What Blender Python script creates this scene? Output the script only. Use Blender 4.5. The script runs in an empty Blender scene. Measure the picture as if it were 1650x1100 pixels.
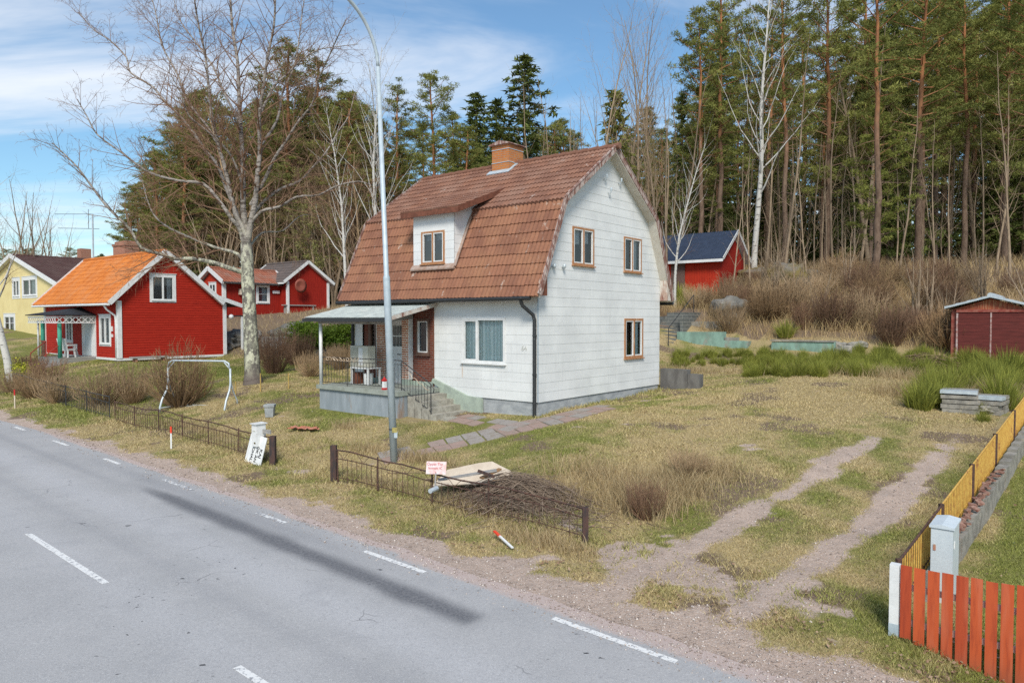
import bpy, math, random
import numpy as np
from mathutils import Vector, Matrix
R=random.Random(7)
RS=np.random.RandomState(5)
col=bpy.context.scene.collection
sc=bpy.context.scene
# ---------------------------------------------------------------- frame of reference
# the plot frame: a runs to the right along the house front, b runs away from the road, z up
TH=.678; CX,SX=math.cos(TH),math.sin(TH)
OX,OY=.742,20.
F0=1151.4; PITCH=math.atan((550-513)/F0); CZ=3.9
def W(a,b,z=0.): return Vector((OX+a*CX+b*SX, OY-a*SX+b*CX, z))
def AB(x,y): return ((x-OX)*CX-(y-OY)*SX, (x-OX)*SX+(y-OY)*CX)
def ray(px,py):
    dx=(px-825)/F0; dz=-(py-550)/F0
    return (dx, math.cos(PITCH)+dz*math.sin(PITCH), -math.sin(PITCH)+dz*math.cos(PITCH))
def at(px,py,Y):
    d=ray(px,py); return Vector((d[0]*Y/d[1], Y, CZ+d[2]*Y/d[1]))
def front(px,py,b):
    d=ray(px,py); t=(b+OX*SX+OY*CX)/(d[0]*SX+d[1]*CX); p=(d[0]*t,d[1]*t); q=AB(*p); return (q[0],CZ+d[2]*t)
# ---------------------------------------------------------------- terrain
def roadz(a): return .014*(2.77-np.clip(a,-60,12))
CP=[(-30,-5.85,.85),(-16,-5.85,.5),(-10,-5.85,.38),(-4,-5.85,.25),(-1,-5.85,.25),(2,-5.85,.17),(5.3,-5.85,.1),(10.1,-5.6,.05),(11.2,-6.2,-.25),(12,-6.2,-.48),(14,-5.9,-.6),(20,-6,-.6),(13,-3,-.1),
(-1.3,-4.2,.38),(0,-.3,1.12),(0,7.3,1.36),(0,3.5,1.24),(-3,-.4,1.04),(-3.6,-2.2,.9),(-8,-2.3,.93),(-8.5,0,1.0),(-8.5,8,1.7),(3,-2.5,.72),(5,0,1.02),(8,-3,.35),(8.5,1,.92),(10.5,-1,.45),
(10.8,4.8,1.15),(11.3,9,1.5),(5,6,1.5),(3,11,1.95),(8,10,1.75),(9,17.3,2.4),(7.4,16.2,2.35),(-1.3,15.9,2.35),(3.5,15.9,2.28),(3.5,17.2,3.0),(-1.3,17.4,3.3),(6.5,18,2.9),(-4,12,2.0),(-3.2,15.4,2.4),(-4.5,18,3.9),(0,9.5,1.55),
(11.5,-3,.22),(11.9,1,.60),(12.4,4.8,.98),(14,0,.38),(14,6,.9),(16,12,1.5),(14,18,2.6),(22,25,4.8),(24,10,1.5),(24,0,.3),(30,-5,-.4),
(0,21,4.5),(5,21,4.2),(10,22,4.0),(0,26,5.9),(6,27,5.6),(12,28,5.3),(-6,23.5,4.95),(-8.5,23.5,5.0),(-7,19,4.0),(-10,20,4.1),(0,32,6.7),(8,34,6.6),(18,34,6.5),(30,34,6.5),(0,45,7.8),(15,45,7.6),(30,50,8),(-10,30,6.4),(-10,45,8.2),(0,70,10),(40,70,10),(-20,70,10),
(-12.5,-1.2,1.32),(-12,-4.2,.62),(-26.2,-.6,1.68),(-26.2,5.1,1.75),(-34,-.5,1.75),(-24,-3,1.15),(-18,0,1.4),(-16,4.5,1.6),(-20,6.5,2.1),(-21,9,3.0),(-31.7,12.5,4.2),(-25,13,4.1),(-33,8,3.9),(-12,10,2.6),(-16,16,4.3),(-30,25,5.6),(-45,15,4.0),(-42,1,2.2),(-60,0,3),(-60,20,4),(-80,0,3.5),(-80,30,5),(-50,50,8),(-90,60,7),(-20,40,7.5),
(-12,2.2,1.5),(-16,-5,.6),(-22,-5,.8)]
for a_ in (-60,-30,-15,-5,5,12,22):
    for b_ in (-8.6,-16,-26): CP.append((a_,b_,float(roadz(a_))-.01))
CPn=np.array(CP,float)
def _k(r2): return np.where(r2>1e-9, .5*r2*np.log(np.maximum(r2,1e-9)), 0.)
_n=len(CPn); _d=((CPn[:,None,:2]-CPn[None,:,:2])**2).sum(-1)
_A=np.zeros((_n+3,_n+3)); _A[:_n,:_n]=_k(_d)+np.eye(_n)*.6; _A[:_n,_n]=1; _A[:_n,_n+1:]=CPn[:,:2]; _A[_n:,:_n]=_A[:_n,_n:].T
_w=np.linalg.solve(_A,np.concatenate([CPn[:,2],np.zeros(3)]))
def sst(x,a,b): t=np.clip((x-a)/(b-a),0,1); return t*t*(3-2*t)
def terr(a,b):
    a=np.asarray(a,float); b=np.asarray(b,float); sh=np.broadcast(a,b).shape
    a=np.broadcast_to(a,sh).ravel(); b=np.broadcast_to(b,sh).ravel()
    ac=np.clip(a,-90,42); bc=np.clip(b,-26,72); out=np.empty(len(a))
    for s in range(0,len(a),20000):
        e=s+20000; q=(ac[s:e,None]-CPn[None,:,0])**2+(bc[s:e,None]-CPn[None,:,1])**2
        out[s:e]=_k(q)@_w[:_n]+_w[_n]+_w[_n+1]*ac[s:e]+_w[_n+2]*bc[s:e]
    t=sst(-b,6.7,8.0)                                  # flat road bed
    out=out*(1-t)+(roadz(a)-.012)*t
    # flat pads the buildings stand on are in the control points
    return out.reshape(sh)
def tz(a,b): return float(terr(np.array([a]),np.array([b]))[0])
def WT(a,b,dz=0.): return W(a,b,tz(a,b)+dz)
def G(px,py,y0=6.):
    """point where the sight line of a picture position meets the ground"""
    d=ray(px,py); ts=np.concatenate([np.arange(y0,60,.1),np.arange(60,160,.5)])
    x=d[0]/d[1]*ts; z=CZ+d[2]/d[1]*ts
    a=(x-OX)*CX-(ts-OY)*SX; b=(x-OX)*SX+(ts-OY)*CX
    g=terr(a,b); i=np.argmax(z<g)
    if z[i]>=g[i]: i=len(ts)-1
    return (float(a[i]),float(b[i]),float(g[i]))
def GW(px,py): q=G(px,py); return W(*q)
def ABp(px,Y): # plot coordinates of picture column px at distance Y
    x=(px-825)/F0*Y; return AB(x,Y)
# ---------------------------------------------------------------- tagging
def tag(o,label=None,cat=None,group=None,kind=None):
    if label: o['label']=label
    if cat: o['category']=cat
    if group: o['group']=group
    if kind: o['kind']=kind
    return o
def empty(name,loc,rz=0.,label=None,cat=None,group=None):
    o=bpy.data.objects.new(name,None); col.objects.link(o); o.location=loc; o.rotation_euler=(0,0,rz)
    o.empty_display_size=.2
    return tag(o,label,cat,group)
def kids(o): return list(o.children)
def dup(o,loc=None,rz=None,sc_=None,label=None,group=None,parent=None,rot=None):
    c=o.copy(); col.objects.link(c)
    if parent is not None: c.parent=parent
    if loc is not None: c.location=loc
    if rz is not None: c.rotation_euler=(0,0,rz)
    if rot is not None: c.rotation_euler=rot
    if sc_ is not None: c.scale=sc_ if hasattr(sc_,'__len__') else (sc_,)*3
    if label: c['label']=label
    if group: c['group']=group
    for ch in kids(o): dup(ch,parent=c)
    return c
# ---------------------------------------------------------------- mesh builder
class MB:
    def __init__(s,T=None): s.v=[];s.f=[];s.uv=[];s.T=T;s.mi=[];s.cur=0
    def p(s,q):
        s.v.append(tuple(s.T(*q)) if s.T else tuple(q)); return len(s.v)-1
    def face(s,pts,uv=None):
        i=[s.p(q) for q in pts]; s.f.append(i); s.uv.append(uv or [(0,0)]*len(i)); s.mi.append(s.cur)
    def box(s,x0,x1,y0,y1,z0,z1):
        c=[(x,y,z) for z in (z0,z1) for y in (y0,y1) for x in (x0,x1)]
        for q in ((0,2,3,1),(4,5,7,6),(0,1,5,4),(2,6,7,3),(0,4,6,2),(1,3,7,5)):
            P=[c[k] for k in q]
            # planar uv in metres
            if q in ((0,2,3,1),(4,5,7,6)): uv=[(p[0],p[1]) for p in P]
            elif q in ((0,1,5,4),(2,6,7,3)): uv=[(p[0],p[2]) for p in P]
            else: uv=[(p[1],p[2]) for p in P]
            s.face(P,uv)
    def bar(s,p,q,w,h,up=(0,0,1)):
        p=Vector(p);q=Vector(q);d=(q-p).normalized();u=Vector(up)
        sd=d.cross(u)
        if sd.length<1e-4: sd=d.cross(Vector((1,0,0)))
        sd.normalize();u=sd.cross(d)
        c=[]
        for e in (p,q):
            for j in (-1,1):
                for i in (-1,1): c.append(e+sd*(i*w/2)+u*(j*h/2))
        L=(q-p).length
        for k in ((0,1,3,2),(4,6,7,5),(0,4,5,1),(2,3,7,6),(0,2,6,4),(1,5,7,3)):
            s.face([c[m] for m in k],[((0 if m<4 else L),.1*(m&1)+.1*((m>>1)&1)) for m in k])
    def prism(s,poly,ax,lo,hi):
        """poly of 2-tuples in the plane across axis ax (0=x,1=y,2=z), extruded from lo to hi"""
        def mk(u,v,t): return (t,u,v) if ax==0 else ((u,t,v) if ax==1 else (u,v,t))
        n=len(poly)
        s.face([mk(u,v,lo) for u,v in poly],[(u,v) for u,v in poly]); s.face([mk(u,v,hi) for u,v in reversed(poly)],[(u,v) for u,v in reversed(poly)])
        L=0
        for i in range(n):
            a=poly[i];b=poly[(i+1)%n];l=math.dist(a,b)
            s.face([mk(*a,lo),mk(*a,hi),mk(*b,hi),mk(*b,lo)],[(lo,L),(hi,L),(hi,L+l),(lo,L+l)]);L+=l
    def tube(s,pts,rad,n=8,cap=True,uvs=1.):
        pts=[Vector(p) for p in pts]; k=len(pts)
        if not hasattr(rad,'__len__'): rad=[rad]*k
        d0=(pts[1]-pts[0]).normalized(); u=d0.orthogonal().normalized(); rings=[];L=0;Ls=[]
        for i in range(k):
            d=(pts[min(i+1,k-1)]-pts[max(i-1,0)]).normalized()
            u=(u-d*u.dot(d)); u=u.normalized() if u.length>1e-6 else d.orthogonal().normalized(); w=d.cross(u)
            if i: L+=(pts[i]-pts[i-1]).length
            Ls.append(L)
            rings.append([s.p(pts[i]+(u*math.cos(2*math.pi*j/n)+w*math.sin(2*math.pi*j/n))*rad[i]) for j in range(n)])
        for i in range(k-1):
            for j in range(n):
                j2=(j+1)%n
                s.f.append([rings[i][j],rings[i][j2],rings[i+1][j2],rings[i+1][j]])
                s.uv.append([(j/n,Ls[i]*uvs),((j+1)/n,Ls[i]*uvs),((j+1)/n,Ls[i+1]*uvs),(j/n,Ls[i+1]*uvs)]); s.mi.append(s.cur)
        if cap and n>3:
            s.f.append(rings[0][::-1]); s.uv.append([(0,0)]*n); s.mi.append(s.cur)
            s.f.append(rings[-1][:]); s.uv.append([(0,0)]*n); s.mi.append(s.cur)
    def lathe(s,prof,n=16,c=(0,0,0)):
        rings=[[s.p((c[0]+r*math.cos(2*math.pi*j/n),c[1]+r*math.sin(2*math.pi*j/n),c[2]+z)) for j in range(n)] for r,z in prof]
        for i in range(len(prof)-1):
            for j in range(n):
                j2=(j+1)%n; s.f.append([rings[i][j],rings[i][j2],rings[i+1][j2],rings[i+1][j]]); s.uv.append([(j/n,0),((j+1)/n,0),((j+1)/n,1),(j/n,1)]); s.mi.append(s.cur)
    def build(s,name,mat,parent=None,smooth=False,loc=None,rz=None,bevel=0.):
        me=bpy.data.meshes.new(name); me.from_pydata(s.v,[],s.f)
        uvl=me.uv_layers.new(name='UV'); uvl.data.foreach_set('uv',[c for f in s.uv for p in f for c in p])
        for m in (mat if isinstance(mat,(list,tuple)) else [mat]): me.materials.append(m)
        if any(s.mi): me.polygons.foreach_set('material_index',s.mi)
        if smooth: me.polygons.foreach_set('use_smooth',[True]*len(s.f))
        me.update()
        o=bpy.data.objects.new(name,me); col.objects.link(o)
        if parent is not None: o.parent=parent
        if loc is not None: o.location=loc
        if rz is not None: o.rotation_euler=(0,0,rz)
        if bevel:
            b=o.modifiers.new('bevel','BEVEL'); b.width=bevel; b.segments=2; b.limit_method='ANGLE'
        return o
def npmesh(name,V,Fc,mat,parent=None,rnd=None,uv=None,smooth=False,attrs=None):
    """V (n,3), Fc (m,k) with k = 3 or 4; rnd = value per vertex"""
    me=bpy.data.meshes.new(name); n,m,k=len(V),len(Fc),Fc.shape[1]
    me.vertices.add(n); me.vertices.foreach_set('co',np.ascontiguousarray(V,dtype=np.float32).ravel())
    me.loops.add(m*k); me.loops.foreach_set('vertex_index',np.ascontiguousarray(Fc,dtype=np.int32).ravel())
    me.polygons.add(m); me.polygons.foreach_set('loop_start',np.arange(0,m*k,k,dtype=np.int32))
    if smooth: me.polygons.foreach_set('use_smooth',np.ones(m,dtype=bool))
    for nm,arr in ([('rnd',rnd)] if rnd is not None else [])+list((attrs or {}).items()):
        at_=me.attributes.new(nm,'FLOAT','POINT'); at_.data.foreach_set('value',np.ascontiguousarray(arr,dtype=np.float32))
    me.materials.append(mat); me.update(calc_edges=True); me.validate()
    o=bpy.data.objects.new(name,me); col.objects.link(o)
    if parent is not None: o.parent=parent
    return o
# ---------------------------------------------------------------- materials
class M:
    def __init__(s,name,rough=.8,spec=.3,metal=0.):
        s.m=bpy.data.materials.new(name); s.m.use_nodes=True; s.t=s.m.node_tree; s.b=s.t.nodes['Principled BSDF']
        s.b.inputs['Roughness'].default_value=rough; s.b.inputs['Specular IOR Level'].default_value=spec; s.b.inputs['Metallic'].default_value=metal
        s._c={}
    def n(s,typ,**kw):
        nd=s.t.nodes.new(typ)
        for k,v in kw.items():
            if k.startswith('i_'):
                k=k[2:]; k=int(k) if k.isdigit() else k.replace('_',' ')
                s.set(nd.inputs[k],v)
            else: setattr(nd,k,v)
        return nd
    def set(s,inp,v):
        if isinstance(v,bpy.types.NodeSocket): s.t.links.new(v,inp)
        elif hasattr(v,'__len__') and inp.type=='RGBA': inp.default_value=(*v[:3],1)
        else: inp.default_value=v
    def co(s,kind='Object'):
        if kind not in s._c:
            if kind=='World': s._c[kind]=s.n('ShaderNodeNewGeometry').outputs['Position']
            elif kind=='UV': s._c[kind]=s.n('ShaderNodeUVMap').outputs[0]
            else: s._c[kind]=s.n('ShaderNodeTexCoord').outputs[kind]
        return s._c[kind]
    def scl(s,v,xyz): return s.n('ShaderNodeVectorMath',operation='MULTIPLY',i_0=v,i_1=xyz).outputs[0]
    def noise(s,scale,detail=4,rough=.55,kind='Object',xyz=None,dist=0.):
        v=s.co(kind)
        if xyz: v=s.scl(v,xyz)
        return s.n('ShaderNodeTexNoise',i_Vector=v,i_Scale=scale,i_Detail=detail,i_Roughness=rough,i_Distortion=dist).outputs[0]
    def ramp(s,v,lo,hi,a=0.,b=1.): return s.n('ShaderNodeMapRange',i_Value=v,i_From_Min=lo,i_From_Max=hi,i_To_Min=a,i_To_Max=b,interpolation_type='SMOOTHSTEP').outputs[0]
    def math(s,op,a,b=0.,c=0.): return s.n('ShaderNodeMath',operation=op,i_0=a,i_1=b,i_2=c).outputs[0]
    def mix(s,f,a,b,mode='MIX'):
        nd=s.n('ShaderNodeMix',data_type='RGBA',blend_type=mode); s.set(nd.inputs[0],f); s.set(nd.inputs[6],a); s.set(nd.inputs[7],b); return nd.outputs[2]
    def bump(s,h,strength=.3,dist=.02):
        nd=s.n('ShaderNodeBump',i_Height=h,i_Strength=strength,i_Distance=dist); s.t.links.new(nd.outputs[0],s.b.inputs['Normal']); return nd
    def attr(s,name): return s.n('ShaderNodeAttribute',attribute_name=name).outputs['Fac']
    def base(s,c): s.set(s.b.inputs['Base Color'],c); return s.m
def simple(name,c,c2=None,scale=6,rough=.8,bump=.15,spec=.3,metal=0.,kind='Object',xyz=None,c3=None,lo=.35,hi=.65):
    m=M(name,rough,spec,metal); c2=c2 or tuple(x*.8 for x in c)
    n1=m.noise(scale,5,.6,kind,xyz); k=m.mix(m.ramp(n1,lo,hi),c,c2)
    if c3: k=m.mix(m.ramp(m.noise(scale*.37,6,.7,kind,xyz),.55,.68),k,c3)
    n2=m.noise(scale*9,3,.6,kind,xyz); k=m.mix(m.ramp(n2,.3,.7,0,.25),k,tuple(x*.6 for x in c))
    if bump: m.bump(n2,bump,.01)
    return m.base(k)
def siding(name,c,c2,stain=(.42,.30,.2),jx=.6,rust=.0):
    """painted fibre-cement or board cladding; UV = (metres along, metres up)"""
    m=M(name,.62,.35); uv=m.co('UV')
    k=m.mix(m.ramp(m.noise(.9,5,.6,'UV'),.35,.7),c,c2)
    k=m.mix(m.ramp(m.noise(1.2,6,.65,'UV',(9,.5,1)),.5,.78,0,.35),k,tuple(x*.72 for x in c2))
    sep=m.n('ShaderNodeSeparateXYZ',i_0=uv)
    if jx:
        fx=m.math('FRACT',m.math('DIVIDE',sep.outputs[0],jx)); j=m.ramp(m.math('ABSOLUTE',m.math('SUBTRACT',fx,.5)),.485,.497)
        k=m.mix(m.math('MULTIPLY',j,.13),k,tuple(x*.55 for x in c))
        row=m.math('FLOOR',m.math('DIVIDE',sep.outputs[1],.27)); cx=m.math('FLOOR',m.math('DIVIDE',m.math('ADD',sep.outputs[0],.3),jx))
        cv=m.n('ShaderNodeCombineXYZ',i_0=cx,i_1=row); wn=m.n('ShaderNodeTexWhiteNoise',i_Vector=cv.outputs[0]).outputs[0]
        k=m.mix(m.ramp(wn,0,1,0,.12),k,tuple(x*.6 for x in c))
    if rust: k=m.mix(m.ramp(m.noise(1.6,4,.6,'UV',(3,.35,1)),.68,.8,0,rust),k,stain)
    m.bump(m.noise(60,2,.5,'UV',(1,.3,1)),.08,.004)
    return m.base(k)
def boards(name,c,c2,pitch=.15,vertical=False,kind='UV',wear=None,gap=.12):
    """painted boards with a groove every pitch metres"""
    m=M(name,.75,.2); uv=m.co(kind); sep=m.n('ShaderNodeSeparateXYZ',i_0=uv); ax=sep.outputs[0 if vertical else 1]
    q=m.math('DIVIDE',ax,pitch); fr=m.math('FRACT',q); g=m.ramp(m.math('ABSOLUTE',m.math('SUBTRACT',fr,.5)),.5-gap*.5,.5)
    wn=m.n('ShaderNodeTexWhiteNoise',noise_dimensions='1D',i_W=m.math('FLOOR',q)).outputs[0]
    k=m.mix(m.ramp(m.noise(2,5,.6,kind,(6,1,1) if vertical else (1,6,1)),.3,.7),c,c2)
    k=m.mix(m.ramp(wn,0,1,0,.25),k,tuple(x*.65 for x in c))
    if wear: k=m.mix(m.ramp(m.noise(3,6,.7,kind,(8,.7,1) if vertical else (.7,8,1)),wear[1],wear[1]+.1,0,.85),k,wear[0])
    k=m.mix(m.math('MULTIPLY',g,.6),k,tuple(x*.3 for x in c))
    m.bump(m.math('SUBTRACT',1.,g),.6,.01); return m.base(k)
def tilemat(name,c,c2,c3,lichen=None,lf=.66):
    """roof tiles; UV = (tile column, tile row)"""
    m=M(name,.85,.2); uv=m.co('UV'); fl=m.n('ShaderNodeVectorMath',operation='FLOOR',i_0=uv).outputs[0]
    wn=m.n('ShaderNodeTexWhiteNoise',i_Vector=fl).outputs[0]
    k=m.mix(m.ramp(wn,.1,.9),c,c2); k=m.mix(m.ramp(m.noise(.25,5,.6,'UV'),.42,.68),k,c3)
    if lichen: k=m.mix(m.ramp(m.noise(1.1,7,.75,'UV',(1,.5,1)),lf,lf+.06,0,.75),k,lichen)
    n=m.noise(5,4,.7,'UV'); k=m.mix(m.ramp(n,.3,.75,0,.4),k,tuple(x*.5 for x in c)); m.bump(n,.3,.01); return m.base(k)
def brick(name,c1,c2,mortar,bw=.25,bh=.075,ms=.012):
    m=M(name,.85,.2); b=m.n('ShaderNodeTexBrick',i_Vector=m.co('UV'),i_Scale=1.,i_Mortar_Size=ms); m.set(b.inputs['Brick Width'],bw); m.set(b.inputs['Row Height'],bh)
    m.set(b.inputs['Color1'],c1); m.set(b.inputs['Color2'],c2); m.set(b.inputs['Mortar'],mortar); b.inputs['Bias'].default_value=-.1
    k=m.mix(m.ramp(m.noise(9,4,.6,'UV'),.3,.7,0,.3),b.outputs[0],tuple(x*.55 for x in c1)); m.bump(m.math('SUBTRACT',1.,b.outputs[1]),.4,.006); return m.base(k)
def foliage(name,c1,c2,trans=.25,rough=.7):
    m=M(name,rough,.15); r=m.attr('rnd'); oi=m.n('ShaderNodeObjectInfo').outputs['Random']
    k=m.mix(r,c1,c2); k=m.mix(m.ramp(oi,0,1,0,.35),k,tuple(x*1.25 for x in c2)); m.base(k)
    tr=m.n('ShaderNodeBsdfTranslucent'); m.t.links.new(k,tr.inputs[0]); mx=m.n('ShaderNodeMixShader'); mx.inputs[0].default_value=trans
    m.t.links.new(m.b.outputs[0],mx.inputs[1]); m.t.links.new(tr.outputs[0],mx.inputs[2]); m.t.links.new(mx.outputs[0],m.t.nodes['Material Output'].inputs[0]); return m.m
def glassmat(name,tint=(.75,.8,.82),refl=.22):
    m=M(name); tr=m.n('ShaderNodeBsdfTransparent',i_Color=tint); gl=m.n('ShaderNodeBsdfGlossy',i_Roughness=.03); fr=m.n('ShaderNodeLayerWeight',i_Blend=refl)
    mx=m.n('ShaderNodeMixShader'); m.t.links.new(m.math('ADD',fr.outputs[0],.06),mx.inputs[0]); m.t.links.new(tr.outputs[0],mx.inputs[1]); m.t.links.new(gl.outputs[0],mx.inputs[2])
    m.t.links.new(mx.outputs[0],m.t.nodes['Material Output'].inputs[0]); return m.m
K={}
K['siding']=siding('siding_white',(.735,.75,.74),(.64,.655,.65),rust=.42)
K['concrete']=simple('concrete',(.36,.38,.38),(.25,.27,.28),3,.9,.3,c3=(.42,.42,.38))
K['plinth']=simple('plinth',(.42,.44,.45),(.28,.30,.315),2.5,.9,.35,c3=(.45,.46,.45),xyz=(1,1,2))
K['conc_green']=simple('concrete_green',(.40,.47,.39),(.31,.36,.31),4,.85,.2)
K['conc_old']=simple('concrete_old',(.34,.32,.28),(.2,.19,.165),5,.95,.4,c3=(.40,.36,.28))
K['white']=simple('white_paint',(.78,.79,.78),(.68,.69,.68),5,.5,.05)
K['soffit']=simple('soffit_cream',(.66,.63,.56),(.58,.54,.46),4,.8,.1)
K['white_peel']=simple('white_peeling',(.62,.58,.52),(.40,.27,.21),6,.8,.3,c3=(.22,.08,.055),lo=.45,hi=.62,xyz=(1,1,.35))
K['rake']=simple('rake_board',(.22,.11,.085),(.50,.42,.38),9,.8,.3,xyz=(1,1,.4),lo=.42,hi=.62)
K['brown']=simple('brown_wood',(.20,.075,.045),(.13,.05,.03),8,.7,.2)
K['wframe']=simple('window_wood',(.40,.19,.085),(.52,.36,.24),14,.7,.2,xyz=(1,1,.3),lo=.5,hi=.7)
K['dframe']=simple('dark_window_wood',(.17,.10,.075),(.12,.07,.05),14,.6,.2)
K['black']=simple('black_metal',(.028,.028,.03),(.06,.06,.06),12,.45,.05,.4)
K['blackpipe']=simple('black_pipe',(.03,.032,.034),(.12,.12,.12),20,.5,.05,.4,lo=.6,hi=.7)
K['rust']=simple('rusty_iron',(.055,.038,.034),(.13,.065,.045),18,.85,.2)
K['galv']=simple('galvanised',(.50,.58,.63),(.42,.50,.55),6,.5,.05,.5,.12)
K['galvlt']=simple('galvanised_light',(.56,.62,.65),(.44,.50,.54),7,.45,.05,.5,.2)
K['frame_dark']=simple('dark_interior',(.03,.03,.032),(.02,.02,.02),3,.9,0)
K['int_grey']=simple('interior_grey',(.17,.18,.19),(.08,.09,.095),1.4,.9,0)
K['tin']=simple('corrugated_sheet',(.50,.55,.52),(.36,.40,.39),4,.6,.1,.4,.0,c3=(.58,.60,.57))
K['maintile']=tilemat('roof_tile_brown',(.30,.14,.086),(.22,.102,.066),(.33,.165,.095),(.50,.43,.37),.60)
K['uptile']=tilemat('roof_tile_lichen',(.275,.135,.088),(.20,.10,.07),(.29,.17,.125),(.46,.40,.36),.60)
K['orangetile']=tilemat('roof_tile_orange',(.62,.205,.045),(.50,.15,.032),(.56,.22,.08))
K['redtile']=tilemat('roof_tile_old_red',(.36,.13,.08),(.28,.10,.06),(.30,.19,.15),(.35,.3,.27),.6)
K['browntile']=tilemat('roof_tile_dark',(.11,.06,.055),(.09,.05,.045),(.13,.085,.075))
K['felt']=simple('roof_felt',(.10,.085,.08),(.14,.11,.10),3,.9,.2)
K['brickorange']=brick('chimney_brick',(.55,.20,.05),(.46,.145,.04),(.34,.24,.17))
K['brickred']=brick('brick_red',(.20,.055,.032),(.13,.038,.027),(.19,.13,.11))
K['brickstripe']=brick('brick_striped',(.56,.14,.045),(.46,.11,.04),(.70,.60,.50),.5,.075,.024)
K['brickold']=brick('brick_old',(.42,.17,.10),(.34,.12,.07),(.36,.27,.22))
K['glass']=glassmat('glass')
K['glassr']=glassmat('glass_reflective',(.6,.7,.75),.45)
K['redboard']=boards('red_boards',(.43,.026,.012),(.34,.018,.009),.11)
K['redboardv']=boards('red_boards_upright',(.34,.022,.012),(.26,.014,.009),.16,True)
K['redboardv_lit']=boards('red_boards_upright_lit',(.46,.035,.013),(.38,.027,.012),.16,True)  # lighter copy of the upright boards: light on road-facing walls put into the colour
K['garage']=boards('garage_boards',(.155,.035,.03),(.10,.025,.022),.13,False,wear=((.22,.13,.11),.66))
K['garagev']=boards('garage_gable_boards',(.38,.11,.05),(.26,.06,.04),.12,True,wear=((.42,.24,.13),.5))
K['garagep']=simple('garage_paint',(.25,.05,.038),(.33,.12,.09),8,.8,.2)
K['yellow']=siding('yellow_render',(.74,.62,.30),(.66,.54,.25),jx=0)
K['yellowpaint']=simple('yellow_iron',(.62,.39,.09),(.50,.27,.06),14,.6,.1,c3=(.30,.12,.05))
m=M('picket_paint',.65,.25); oi=m.n('ShaderNodeObjectInfo').outputs['Random']; ov=m.n('ShaderNodeVectorMath',operation='ADD',i_0=m.scl(m.co('Object'),(7,7,.6)),i_1=m.n('ShaderNodeCombineXYZ',i_0=m.math('MULTIPLY',oi,40.),i_2=m.math('MULTIPLY',oi,9.)).outputs[0]).outputs[0]
gr=m.n('ShaderNodeTexNoise',i_Vector=ov,i_Scale=3.,i_Detail=6.,i_Roughness=.7).outputs[0]; g2_=m.n('ShaderNodeTexNoise',i_Vector=ov,i_Scale=.7,i_Detail=5.,i_Roughness=.6).outputs[0]
k=m.mix(m.ramp(oi,0,1),(.53,.10,.032),(.43,.07,.026)); k=m.mix(m.ramp(gr,.45,.7,0,.6),k,(.25,.038,.02)); k=m.mix(m.ramp(g2_,.52,.70,0,.6),k,(.55,.17,.09)); k=m.mix(m.ramp(m.n('ShaderNodeSeparateXYZ',i_0=m.co('Object')).outputs[2],-.35,.05,.5,0),k,(.22,.10,.06)); m.bump(gr,.3,.004); K['fencered']=m.base(k)
K['orange']=simple('orange_plastic',(.80,.075,.03),(.72,.06,.03),8,.5,0)
K['redpaint']=simple('red_plastic',(.55,.03,.03),(.45,.02,.02),8,.5,0)
K['teal']=simple('teal_paint',(.07,.36,.25),(.05,.30,.21),8,.6,.1)
K['navy']=simple('navy_sheet_roof',(.022,.034,.062),(.03,.045,.08),3,.45,.05,.5)
K['tealconc']=simple('teal_concrete',(.27,.42,.35),(.19,.29,.24),3.5,.9,.3,c3=(.33,.30,.26),xyz=(1,1,.5))
K['greybrick']=brick('grey_block',(.16,.17,.16),(.12,.13,.125),(.24,.24,.22),.5,.17,.02)
K['rock']=simple('rock',(.26,.245,.215),(.15,.145,.13),1.2,.95,.9,c3=(.16,.15,.05),kind='World')
K['rockmoss']=simple('mossy_rock',(.22,.20,.17),(.20,.155,.035),1.2,.95,1.,c3=(.26,.18,.03),kind='World')
K['board']=simple('pale_board',(.62,.53,.42),(.54,.45,.35),4,.8,.05)
K['wood']=simple('raw_wood',(.34,.20,.10),(.25,.15,.08),8,.8,.2)
K['greywood']=simple('grey_wood',(.36,.35,.33),(.27,.26,.25),8,.85,.2,xyz=(1,1,4))
K['darkwood']=simple('dark_post',(.045,.038,.038),(.10,.055,.045),14,.85,.5,xyz=(1,1,.3))
K['curtain']=None
m=M('curtain_pale',.9,.05); wv=m.n('ShaderNodeTexWave',i_Vector=m.co('UV'),i_Scale=2.2,i_Distortion=1.5,i_Detail=2.); K['curtain']=m.base(m.mix(m.ramp(wv.outputs[1],.2,.9),(.52,.68,.67),(.76,.87,.85)))
m=M('curtain_white',.9,.05); K['lace']=m.base(m.mix(m.ramp(m.noise(20,2,.5),.4,.6),(.7,.7,.68),(.5,.5,.5)))
# tree and plant matter
m=M('bark_birch',.8,.2); k=m.mix(m.ramp(m.noise(3,5,.7,'Object',(1,1,3.5)),.56,.63),(.52,.505,.465),(.08,.07,.065)); m.bump(m.noise(9,4,.6),.5,.03); K['birch']=m.base(k)
m=M('bark_old_birch',.95,.1); sz=m.n('ShaderNodeSeparateXYZ',i_0=m.co('Object')).outputs[2]
k=m.mix(m.ramp(m.noise(5,5,.7,'Object',(1,1,.6)),.45,.56),(.16,.15,.13),(.56,.56,.42)); k=m.mix(m.ramp(m.noise(2.2,4,.6),.5,.66,0,.6),k,(.36,.36,.27))
k=m.mix(m.ramp(sz,.1,.9,1,0),k,(.16,.135,.12)); kw=m.mix(m.ramp(m.noise(3,5,.7,'Object',(1,1,3)),.45,.6),(.36,.325,.29),(.12,.10,.085)); k=m.mix(m.ramp(sz,4,7),k,kw)
m.bump(m.noise(9,5,.7,'Object',(1,1,.5)),1.,.06); K['oldbirch']=m.base(k)
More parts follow.
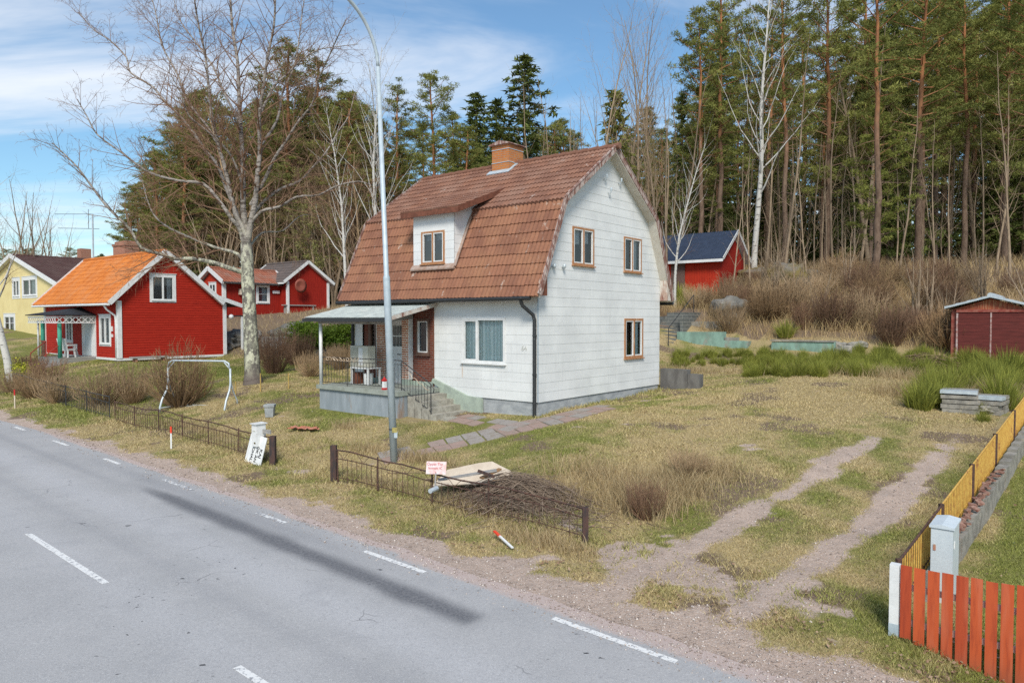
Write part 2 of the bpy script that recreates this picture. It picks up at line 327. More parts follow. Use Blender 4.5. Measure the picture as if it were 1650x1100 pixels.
m=M('bark_pine',.9,.1); sz=m.n('ShaderNodeSeparateXYZ',i_0=m.co('Object')).outputs[2]; k=m.mix(m.ramp(m.noise(4,5,.7,'Object',(1,1,.4)),.4,.65),(.20,.155,.13),(.12,.09,.075))
k2=m.mix(m.ramp(m.noise(3,4,.7,'Object',(1,1,.6)),.4,.65),(.36,.18,.095),(.22,.12,.075)); m.bump(m.noise(8,4,.7,'Object',(1,1,.4)),.6,.04); K['pinebark']=m.base(m.mix(m.ramp(sz,5.5,11.5),k,k2))
K['greybark']=simple('bark_grey',(.33,.28,.22),(.20,.165,.13),3,.9,.4,xyz=(1,1,.5))
K['twig']=simple('twigs',(.29,.21,.13),(.20,.145,.09),3,.9,0)
K['twigred']=simple('twigs_birch',(.215,.145,.105),(.16,.105,.075),3,.9,0)
K['twigpale']=simple('twigs_pale',(.36,.285,.195),(.26,.205,.14),3,.9,0)
K['needle']=foliage('pine_needles',(.08,.10,.024),(.30,.305,.085))
K['needle2']=foliage('spruce_needles',(.055,.08,.022),(.20,.23,.06))
K['needle3']=foliage('yellow_green_needles',(.13,.15,.03),(.27,.28,.07))
K['bud']=foliage('young_leaves',(.24,.25,.08),(.36,.34,.13),.35)
K['broom']=foliage('broom_green',(.10,.12,.025),(.37,.385,.08),.35)
K['ivy']=foliage('hedge_leaves',(.05,.10,.012),(.20,.28,.03),.2,.45)
K['brush']=foliage('dry_brush',(.20,.135,.07),(.58,.43,.22),.1)
K['straw']=foliage('dry_stalks',(.33,.24,.125),(.55,.44,.26),.3)
K['leaflit']=foliage('dead_leaves',(.16,.085,.05),(.38,.27,.18),.1)
K['flower']=foliage('small_flowers',(.55,.6,.75),(.8,.8,.7),.2)

for k_ in ('rock','rockmoss','conc_old'):
    for n_ in K[k_].node_tree.nodes:
        if n_.type=='BUMP': n_.inputs['Distance'].default_value=.12 if k_!='conc_old' else .03
def addrand(mat,lo=.65,hi=1.25,tint=(1.12,1.,.86)):
    t=mat.node_tree; b=t.nodes['Principled BSDF']; l=b.inputs['Base Color'].links[0].from_socket
    oi=t.nodes.new('ShaderNodeObjectInfo'); mr=t.nodes.new('ShaderNodeMapRange'); t.links.new(oi.outputs['Random'],mr.inputs[0]); mr.inputs[3].default_value=lo; mr.inputs[4].default_value=hi
    vm=t.nodes.new('ShaderNodeVectorMath'); vm.operation='SCALE'; vm.inputs[0].default_value=tint; t.links.new(mr.outputs[0],vm.inputs['Scale'])
    mx=t.nodes.new('ShaderNodeVectorMath'); mx.operation='MULTIPLY'; t.links.new(l,mx.inputs[0]); t.links.new(vm.outputs[0],mx.inputs[1]); t.links.new(mx.outputs[0],b.inputs['Base Color'])
for k_ in ('greybark','pinebark','twig','twigred','twigpale'): addrand(K[k_])
# ================================================================ fields on the ground
_H=np.random.RandomState(11).rand(256,256)
def vn(x,y,s,o=0):
    x=np.asarray(x)/s+37.3+o*11.7; y=np.asarray(y)/s+51.9+o*5.3; xi=np.floor(x).astype(int); yi=np.floor(y).astype(int); fx=x-xi; fy=y-yi
    fx=fx*fx*(3-2*fx); fy=fy*fy*(3-2*fy); h=lambda i,j:_H[i%256,j%256]
    return (h(xi,yi)*(1-fx)+h(xi+1,yi)*fx)*(1-fy)+(h(xi,yi+1)*(1-fx)+h(xi+1,yi+1)*fx)*fy
def fbm(x,y,s,o=0): return (vn(x,y,s,o)+.5*vn(x,y,s/2.1,o+1)+.25*vn(x,y,s/4.3,o+2)+.12*vn(x,y,s/9,o+3))/1.87
def pdist(a,b,pts):
    d=np.full(np.shape(a),1e9)
    for (x0,y0),(x1,y1) in zip(pts[:-1],pts[1:]):
        L=(x1-x0)**2+(y1-y0)**2; t=np.clip(((a-x0)*(x1-x0)+(b-y0)*(y1-y0))/L,0,1); d=np.minimum(d,np.hypot(a-x0-t*(x1-x0),b-y0-t*(y1-y0)))
    return d
g2=lambda *p:[G(*q)[:2] for q in p]
TRK1=g2((985,958),(1060,905),(1180,845),(1290,785),(1360,735),(1405,705))
TRK2=g2((1200,985),(1300,915),(1410,842),(1490,760),(1535,712),(1560,690))
PATH=g2((612,742),(700,722),(800,699),(900,676),(985,655))
PATH2=g2((735,673),(790,683),(840,690))
GREEN=[(690,690,1.6,.55),(600,670,1.2,.4),(560,655,.9,.6),(760,705,1.2,.5),(510,668,.8,.5),(640,760,.9,-.2),(500,700,1.3,-.25),(440,690,1.5,.1),(1100,845,.9,.6),(1010,890,.8,.4),(880,730,1,.25),(960,690,.9,.3),(1060,640,1,.3),
 (100,668,2.2,.4),(200,610,3,.5),(420,600,3,.5),(300,640,2,.3),(380,680,1.5,-.2),(480,640,1.2,.3),(1180,700,1.5,-.3),(1250,640,2.5,-.5),(1100,600,2,-.1),(1400,640,2.5,-.5),(1000,780,1.2,-.5),(1300,700,1.5,.1),(1120,760,1.6,-.3),
 (900,940,.8,.2),(700,840,1,.15),(600,800,1,.1),(520,780,.8,.0),(1380,1000,.8,.25),(1560,760,1,.1),(1450,840,.6,.1),(1180,1010,.6,-.2),(1350,1060,.9,.1),(1240,840,.6,.2)]
GR=[(*G(p,q)[:2],r,v) for p,q,r,v in GREEN]
def green(a,b):
    g=.30+1.35*(fbm(a,b,1.7)-.5)+1.3*(fbm(a,b,.45,7)-.5)
    for x,y,r,v in GR: g=g+v*np.exp(-((a-x)**2+(b-y)**2)/(r*r))
    g=g+.95*sst(a,10.75,11.2)*sst(-b,-14,-8)                       # neighbour's lawn beyond the yellow fence
    g=g+.35*sst(-a,13.5,15)*(b<6)
    g=g-.35*sst(b,16.4,17.2)*sst(a,-9,-7)
    return np.clip(g,0,1)
def gravel(a,b):
    n=fbm(a,b,.7,3)-.5; n2=fbm(a,b,.2,9)-.5
    g=sst(-b+n*.9+n2*.4,6.95,7.55)
    t=np.maximum(1-sst(pdist(a,b,TRK1)+n*.55+n2*.25,.10,.42),1-sst(pdist(a,b,TRK2)+n*.45+n2*.2,.10,.44))
    g=np.maximum(g,t*(.84-.6*sst(b,.5,5)))
    mouth=np.exp(-((a-7.3)/2.6)**2-((b+6.3)/1.4)**2); g=np.maximum(g,sst(mouth+n*2.2+n2*1.4,.62,1.05)*.75)
    g=np.maximum(g,sst(.55-np.hypot(a+2.6,(b+5.9)*1.2)+n*.8,.1,.6)*.8)          # worn gateway
    return g
def earth(a,b): return np.clip(sst(fbm(a,b,1.3,5),.60,.72)*.8+.8*sst(b,16.6,18)*sst(a,-9,-7)+.7*(a<-14)*sst(b,4,6),0,1)
INH=lambda a,b:(((a>-8.03)&(a<.0)&(b>-.05)&(b<7.25))|((a>-7.8)&(a<-2.6)&(b>-1.9)&(b<0))|((a>-36.4)&(a<-26.2)&(b>-.4)&(b<5.4)))
# ================================================================ ground
def axis(lo,hi,st,mlo,mhi,far): 
    f=np.arange(lo,hi,st); m1=np.arange(mlo,lo,1.2); m2=np.arange(hi,mhi,1.2)
    fr1=-np.geomspace(-mlo+3,far,16)[::-1]; fr2=np.geomspace(mhi+3,far,16)
    return np.concatenate([fr1,m1,f,m2,fr2])
A_=axis(-34,16,.2,-90,42,1500); B_=axis(-9.5,30,.2,-26,72,1500)
ga,gb=np.meshgrid(A_,B_); zz=terr(ga,gb)
rough=(fbm(ga,gb,.9,21)-.5)*.10+(fbm(ga,gb,4,23)-.5)*.12
zz=zz+rough*sst(gb,-7.6,-6.5)*(1-.7*np.exp(-(np.maximum(0,np.abs(ga+4)-4.4)**2+np.maximum(0,np.abs(gb-3)-5)**2)))
far=sst(np.hypot(ga,gb),90,200); zz=zz+far*(fbm(ga,gb,120,31)*14-4)*(gb>0)
# rough slope of the hill
hill=sst(gb,17.2,20)*(1-sst(gb,30,36)); zz=zz+hill*(fbm(ga,gb,2.4,41)-.5)*1.1
zg=zz
WX=OX+ga*CX+gb*SX; WY=OY-ga*SX+gb*CX
V=np.stack([WX,WY,zz],-1).reshape(-1,3); nb,na=ga.shape
idx=np.arange(nb*na).reshape(nb,na); Fq=np.stack([idx[:-1,:-1],idx[:-1,1:],idx[1:,1:],idx[1:,:-1]],-1).reshape(-1,4)
GRc=gravel(ga,gb)*(gb<14)
m=M('ground_soil_and_grass',.95,.1); w3=m.co('World')
ng=m.noise(1.6,6,.65,'World'); nf=m.noise(14,4,.7,'World'); nff=m.noise(55,3,.6,'World')
gv=m.math('ADD',m.attr('green'),m.math('MULTIPLY',m.math('SUBTRACT',nf,.5),1.1))
k=m.mix(m.ramp(gv,.15,.85),(.44,.345,.18),(.18,.20,.05))
k=m.mix(m.ramp(m.noise(5,6,.75,'World'),.52,.66,0,.5),k,(.27,.20,.13))
k=m.mix(m.ramp(m.math('ADD',m.attr('earth'),m.math('MULTIPLY',m.math('SUBTRACT',nf,.5),1.)),.35,.75),k,(.20,.145,.11))
k=m.mix(m.ramp(nff,.25,.75,.0,.4),k,(.15,.115,.065)); k=m.mix(m.ramp(m.noise(20,4,.75,'World'),.5,.7,0,.5),k,(.13,.10,.055))
gc=m.mix(m.ramp(m.noise(3,5,.7,'World'),.35,.65),(.48,.365,.29),(.38,.29,.23)); gc=m.mix(m.ramp(m.noise(24,4,.75,'World'),.5,.66,0,.6),gc,(.26,.20,.16)); gc=m.mix(m.ramp(m.noise(33,3,.7,'World'),.56,.68,0,.7),gc,(.60,.54,.49)); gc=m.mix(m.ramp(m.noise(70,2,.5,'World'),.45,.75,0,.6),gc,(.56,.50,.47)); gc=m.mix(m.ramp(m.noise(95,2,.5,'World'),.58,.72,0,.5),gc,(.18,.15,.14))
gm=m.ramp(m.math('ADD',m.attr('gravel'),m.math('MULTIPLY',m.math('SUBTRACT',nf,.5),.9)),.3,.62)
k=m.mix(gm,k,gc); m.bump(m.math('ADD',nf,m.math('MULTIPLY',nff,.6)),.9,.03); m.base(k)
ground=npmesh('ground',V,Fq,m.m,attrs={'green':green(ga,gb).ravel(),'gravel':GRc.ravel(),'earth':earth(ga,gb).ravel()},smooth=True); tag(ground,kind='structure')
GZ=(A_,B_,zg)
def gz(a,b):
    a=np.asarray(a,float);b=np.asarray(b,float)
    i=np.clip(np.searchsorted(A_,a)-1,0,len(A_)-2); j=np.clip(np.searchsorted(B_,b)-1,0,len(B_)-2)
    u=(a-A_[i])/(A_[i+1]-A_[i]); v=(b-B_[j])/(B_[j+1]-B_[j]); u=np.clip(u,0,1); v=np.clip(v,0,1)
    return (zg[j,i]*(1-u)+zg[j,i+1]*u)*(1-v)+(zg[j+1,i]*(1-u)+zg[j+1,i+1]*u)*v
def gz1(a,b): return float(gz(a,b))
def WG(a,b,dz=0.): return W(a,b,gz1(a,b)+dz)
# ================================================================ road
EDG=lambda a:-8.3-.024*(a-2.77)          # inner side of the edge line
ra=np.concatenate([np.linspace(-300,-40,30),np.arange(-39,-24,.5),np.arange(-24,13,.12),np.linspace(13.2,60,20)]); rt=np.concatenate([np.arange(-.42,3.9,.08),np.arange(3.9,8.2,.3)])
A2,T2=np.meshgrid(ra,rt); e_=(fbm(A2,T2*0,.6,61)-.5)*.25*np.clip(-T2/.42,0,1)
B2=EDG(A2)-T2+e_; Z2=roadz(A2)+0*T2
V=np.stack([OX+A2*CX+B2*SX,OY-A2*SX+B2*CX,Z2],-1).reshape(-1,3); h_,w_=A2.shape; idx=np.arange(h_*w_).reshape(h_,w_); Fq=np.stack([idx[:-1,:-1],idx[:-1,1:],idx[1:,1:],idx[1:,:-1]],-1).reshape(-1,4)
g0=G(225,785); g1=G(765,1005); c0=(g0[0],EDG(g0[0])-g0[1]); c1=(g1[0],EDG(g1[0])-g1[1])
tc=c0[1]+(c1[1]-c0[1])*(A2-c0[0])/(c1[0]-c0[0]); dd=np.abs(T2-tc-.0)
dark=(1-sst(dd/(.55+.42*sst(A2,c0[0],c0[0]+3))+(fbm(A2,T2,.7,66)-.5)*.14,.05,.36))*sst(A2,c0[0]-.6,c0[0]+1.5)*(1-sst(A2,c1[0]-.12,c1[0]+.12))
wear=np.exp(-((T2-1.75)/.45)**2)*.9+np.exp(-((T2-.3)/.25)**2)*-.5*sst(A2,-12,-4)*(1-sst(A2,1,4))+np.exp(-((T2-3.4)/.5)**2)*.6-np.exp(-((T2-.95)/.22)**2)*.45*(1-sst(A2,-8,-2))-np.exp(-((T2-2.6)/.3)**2)*.35
grv=1-sst(T2,-.36,-.05)+.5*np.exp(-((T2+.12)/.1)**2)*(A2>3.2)
m=M('asphalt',.88,.25); n1=m.noise(.5,5,.6,'World'); n2=m.noise(30,3,.7,'World'); n3=m.noise(90,2,.6,'World')
k=m.mix(m.ramp(n1,.3,.7),(.425,.42,.415),(.36,.358,.355)); k=m.mix(m.ramp(m.attr('wear'),0,1,0,.5),k,(.50,.50,.51)); k=m.mix(m.ramp(m.math('MULTIPLY',m.attr('wear'),-1.),0,.6,0,.6),k,(.24,.243,.255))
k=m.mix(m.ramp(n2,.3,.75,0,.40),k,(.25,.252,.26)); k=m.mix(m.ramp(m.noise(17,4,.8,'World'),.52,.72,0,.45),k,(.22,.222,.23)); k=m.mix(m.ramp(m.noise(45,3,.7,'World'),.55,.7,0,.6),k,(.58,.58,.57)); k=m.mix(m.ramp(m.noise(1.3,5,.7,'World',(1,1,1)),.5,.7,0,.35),k,(.30,.302,.31)); k=m.mix(m.ramp(n3,.52,.72,0,.5),k,(.54,.54,.55)); k=m.mix(m.ramp(m.noise(75,2,.5,'World'),.56,.7,0,.5),k,(.19,.19,.20))
k=m.mix(m.ramp(m.noise(4,3,.5,'World'),.72,.76,0,.6),k,(.08,.08,.085)); k=m.mix(m.math('MULTIPLY',m.ramp(m.noise(7,2,.5,'World',(1,1.6,1)),.70,.73),m.ramp(m.noise(.35,3,.5,'World'),.5,.6)),k,(.06,.06,.065))
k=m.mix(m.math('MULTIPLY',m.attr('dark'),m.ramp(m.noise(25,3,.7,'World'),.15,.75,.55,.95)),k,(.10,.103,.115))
vo=m.n('ShaderNodeTexVoronoi',feature='DISTANCE_TO_EDGE',i_Vector=m.n('ShaderNodeVectorMath',operation='ADD',i_0=w3 if False else m.co('World'),i_1=m.n('ShaderNodeTexNoise',i_Vector=m.co('World'),i_Scale=1.5).outputs[1]).outputs[0],i_Scale=.22)
cn=m.n('ShaderNodeTexNoise',i_Vector=m.co('World'),i_Scale=1.1,i_Detail=4.).outputs[1]
cv_=m.n('ShaderNodeVectorMath',operation='ADD',i_0=m.co('World'),i_1=cn).outputs[0]; vo=m.n('ShaderNodeTexVoronoi',feature='DISTANCE_TO_EDGE',i_Vector=cv_,i_Scale=.5)
k=m.mix(m.math('MULTIPLY',m.ramp(vo.outputs[0],0,.008,.7,0),m.ramp(m.noise(.6,3,.6,'World'),.56,.62)),k,(.15,.15,.155))
gg=m.ramp(m.math('ADD',m.attr('grit'),m.math('MULTIPLY',m.math('SUBTRACT',n2,.5),1.2)),.3,.8); k=m.mix(gg,k,m.mix(m.ramp(n3,.4,.7),(.42,.32,.28),(.52,.46,.43)))
m.bump(n3,.5,.006); m.base(k)
road=npmesh('road',V,Fq,m.m,attrs={'dark':dark.ravel(),'wear':wear.ravel(),'grit':np.clip(grv,0,1).ravel()}); tag(road,kind='structure')
def paint(name,wearlo):
    m=M(name,.7,.3); k=m.mix(m.ramp(m.noise(16,5,.75,'World'),wearlo,wearlo+.07),(.72,.72,.70),(.29,.295,.31)); return m.base(k)
KP=paint('road_paint',.53); KP2=paint('road_paint_worn',.45)
def dash(a0,a1,t0,w,mat,name='road_marking'):
    mb=MB(); n=max(2,int((a1-a0)/.25))
    for i in range(n):
        p=a0+(a1-a0)*i/n; q=a0+(a1-a0)*(i+1)/n
        mb.face([W(x,EDG(x)-t,float(roadz(x))+.004) for x,t in ((p,t0),(q,t0),(q,t0+w),(p,t0+w))])
    tag(mb.build(name,mat),kind='structure')
ga_=lambda px,py:G(px,py)[0]
for (p,q,mt) in (((38,686),(60,692),KP),((100,709),(130,716),KP),((183,737),(214,746),KP),((285,770),(330,788),KP2),((428,826),(470,841),KP2),((590,889),(692,922),KP),((890,1003),(1085,1072),KP)):
    dash(ga_(*p),ga_(*q),0.,.105,mt)
for a0 in np.arange(ga_(38,686)-2.2,-90,-2.3): dash(a0-1,a0,0,.1,KP)
c1_=G(45,862);c2_=G(165,943);c3_=G(358,1090); tC=EDG(c1_[0])-c1_[1]
Lc=c2_[0]-c1_[0]; Gc=c3_[0]-c1_[0]
for i in range(-9,3): dash(c1_[0]+i*Gc,c1_[0]+i*Gc+Lc,tC-.05,.10,KP2 if i<0 else KP)
# ================================================================ garden path of slabs
mb=MB(); 
def slabs(pts,wid,seed):
    r=random.Random(seed); L=[0]
    for p,q in zip(pts[:-1],pts[1:]): L.append(L[-1]+math.dist(p,q))
    def P(s,o):
        i=max(j for j in range(len(L)-1) if L[j]<=s+1e-6); p,q=pts[i],pts[i+1]; l=L[i+1]-L[i]; t=(s-L[i])/l; dx,dy=(q[0]-p[0])/l,(q[1]-p[1])/l
        return (p[0]+(q[0]-p[0])*t-dy*o, p[1]+(q[1]-p[1])*t+dx*o)
    s=0
    while s<L[-1]-.1:
        ls=min(.44,L[-1]-s)
        nr=2 if wid<1.2 else 3
        for j in range(nr):
            if r.random()<.04: continue
            o0=-wid/2+wid*j/nr+.02; o1=o0+wid/nr-.045; sh=r.uniform(-.02,.02)
            c=[P(max(0,min(L[-1],x+sh)),o) for x,o in ((s+.02,o0),(s+ls-.02,o0),(s+ls-.02,o1),(s+.02,o1))]
            dz=r.uniform(.018,.035); z=[gz1(*q)+dz for q in c]; u=r.random()
            mb.face([W(q[0],q[1],zz_) for q,zz_ in zip(c,z)],[(u,0)]*4)
            for i in range(4): mb.face([W(*c[i],z[i]),W(*c[(i+1)%4],z[(i+1)%4]),W(*c[(i+1)%4],z[(i+1)%4]-.06),W(*c[i],z[i]-.06)],[(u,0)]*4)
        s+=ls
slabs(PATH,.95,1); slabs(PATH2,.9,2)
m=M('path_slabs',.95,.1); u=m.n('ShaderNodeSeparateXYZ',i_0=m.co('UV')).outputs[0]
k=m.mix(m.ramp(u,.3,.7),(.33,.235,.20),(.30,.275,.25)); k=m.mix(m.ramp(m.noise(5,6,.7,'World'),.45,.65,0,.7),k,(.24,.20,.16)); k=m.mix(m.ramp(m.noise(40,3,.7,'World'),.5,.8,0,.5),k,(.43,.38,.34)); m.bump(m.noise(40,3,.7,'World'),.4,.01); m.base(k)
tag(mb.build('path',m.m),kind='structure')
# ================================================================ grass
m=M('grass_blades',.75,.15); r_=m.attr('rnd'); g_=m.attr('green')
k=m.mix(g_,m.mix(r_,(.38,.295,.15),(.74,.60,.34)),m.mix(r_,(.16,.195,.035),(.35,.38,.09)))
k=m.mix(m.ramp(m.noise(.7,4,.6,'World'),.35,.65,0,.2),k,(.42,.34,.17)); m.base(k)
tr=m.n('ShaderNodeBsdfTranslucent'); m.t.links.new(k,tr.inputs[0]); mx=m.n('ShaderNodeMixShader'); mx.inputs[0].default_value=.25
m.t.links.new(m.b.outputs[0],mx.inputs[1]); m.t.links.new(tr.outputs[0],mx.inputs[2]); m.t.links.new(mx.outputs[0],m.t.nodes['Material Output'].inputs[0]); K['grass']=m.m
def blades(name,a,b,h,w,lean,mat,rnd,grn,segs=1,label=None,base_z=None):
    n=len(a); z=(gz(a,b) if base_z is None else base_z)-.01
    X=OX+a*CX+b*SX; Y=OY-a*SX+b*CX
    th=RS.rand(n)*2*np.pi; dx,dy=np.cos(th)*w/2,np.sin(th)*w/2
    lt=RS.rand(n)*2*np.pi; lx,ly=np.cos(lt)*lean*h,np.sin(lt)*lean*h
    if segs==1:
        V=np.stack([np.stack([X-dx,Y-dy,z],-1),np.stack([X+dx,Y+dy,z],-1),np.stack([X+lx,Y+ly,z+h],-1)],1).reshape(-1,3); Fc=np.arange(3*n).reshape(n,3); rep=3
    else:
        mx_,my=lx*.35,ly*.35
        V=np.stack([np.stack([X-dx,Y-dy,z],-1),np.stack([X+dx,Y+dy,z],-1),np.stack([X+mx_-dx*.7,Y+my-dy*.7,z+h*.6],-1),np.stack([X+mx_+dx*.7,Y+my+dy*.7,z+h*.6],-1),np.stack([X+lx,Y+ly,z+h],-1)],1).reshape(-1,3)
        i=np.arange(n)[:,None]*5; Fc=np.concatenate([i+[0,1,3],i+[0,3,2],i+[2,3,4]]); rep=5
    o=npmesh(name,V,Fc,mat,rnd=np.repeat(rnd,rep),attrs={'green':np.repeat(grn,rep)} if grn is not None else None); tag(o,label,kind='stuff'); return o
def sample(n,Dlo,Dhi,pw=1.,xm=.98):
    D=Dlo*(Dhi/Dlo)**(RS.rand(n)**pw); x=(RS.rand(n)*2-1)*xm*D*.74; 
    a=(x-OX)*CX-(D-OY)*SX; b=(x-OX)*SX+(D-OY)*CX; return a,b,D
a,b,D=sample(740000,6.5,42)
a2=11+13*RS.rand(60000); b2=-6+26*RS.rand(60000); a=np.concatenate([a,a2]); b=np.concatenate([b,b2]); D=np.concatenate([D,OY-a2*SX+b2*CX])
gv=gravel(a,b); okm=(RS.rand(len(a))>gv*1.25-.02)&(b>EDG(a)+.5)&~INH(a,b)&(pdist(a,b,PATH)>.42+.12*(RS.rand(len(a))-.3))&(pdist(a,b,PATH2)>.40)&(b<16.3)&~((a>10.25)&(a<10.62)&(b>-6)&(b<8))
er=earth(a,b); okm&=RS.rand(len(a))>er*.45; 
a,b,D=a[okm],b[okm],D[okm]; n=len(a); g=np.clip(green(a,b)+(RS.rand(n)-.5)*.55,0,1)
tall=sst(fbm(a,b,1.1,77),.50,.72)
h=(.022+.03*RS.rand(n)+.045*tall*RS.rand(n))*(.9+.010*D)
h=np.where(np.abs(b+5.85)<.4,h*(1+1.2*RS.rand(n)),h)
near=np.exp(-(np.maximum(0,pdist(a,b,[(0,0),(0,7.3)]))/.3)**2); h=h*(1+near)
blades('short_grass',a,b,h,.006+.0011*D,.75,K['grass'],RS.rand(n),g,label='short grass, straw and green, over the yards')
def patch(c,r,n):
    a=c[0]+r[0]*RS.randn(n)*.5; b=c[1]+r[1]*RS.randn(n)*.5; return a,b
# tall dry weeds: along the iron fence, by the brush pile, in the lawn corner
P=[]
for (px,py,ra_,rb_,nn,hh) in ((1040,815,.9,.7,1700,.48),(1150,765,.9,.6,700,.36),(900,800,1.0,.6,700,.3),(960,770,1.3,.7,900,.34),(1090,790,.8,.5,1000,.4),(620,785,1.6,.25,450,.22),(760,820,1.6,.3,650,.26),(880,880,1.2,.35,800,.24),(560,690,.6,.4,300,.25),(300,690,3.2,.35,700,.24),(160,660,2,.4,700,.3),(1110,600,2.4,.8,900,.35),(1500,640,1.8,1.0,1700,.5),(1600,640,1.5,1.0,1500,.6),(1450,610,2,.8,1100,.5),(1300,600,3,.8,900,.35),(680,745,1.2,.3,700,.3),(590,725,.8,.4,400,.25)):
    q=G(px,py); aa,bb=patch(q,(ra_,rb_),nn); P.append((aa,bb,hh*(.35+.75*RS.rand(nn))))
a=np.concatenate([p[0] for p in P]); b=np.concatenate([p[1] for p in P]); h=np.concatenate([p[2] for p in P])
okm=(gravel(a,b)<.45)&~INH(a,b); a,b,h=a[okm],b[okm],h[okm]
blades('dry_weeds',a,b,h,.013,.5,K['straw'],RS.rand(len(a)),None,segs=2,label='tall straw-coloured weeds by the iron fence and lawn')
# loose stones
def stones(name,a,b,s,label):
    n=len(a); z=gz(a,b)+s*.35; z=np.where(b<EDG(a)+.42,roadz(a)+s*.3,z); X=OX+a*CX+b*SX; Y=OY-a*SX+b*CX; th=RS.rand(n)*6.28; c,q=np.cos(th),np.sin(th); sx=s*(.8+.5*RS.rand(n)); sy=s*(.6+.4*RS.rand(n)); sz=s*(.4+.4*RS.rand(n))
    O_=[(1,0,0),(0,1,.1),(-1,0,0),(0,-1,-.1),(.1,.1,1),(0,0,-1)]; P=[np.stack([X+c*sx*u-q*sy*v,Y+q*sx*u+c*sy*v,z+sz*w],-1) for u,v,w in O_]
    V=np.stack(P,1).reshape(-1,3); i=np.arange(n)[:,None]*6; F=np.concatenate([i+[0,1,4],i+[1,2,4],i+[2,3,4],i+[3,0,4],i+[1,0,5],i+[2,1,5],i+[3,2,5],i+[0,3,5]])
    tag(npmesh(name,V,F,K['pebble'],rnd=np.repeat(RS.rand(n),6)),label,kind='stuff')
m=M('pebbles',.9,.2); r_=m.attr('rnd'); K['pebble']=m.base(m.mix(m.ramp(r_,.0,1),(.24,.19,.165),(.60,.53,.48)))
a,b,D=sample(150000,6,34); gr_=gravel(a,b); okm=(RS.rand(len(a))<gr_*np.where(b>-6.9,.22,.5))&(b>EDG(a)+.12)&(gr_>.4)&(b<8); a,b,D=a[okm],b[okm],D[okm]
stones('gravel_stones',a,b,(.006+.012*RS.rand(len(a))**3)*(1+.04*D),'loose stones on the shoulder and driveway')
a,b,D=sample(26000,6,26); e_=b-EDG(a); okm=(e_>-.25)&(e_<.5)&(RS.rand(len(a))<.9); a,b,D=a[okm],b[okm],D[okm]; stones('edge_grit',a,b,(.006+.010*RS.rand(len(a))**3)*(1+.03*D),'grit along the asphalt edge')
# dead leaves and tiny flowers
def litter(name,a,b,s,mat,label):
    n=len(a); z=gz(a,b)+.02+.05*RS.rand(n); X=OX+a*CX+b*SX; Y=OY-a*SX+b*CX; th=RS.rand(n)*6.28; c,s_=np.cos(th)*s,np.sin(th)*s; t1,t2=(RS.rand(n)-.5)*s,(RS.rand(n)-.5)*s
    V=np.stack([np.stack([X-c,Y-s_,z-t1],-1),np.stack([X+s_*.6,Y-c*.6,z+t2],-1),np.stack([X+c,Y+s_,z+t1],-1),np.stack([X-s_*.6,Y+c*.6,z-t2],-1)],1).reshape(-1,3)
    tag(npmesh(name,V,np.arange(4*n).reshape(n,4),mat,rnd=np.repeat(RS.rand(n),4)),label,kind='stuff')
a,b,D=sample(30000,7,30); w_=sst(-b,3.5,6)+.25; okm=(RS.rand(len(a))<w_*.5*(fbm(a,b,.9,88)>.47))&(b>EDG(a)+.6)&(gravel(a,b)<.35); a,b=a[okm],b[okm]
litter('leaf_litter',a,b,.014+.018*RS.rand(len(a)),K['leaflit'],'dead brown leaves scattered on the verge')
a=np.concatenate([11+5*RS.rand(700)]); b=-5.6+14*RS.rand(700); okm=fbm(a,b,.8,91)>.55; litter('scilla_flowers',a[okm],b[okm],.02+0*a[okm],K['flower'],'small pale blue flowers in the right-hand lawn')
# ================================================================ building helpers (local frame: x = a, y = b, z up)
FR=lambda y0:(lambda s,d,z:(s,y0-d,z))       # wall facing the road at y=y0
SD=lambda x0:(lambda s,d,z:(x0+d,s,z))       # wall facing right at x=x0
def clad(mb,xl,xr,z0,z1,dz,breaks=(),holes=(),lap=.006,lip=True):
    zs=sorted(set([z0,z1]+[z0+i*dz for i in range(int((z1-z0)/dz)+1)]+[b for b in breaks if z0<b<z1]+[h for q in holes for h in q[2:4] if z0<h<z1]))
    for za,zb in zip(zs[:-1],zs[1:]):
        if zb-za<1e-5: continue
        r0=z0+math.floor((za-z0)/dz+1e-4)*dz; off=lambda z:lap*(1-(z-r0)/dz)+.002
        segs=[[xl(za+1e-6),xr(za+1e-6),xl(zb-1e-6),xr(zb-1e-6)]]
        for h0,h1,hz0,hz1 in holes:
            if hz0<zb-1e-6 and hz1>za+1e-6:
                ns=[]
                for s in segs:
                    if h1<=min(s[0],s[2]) or h0>=max(s[1],s[3]): ns.append(s); continue
                    ns.append([s[0],h0,s[2],h0]); ns.append([h1,s[1],h1,s[3]])
                segs=ns
        for s in segs:
            if s[1]-s[0]<1e-4 and s[3]-s[2]<1e-4: continue
            mb.face([(s[0],off(za),za),(s[1],off(za),za),(s[3],off(zb),zb),(s[2],off(zb),zb)],[(s[0],za),(s[1],za),(s[3],zb),(s[2],zb)])
            if lip and abs(za-r0)<1e-5: mb.face([(s[0],-.004,za),(s[1],-.004,za),(s[1],off(za),za),(s[0],off(za),za)],[(s[0],za)]*4)
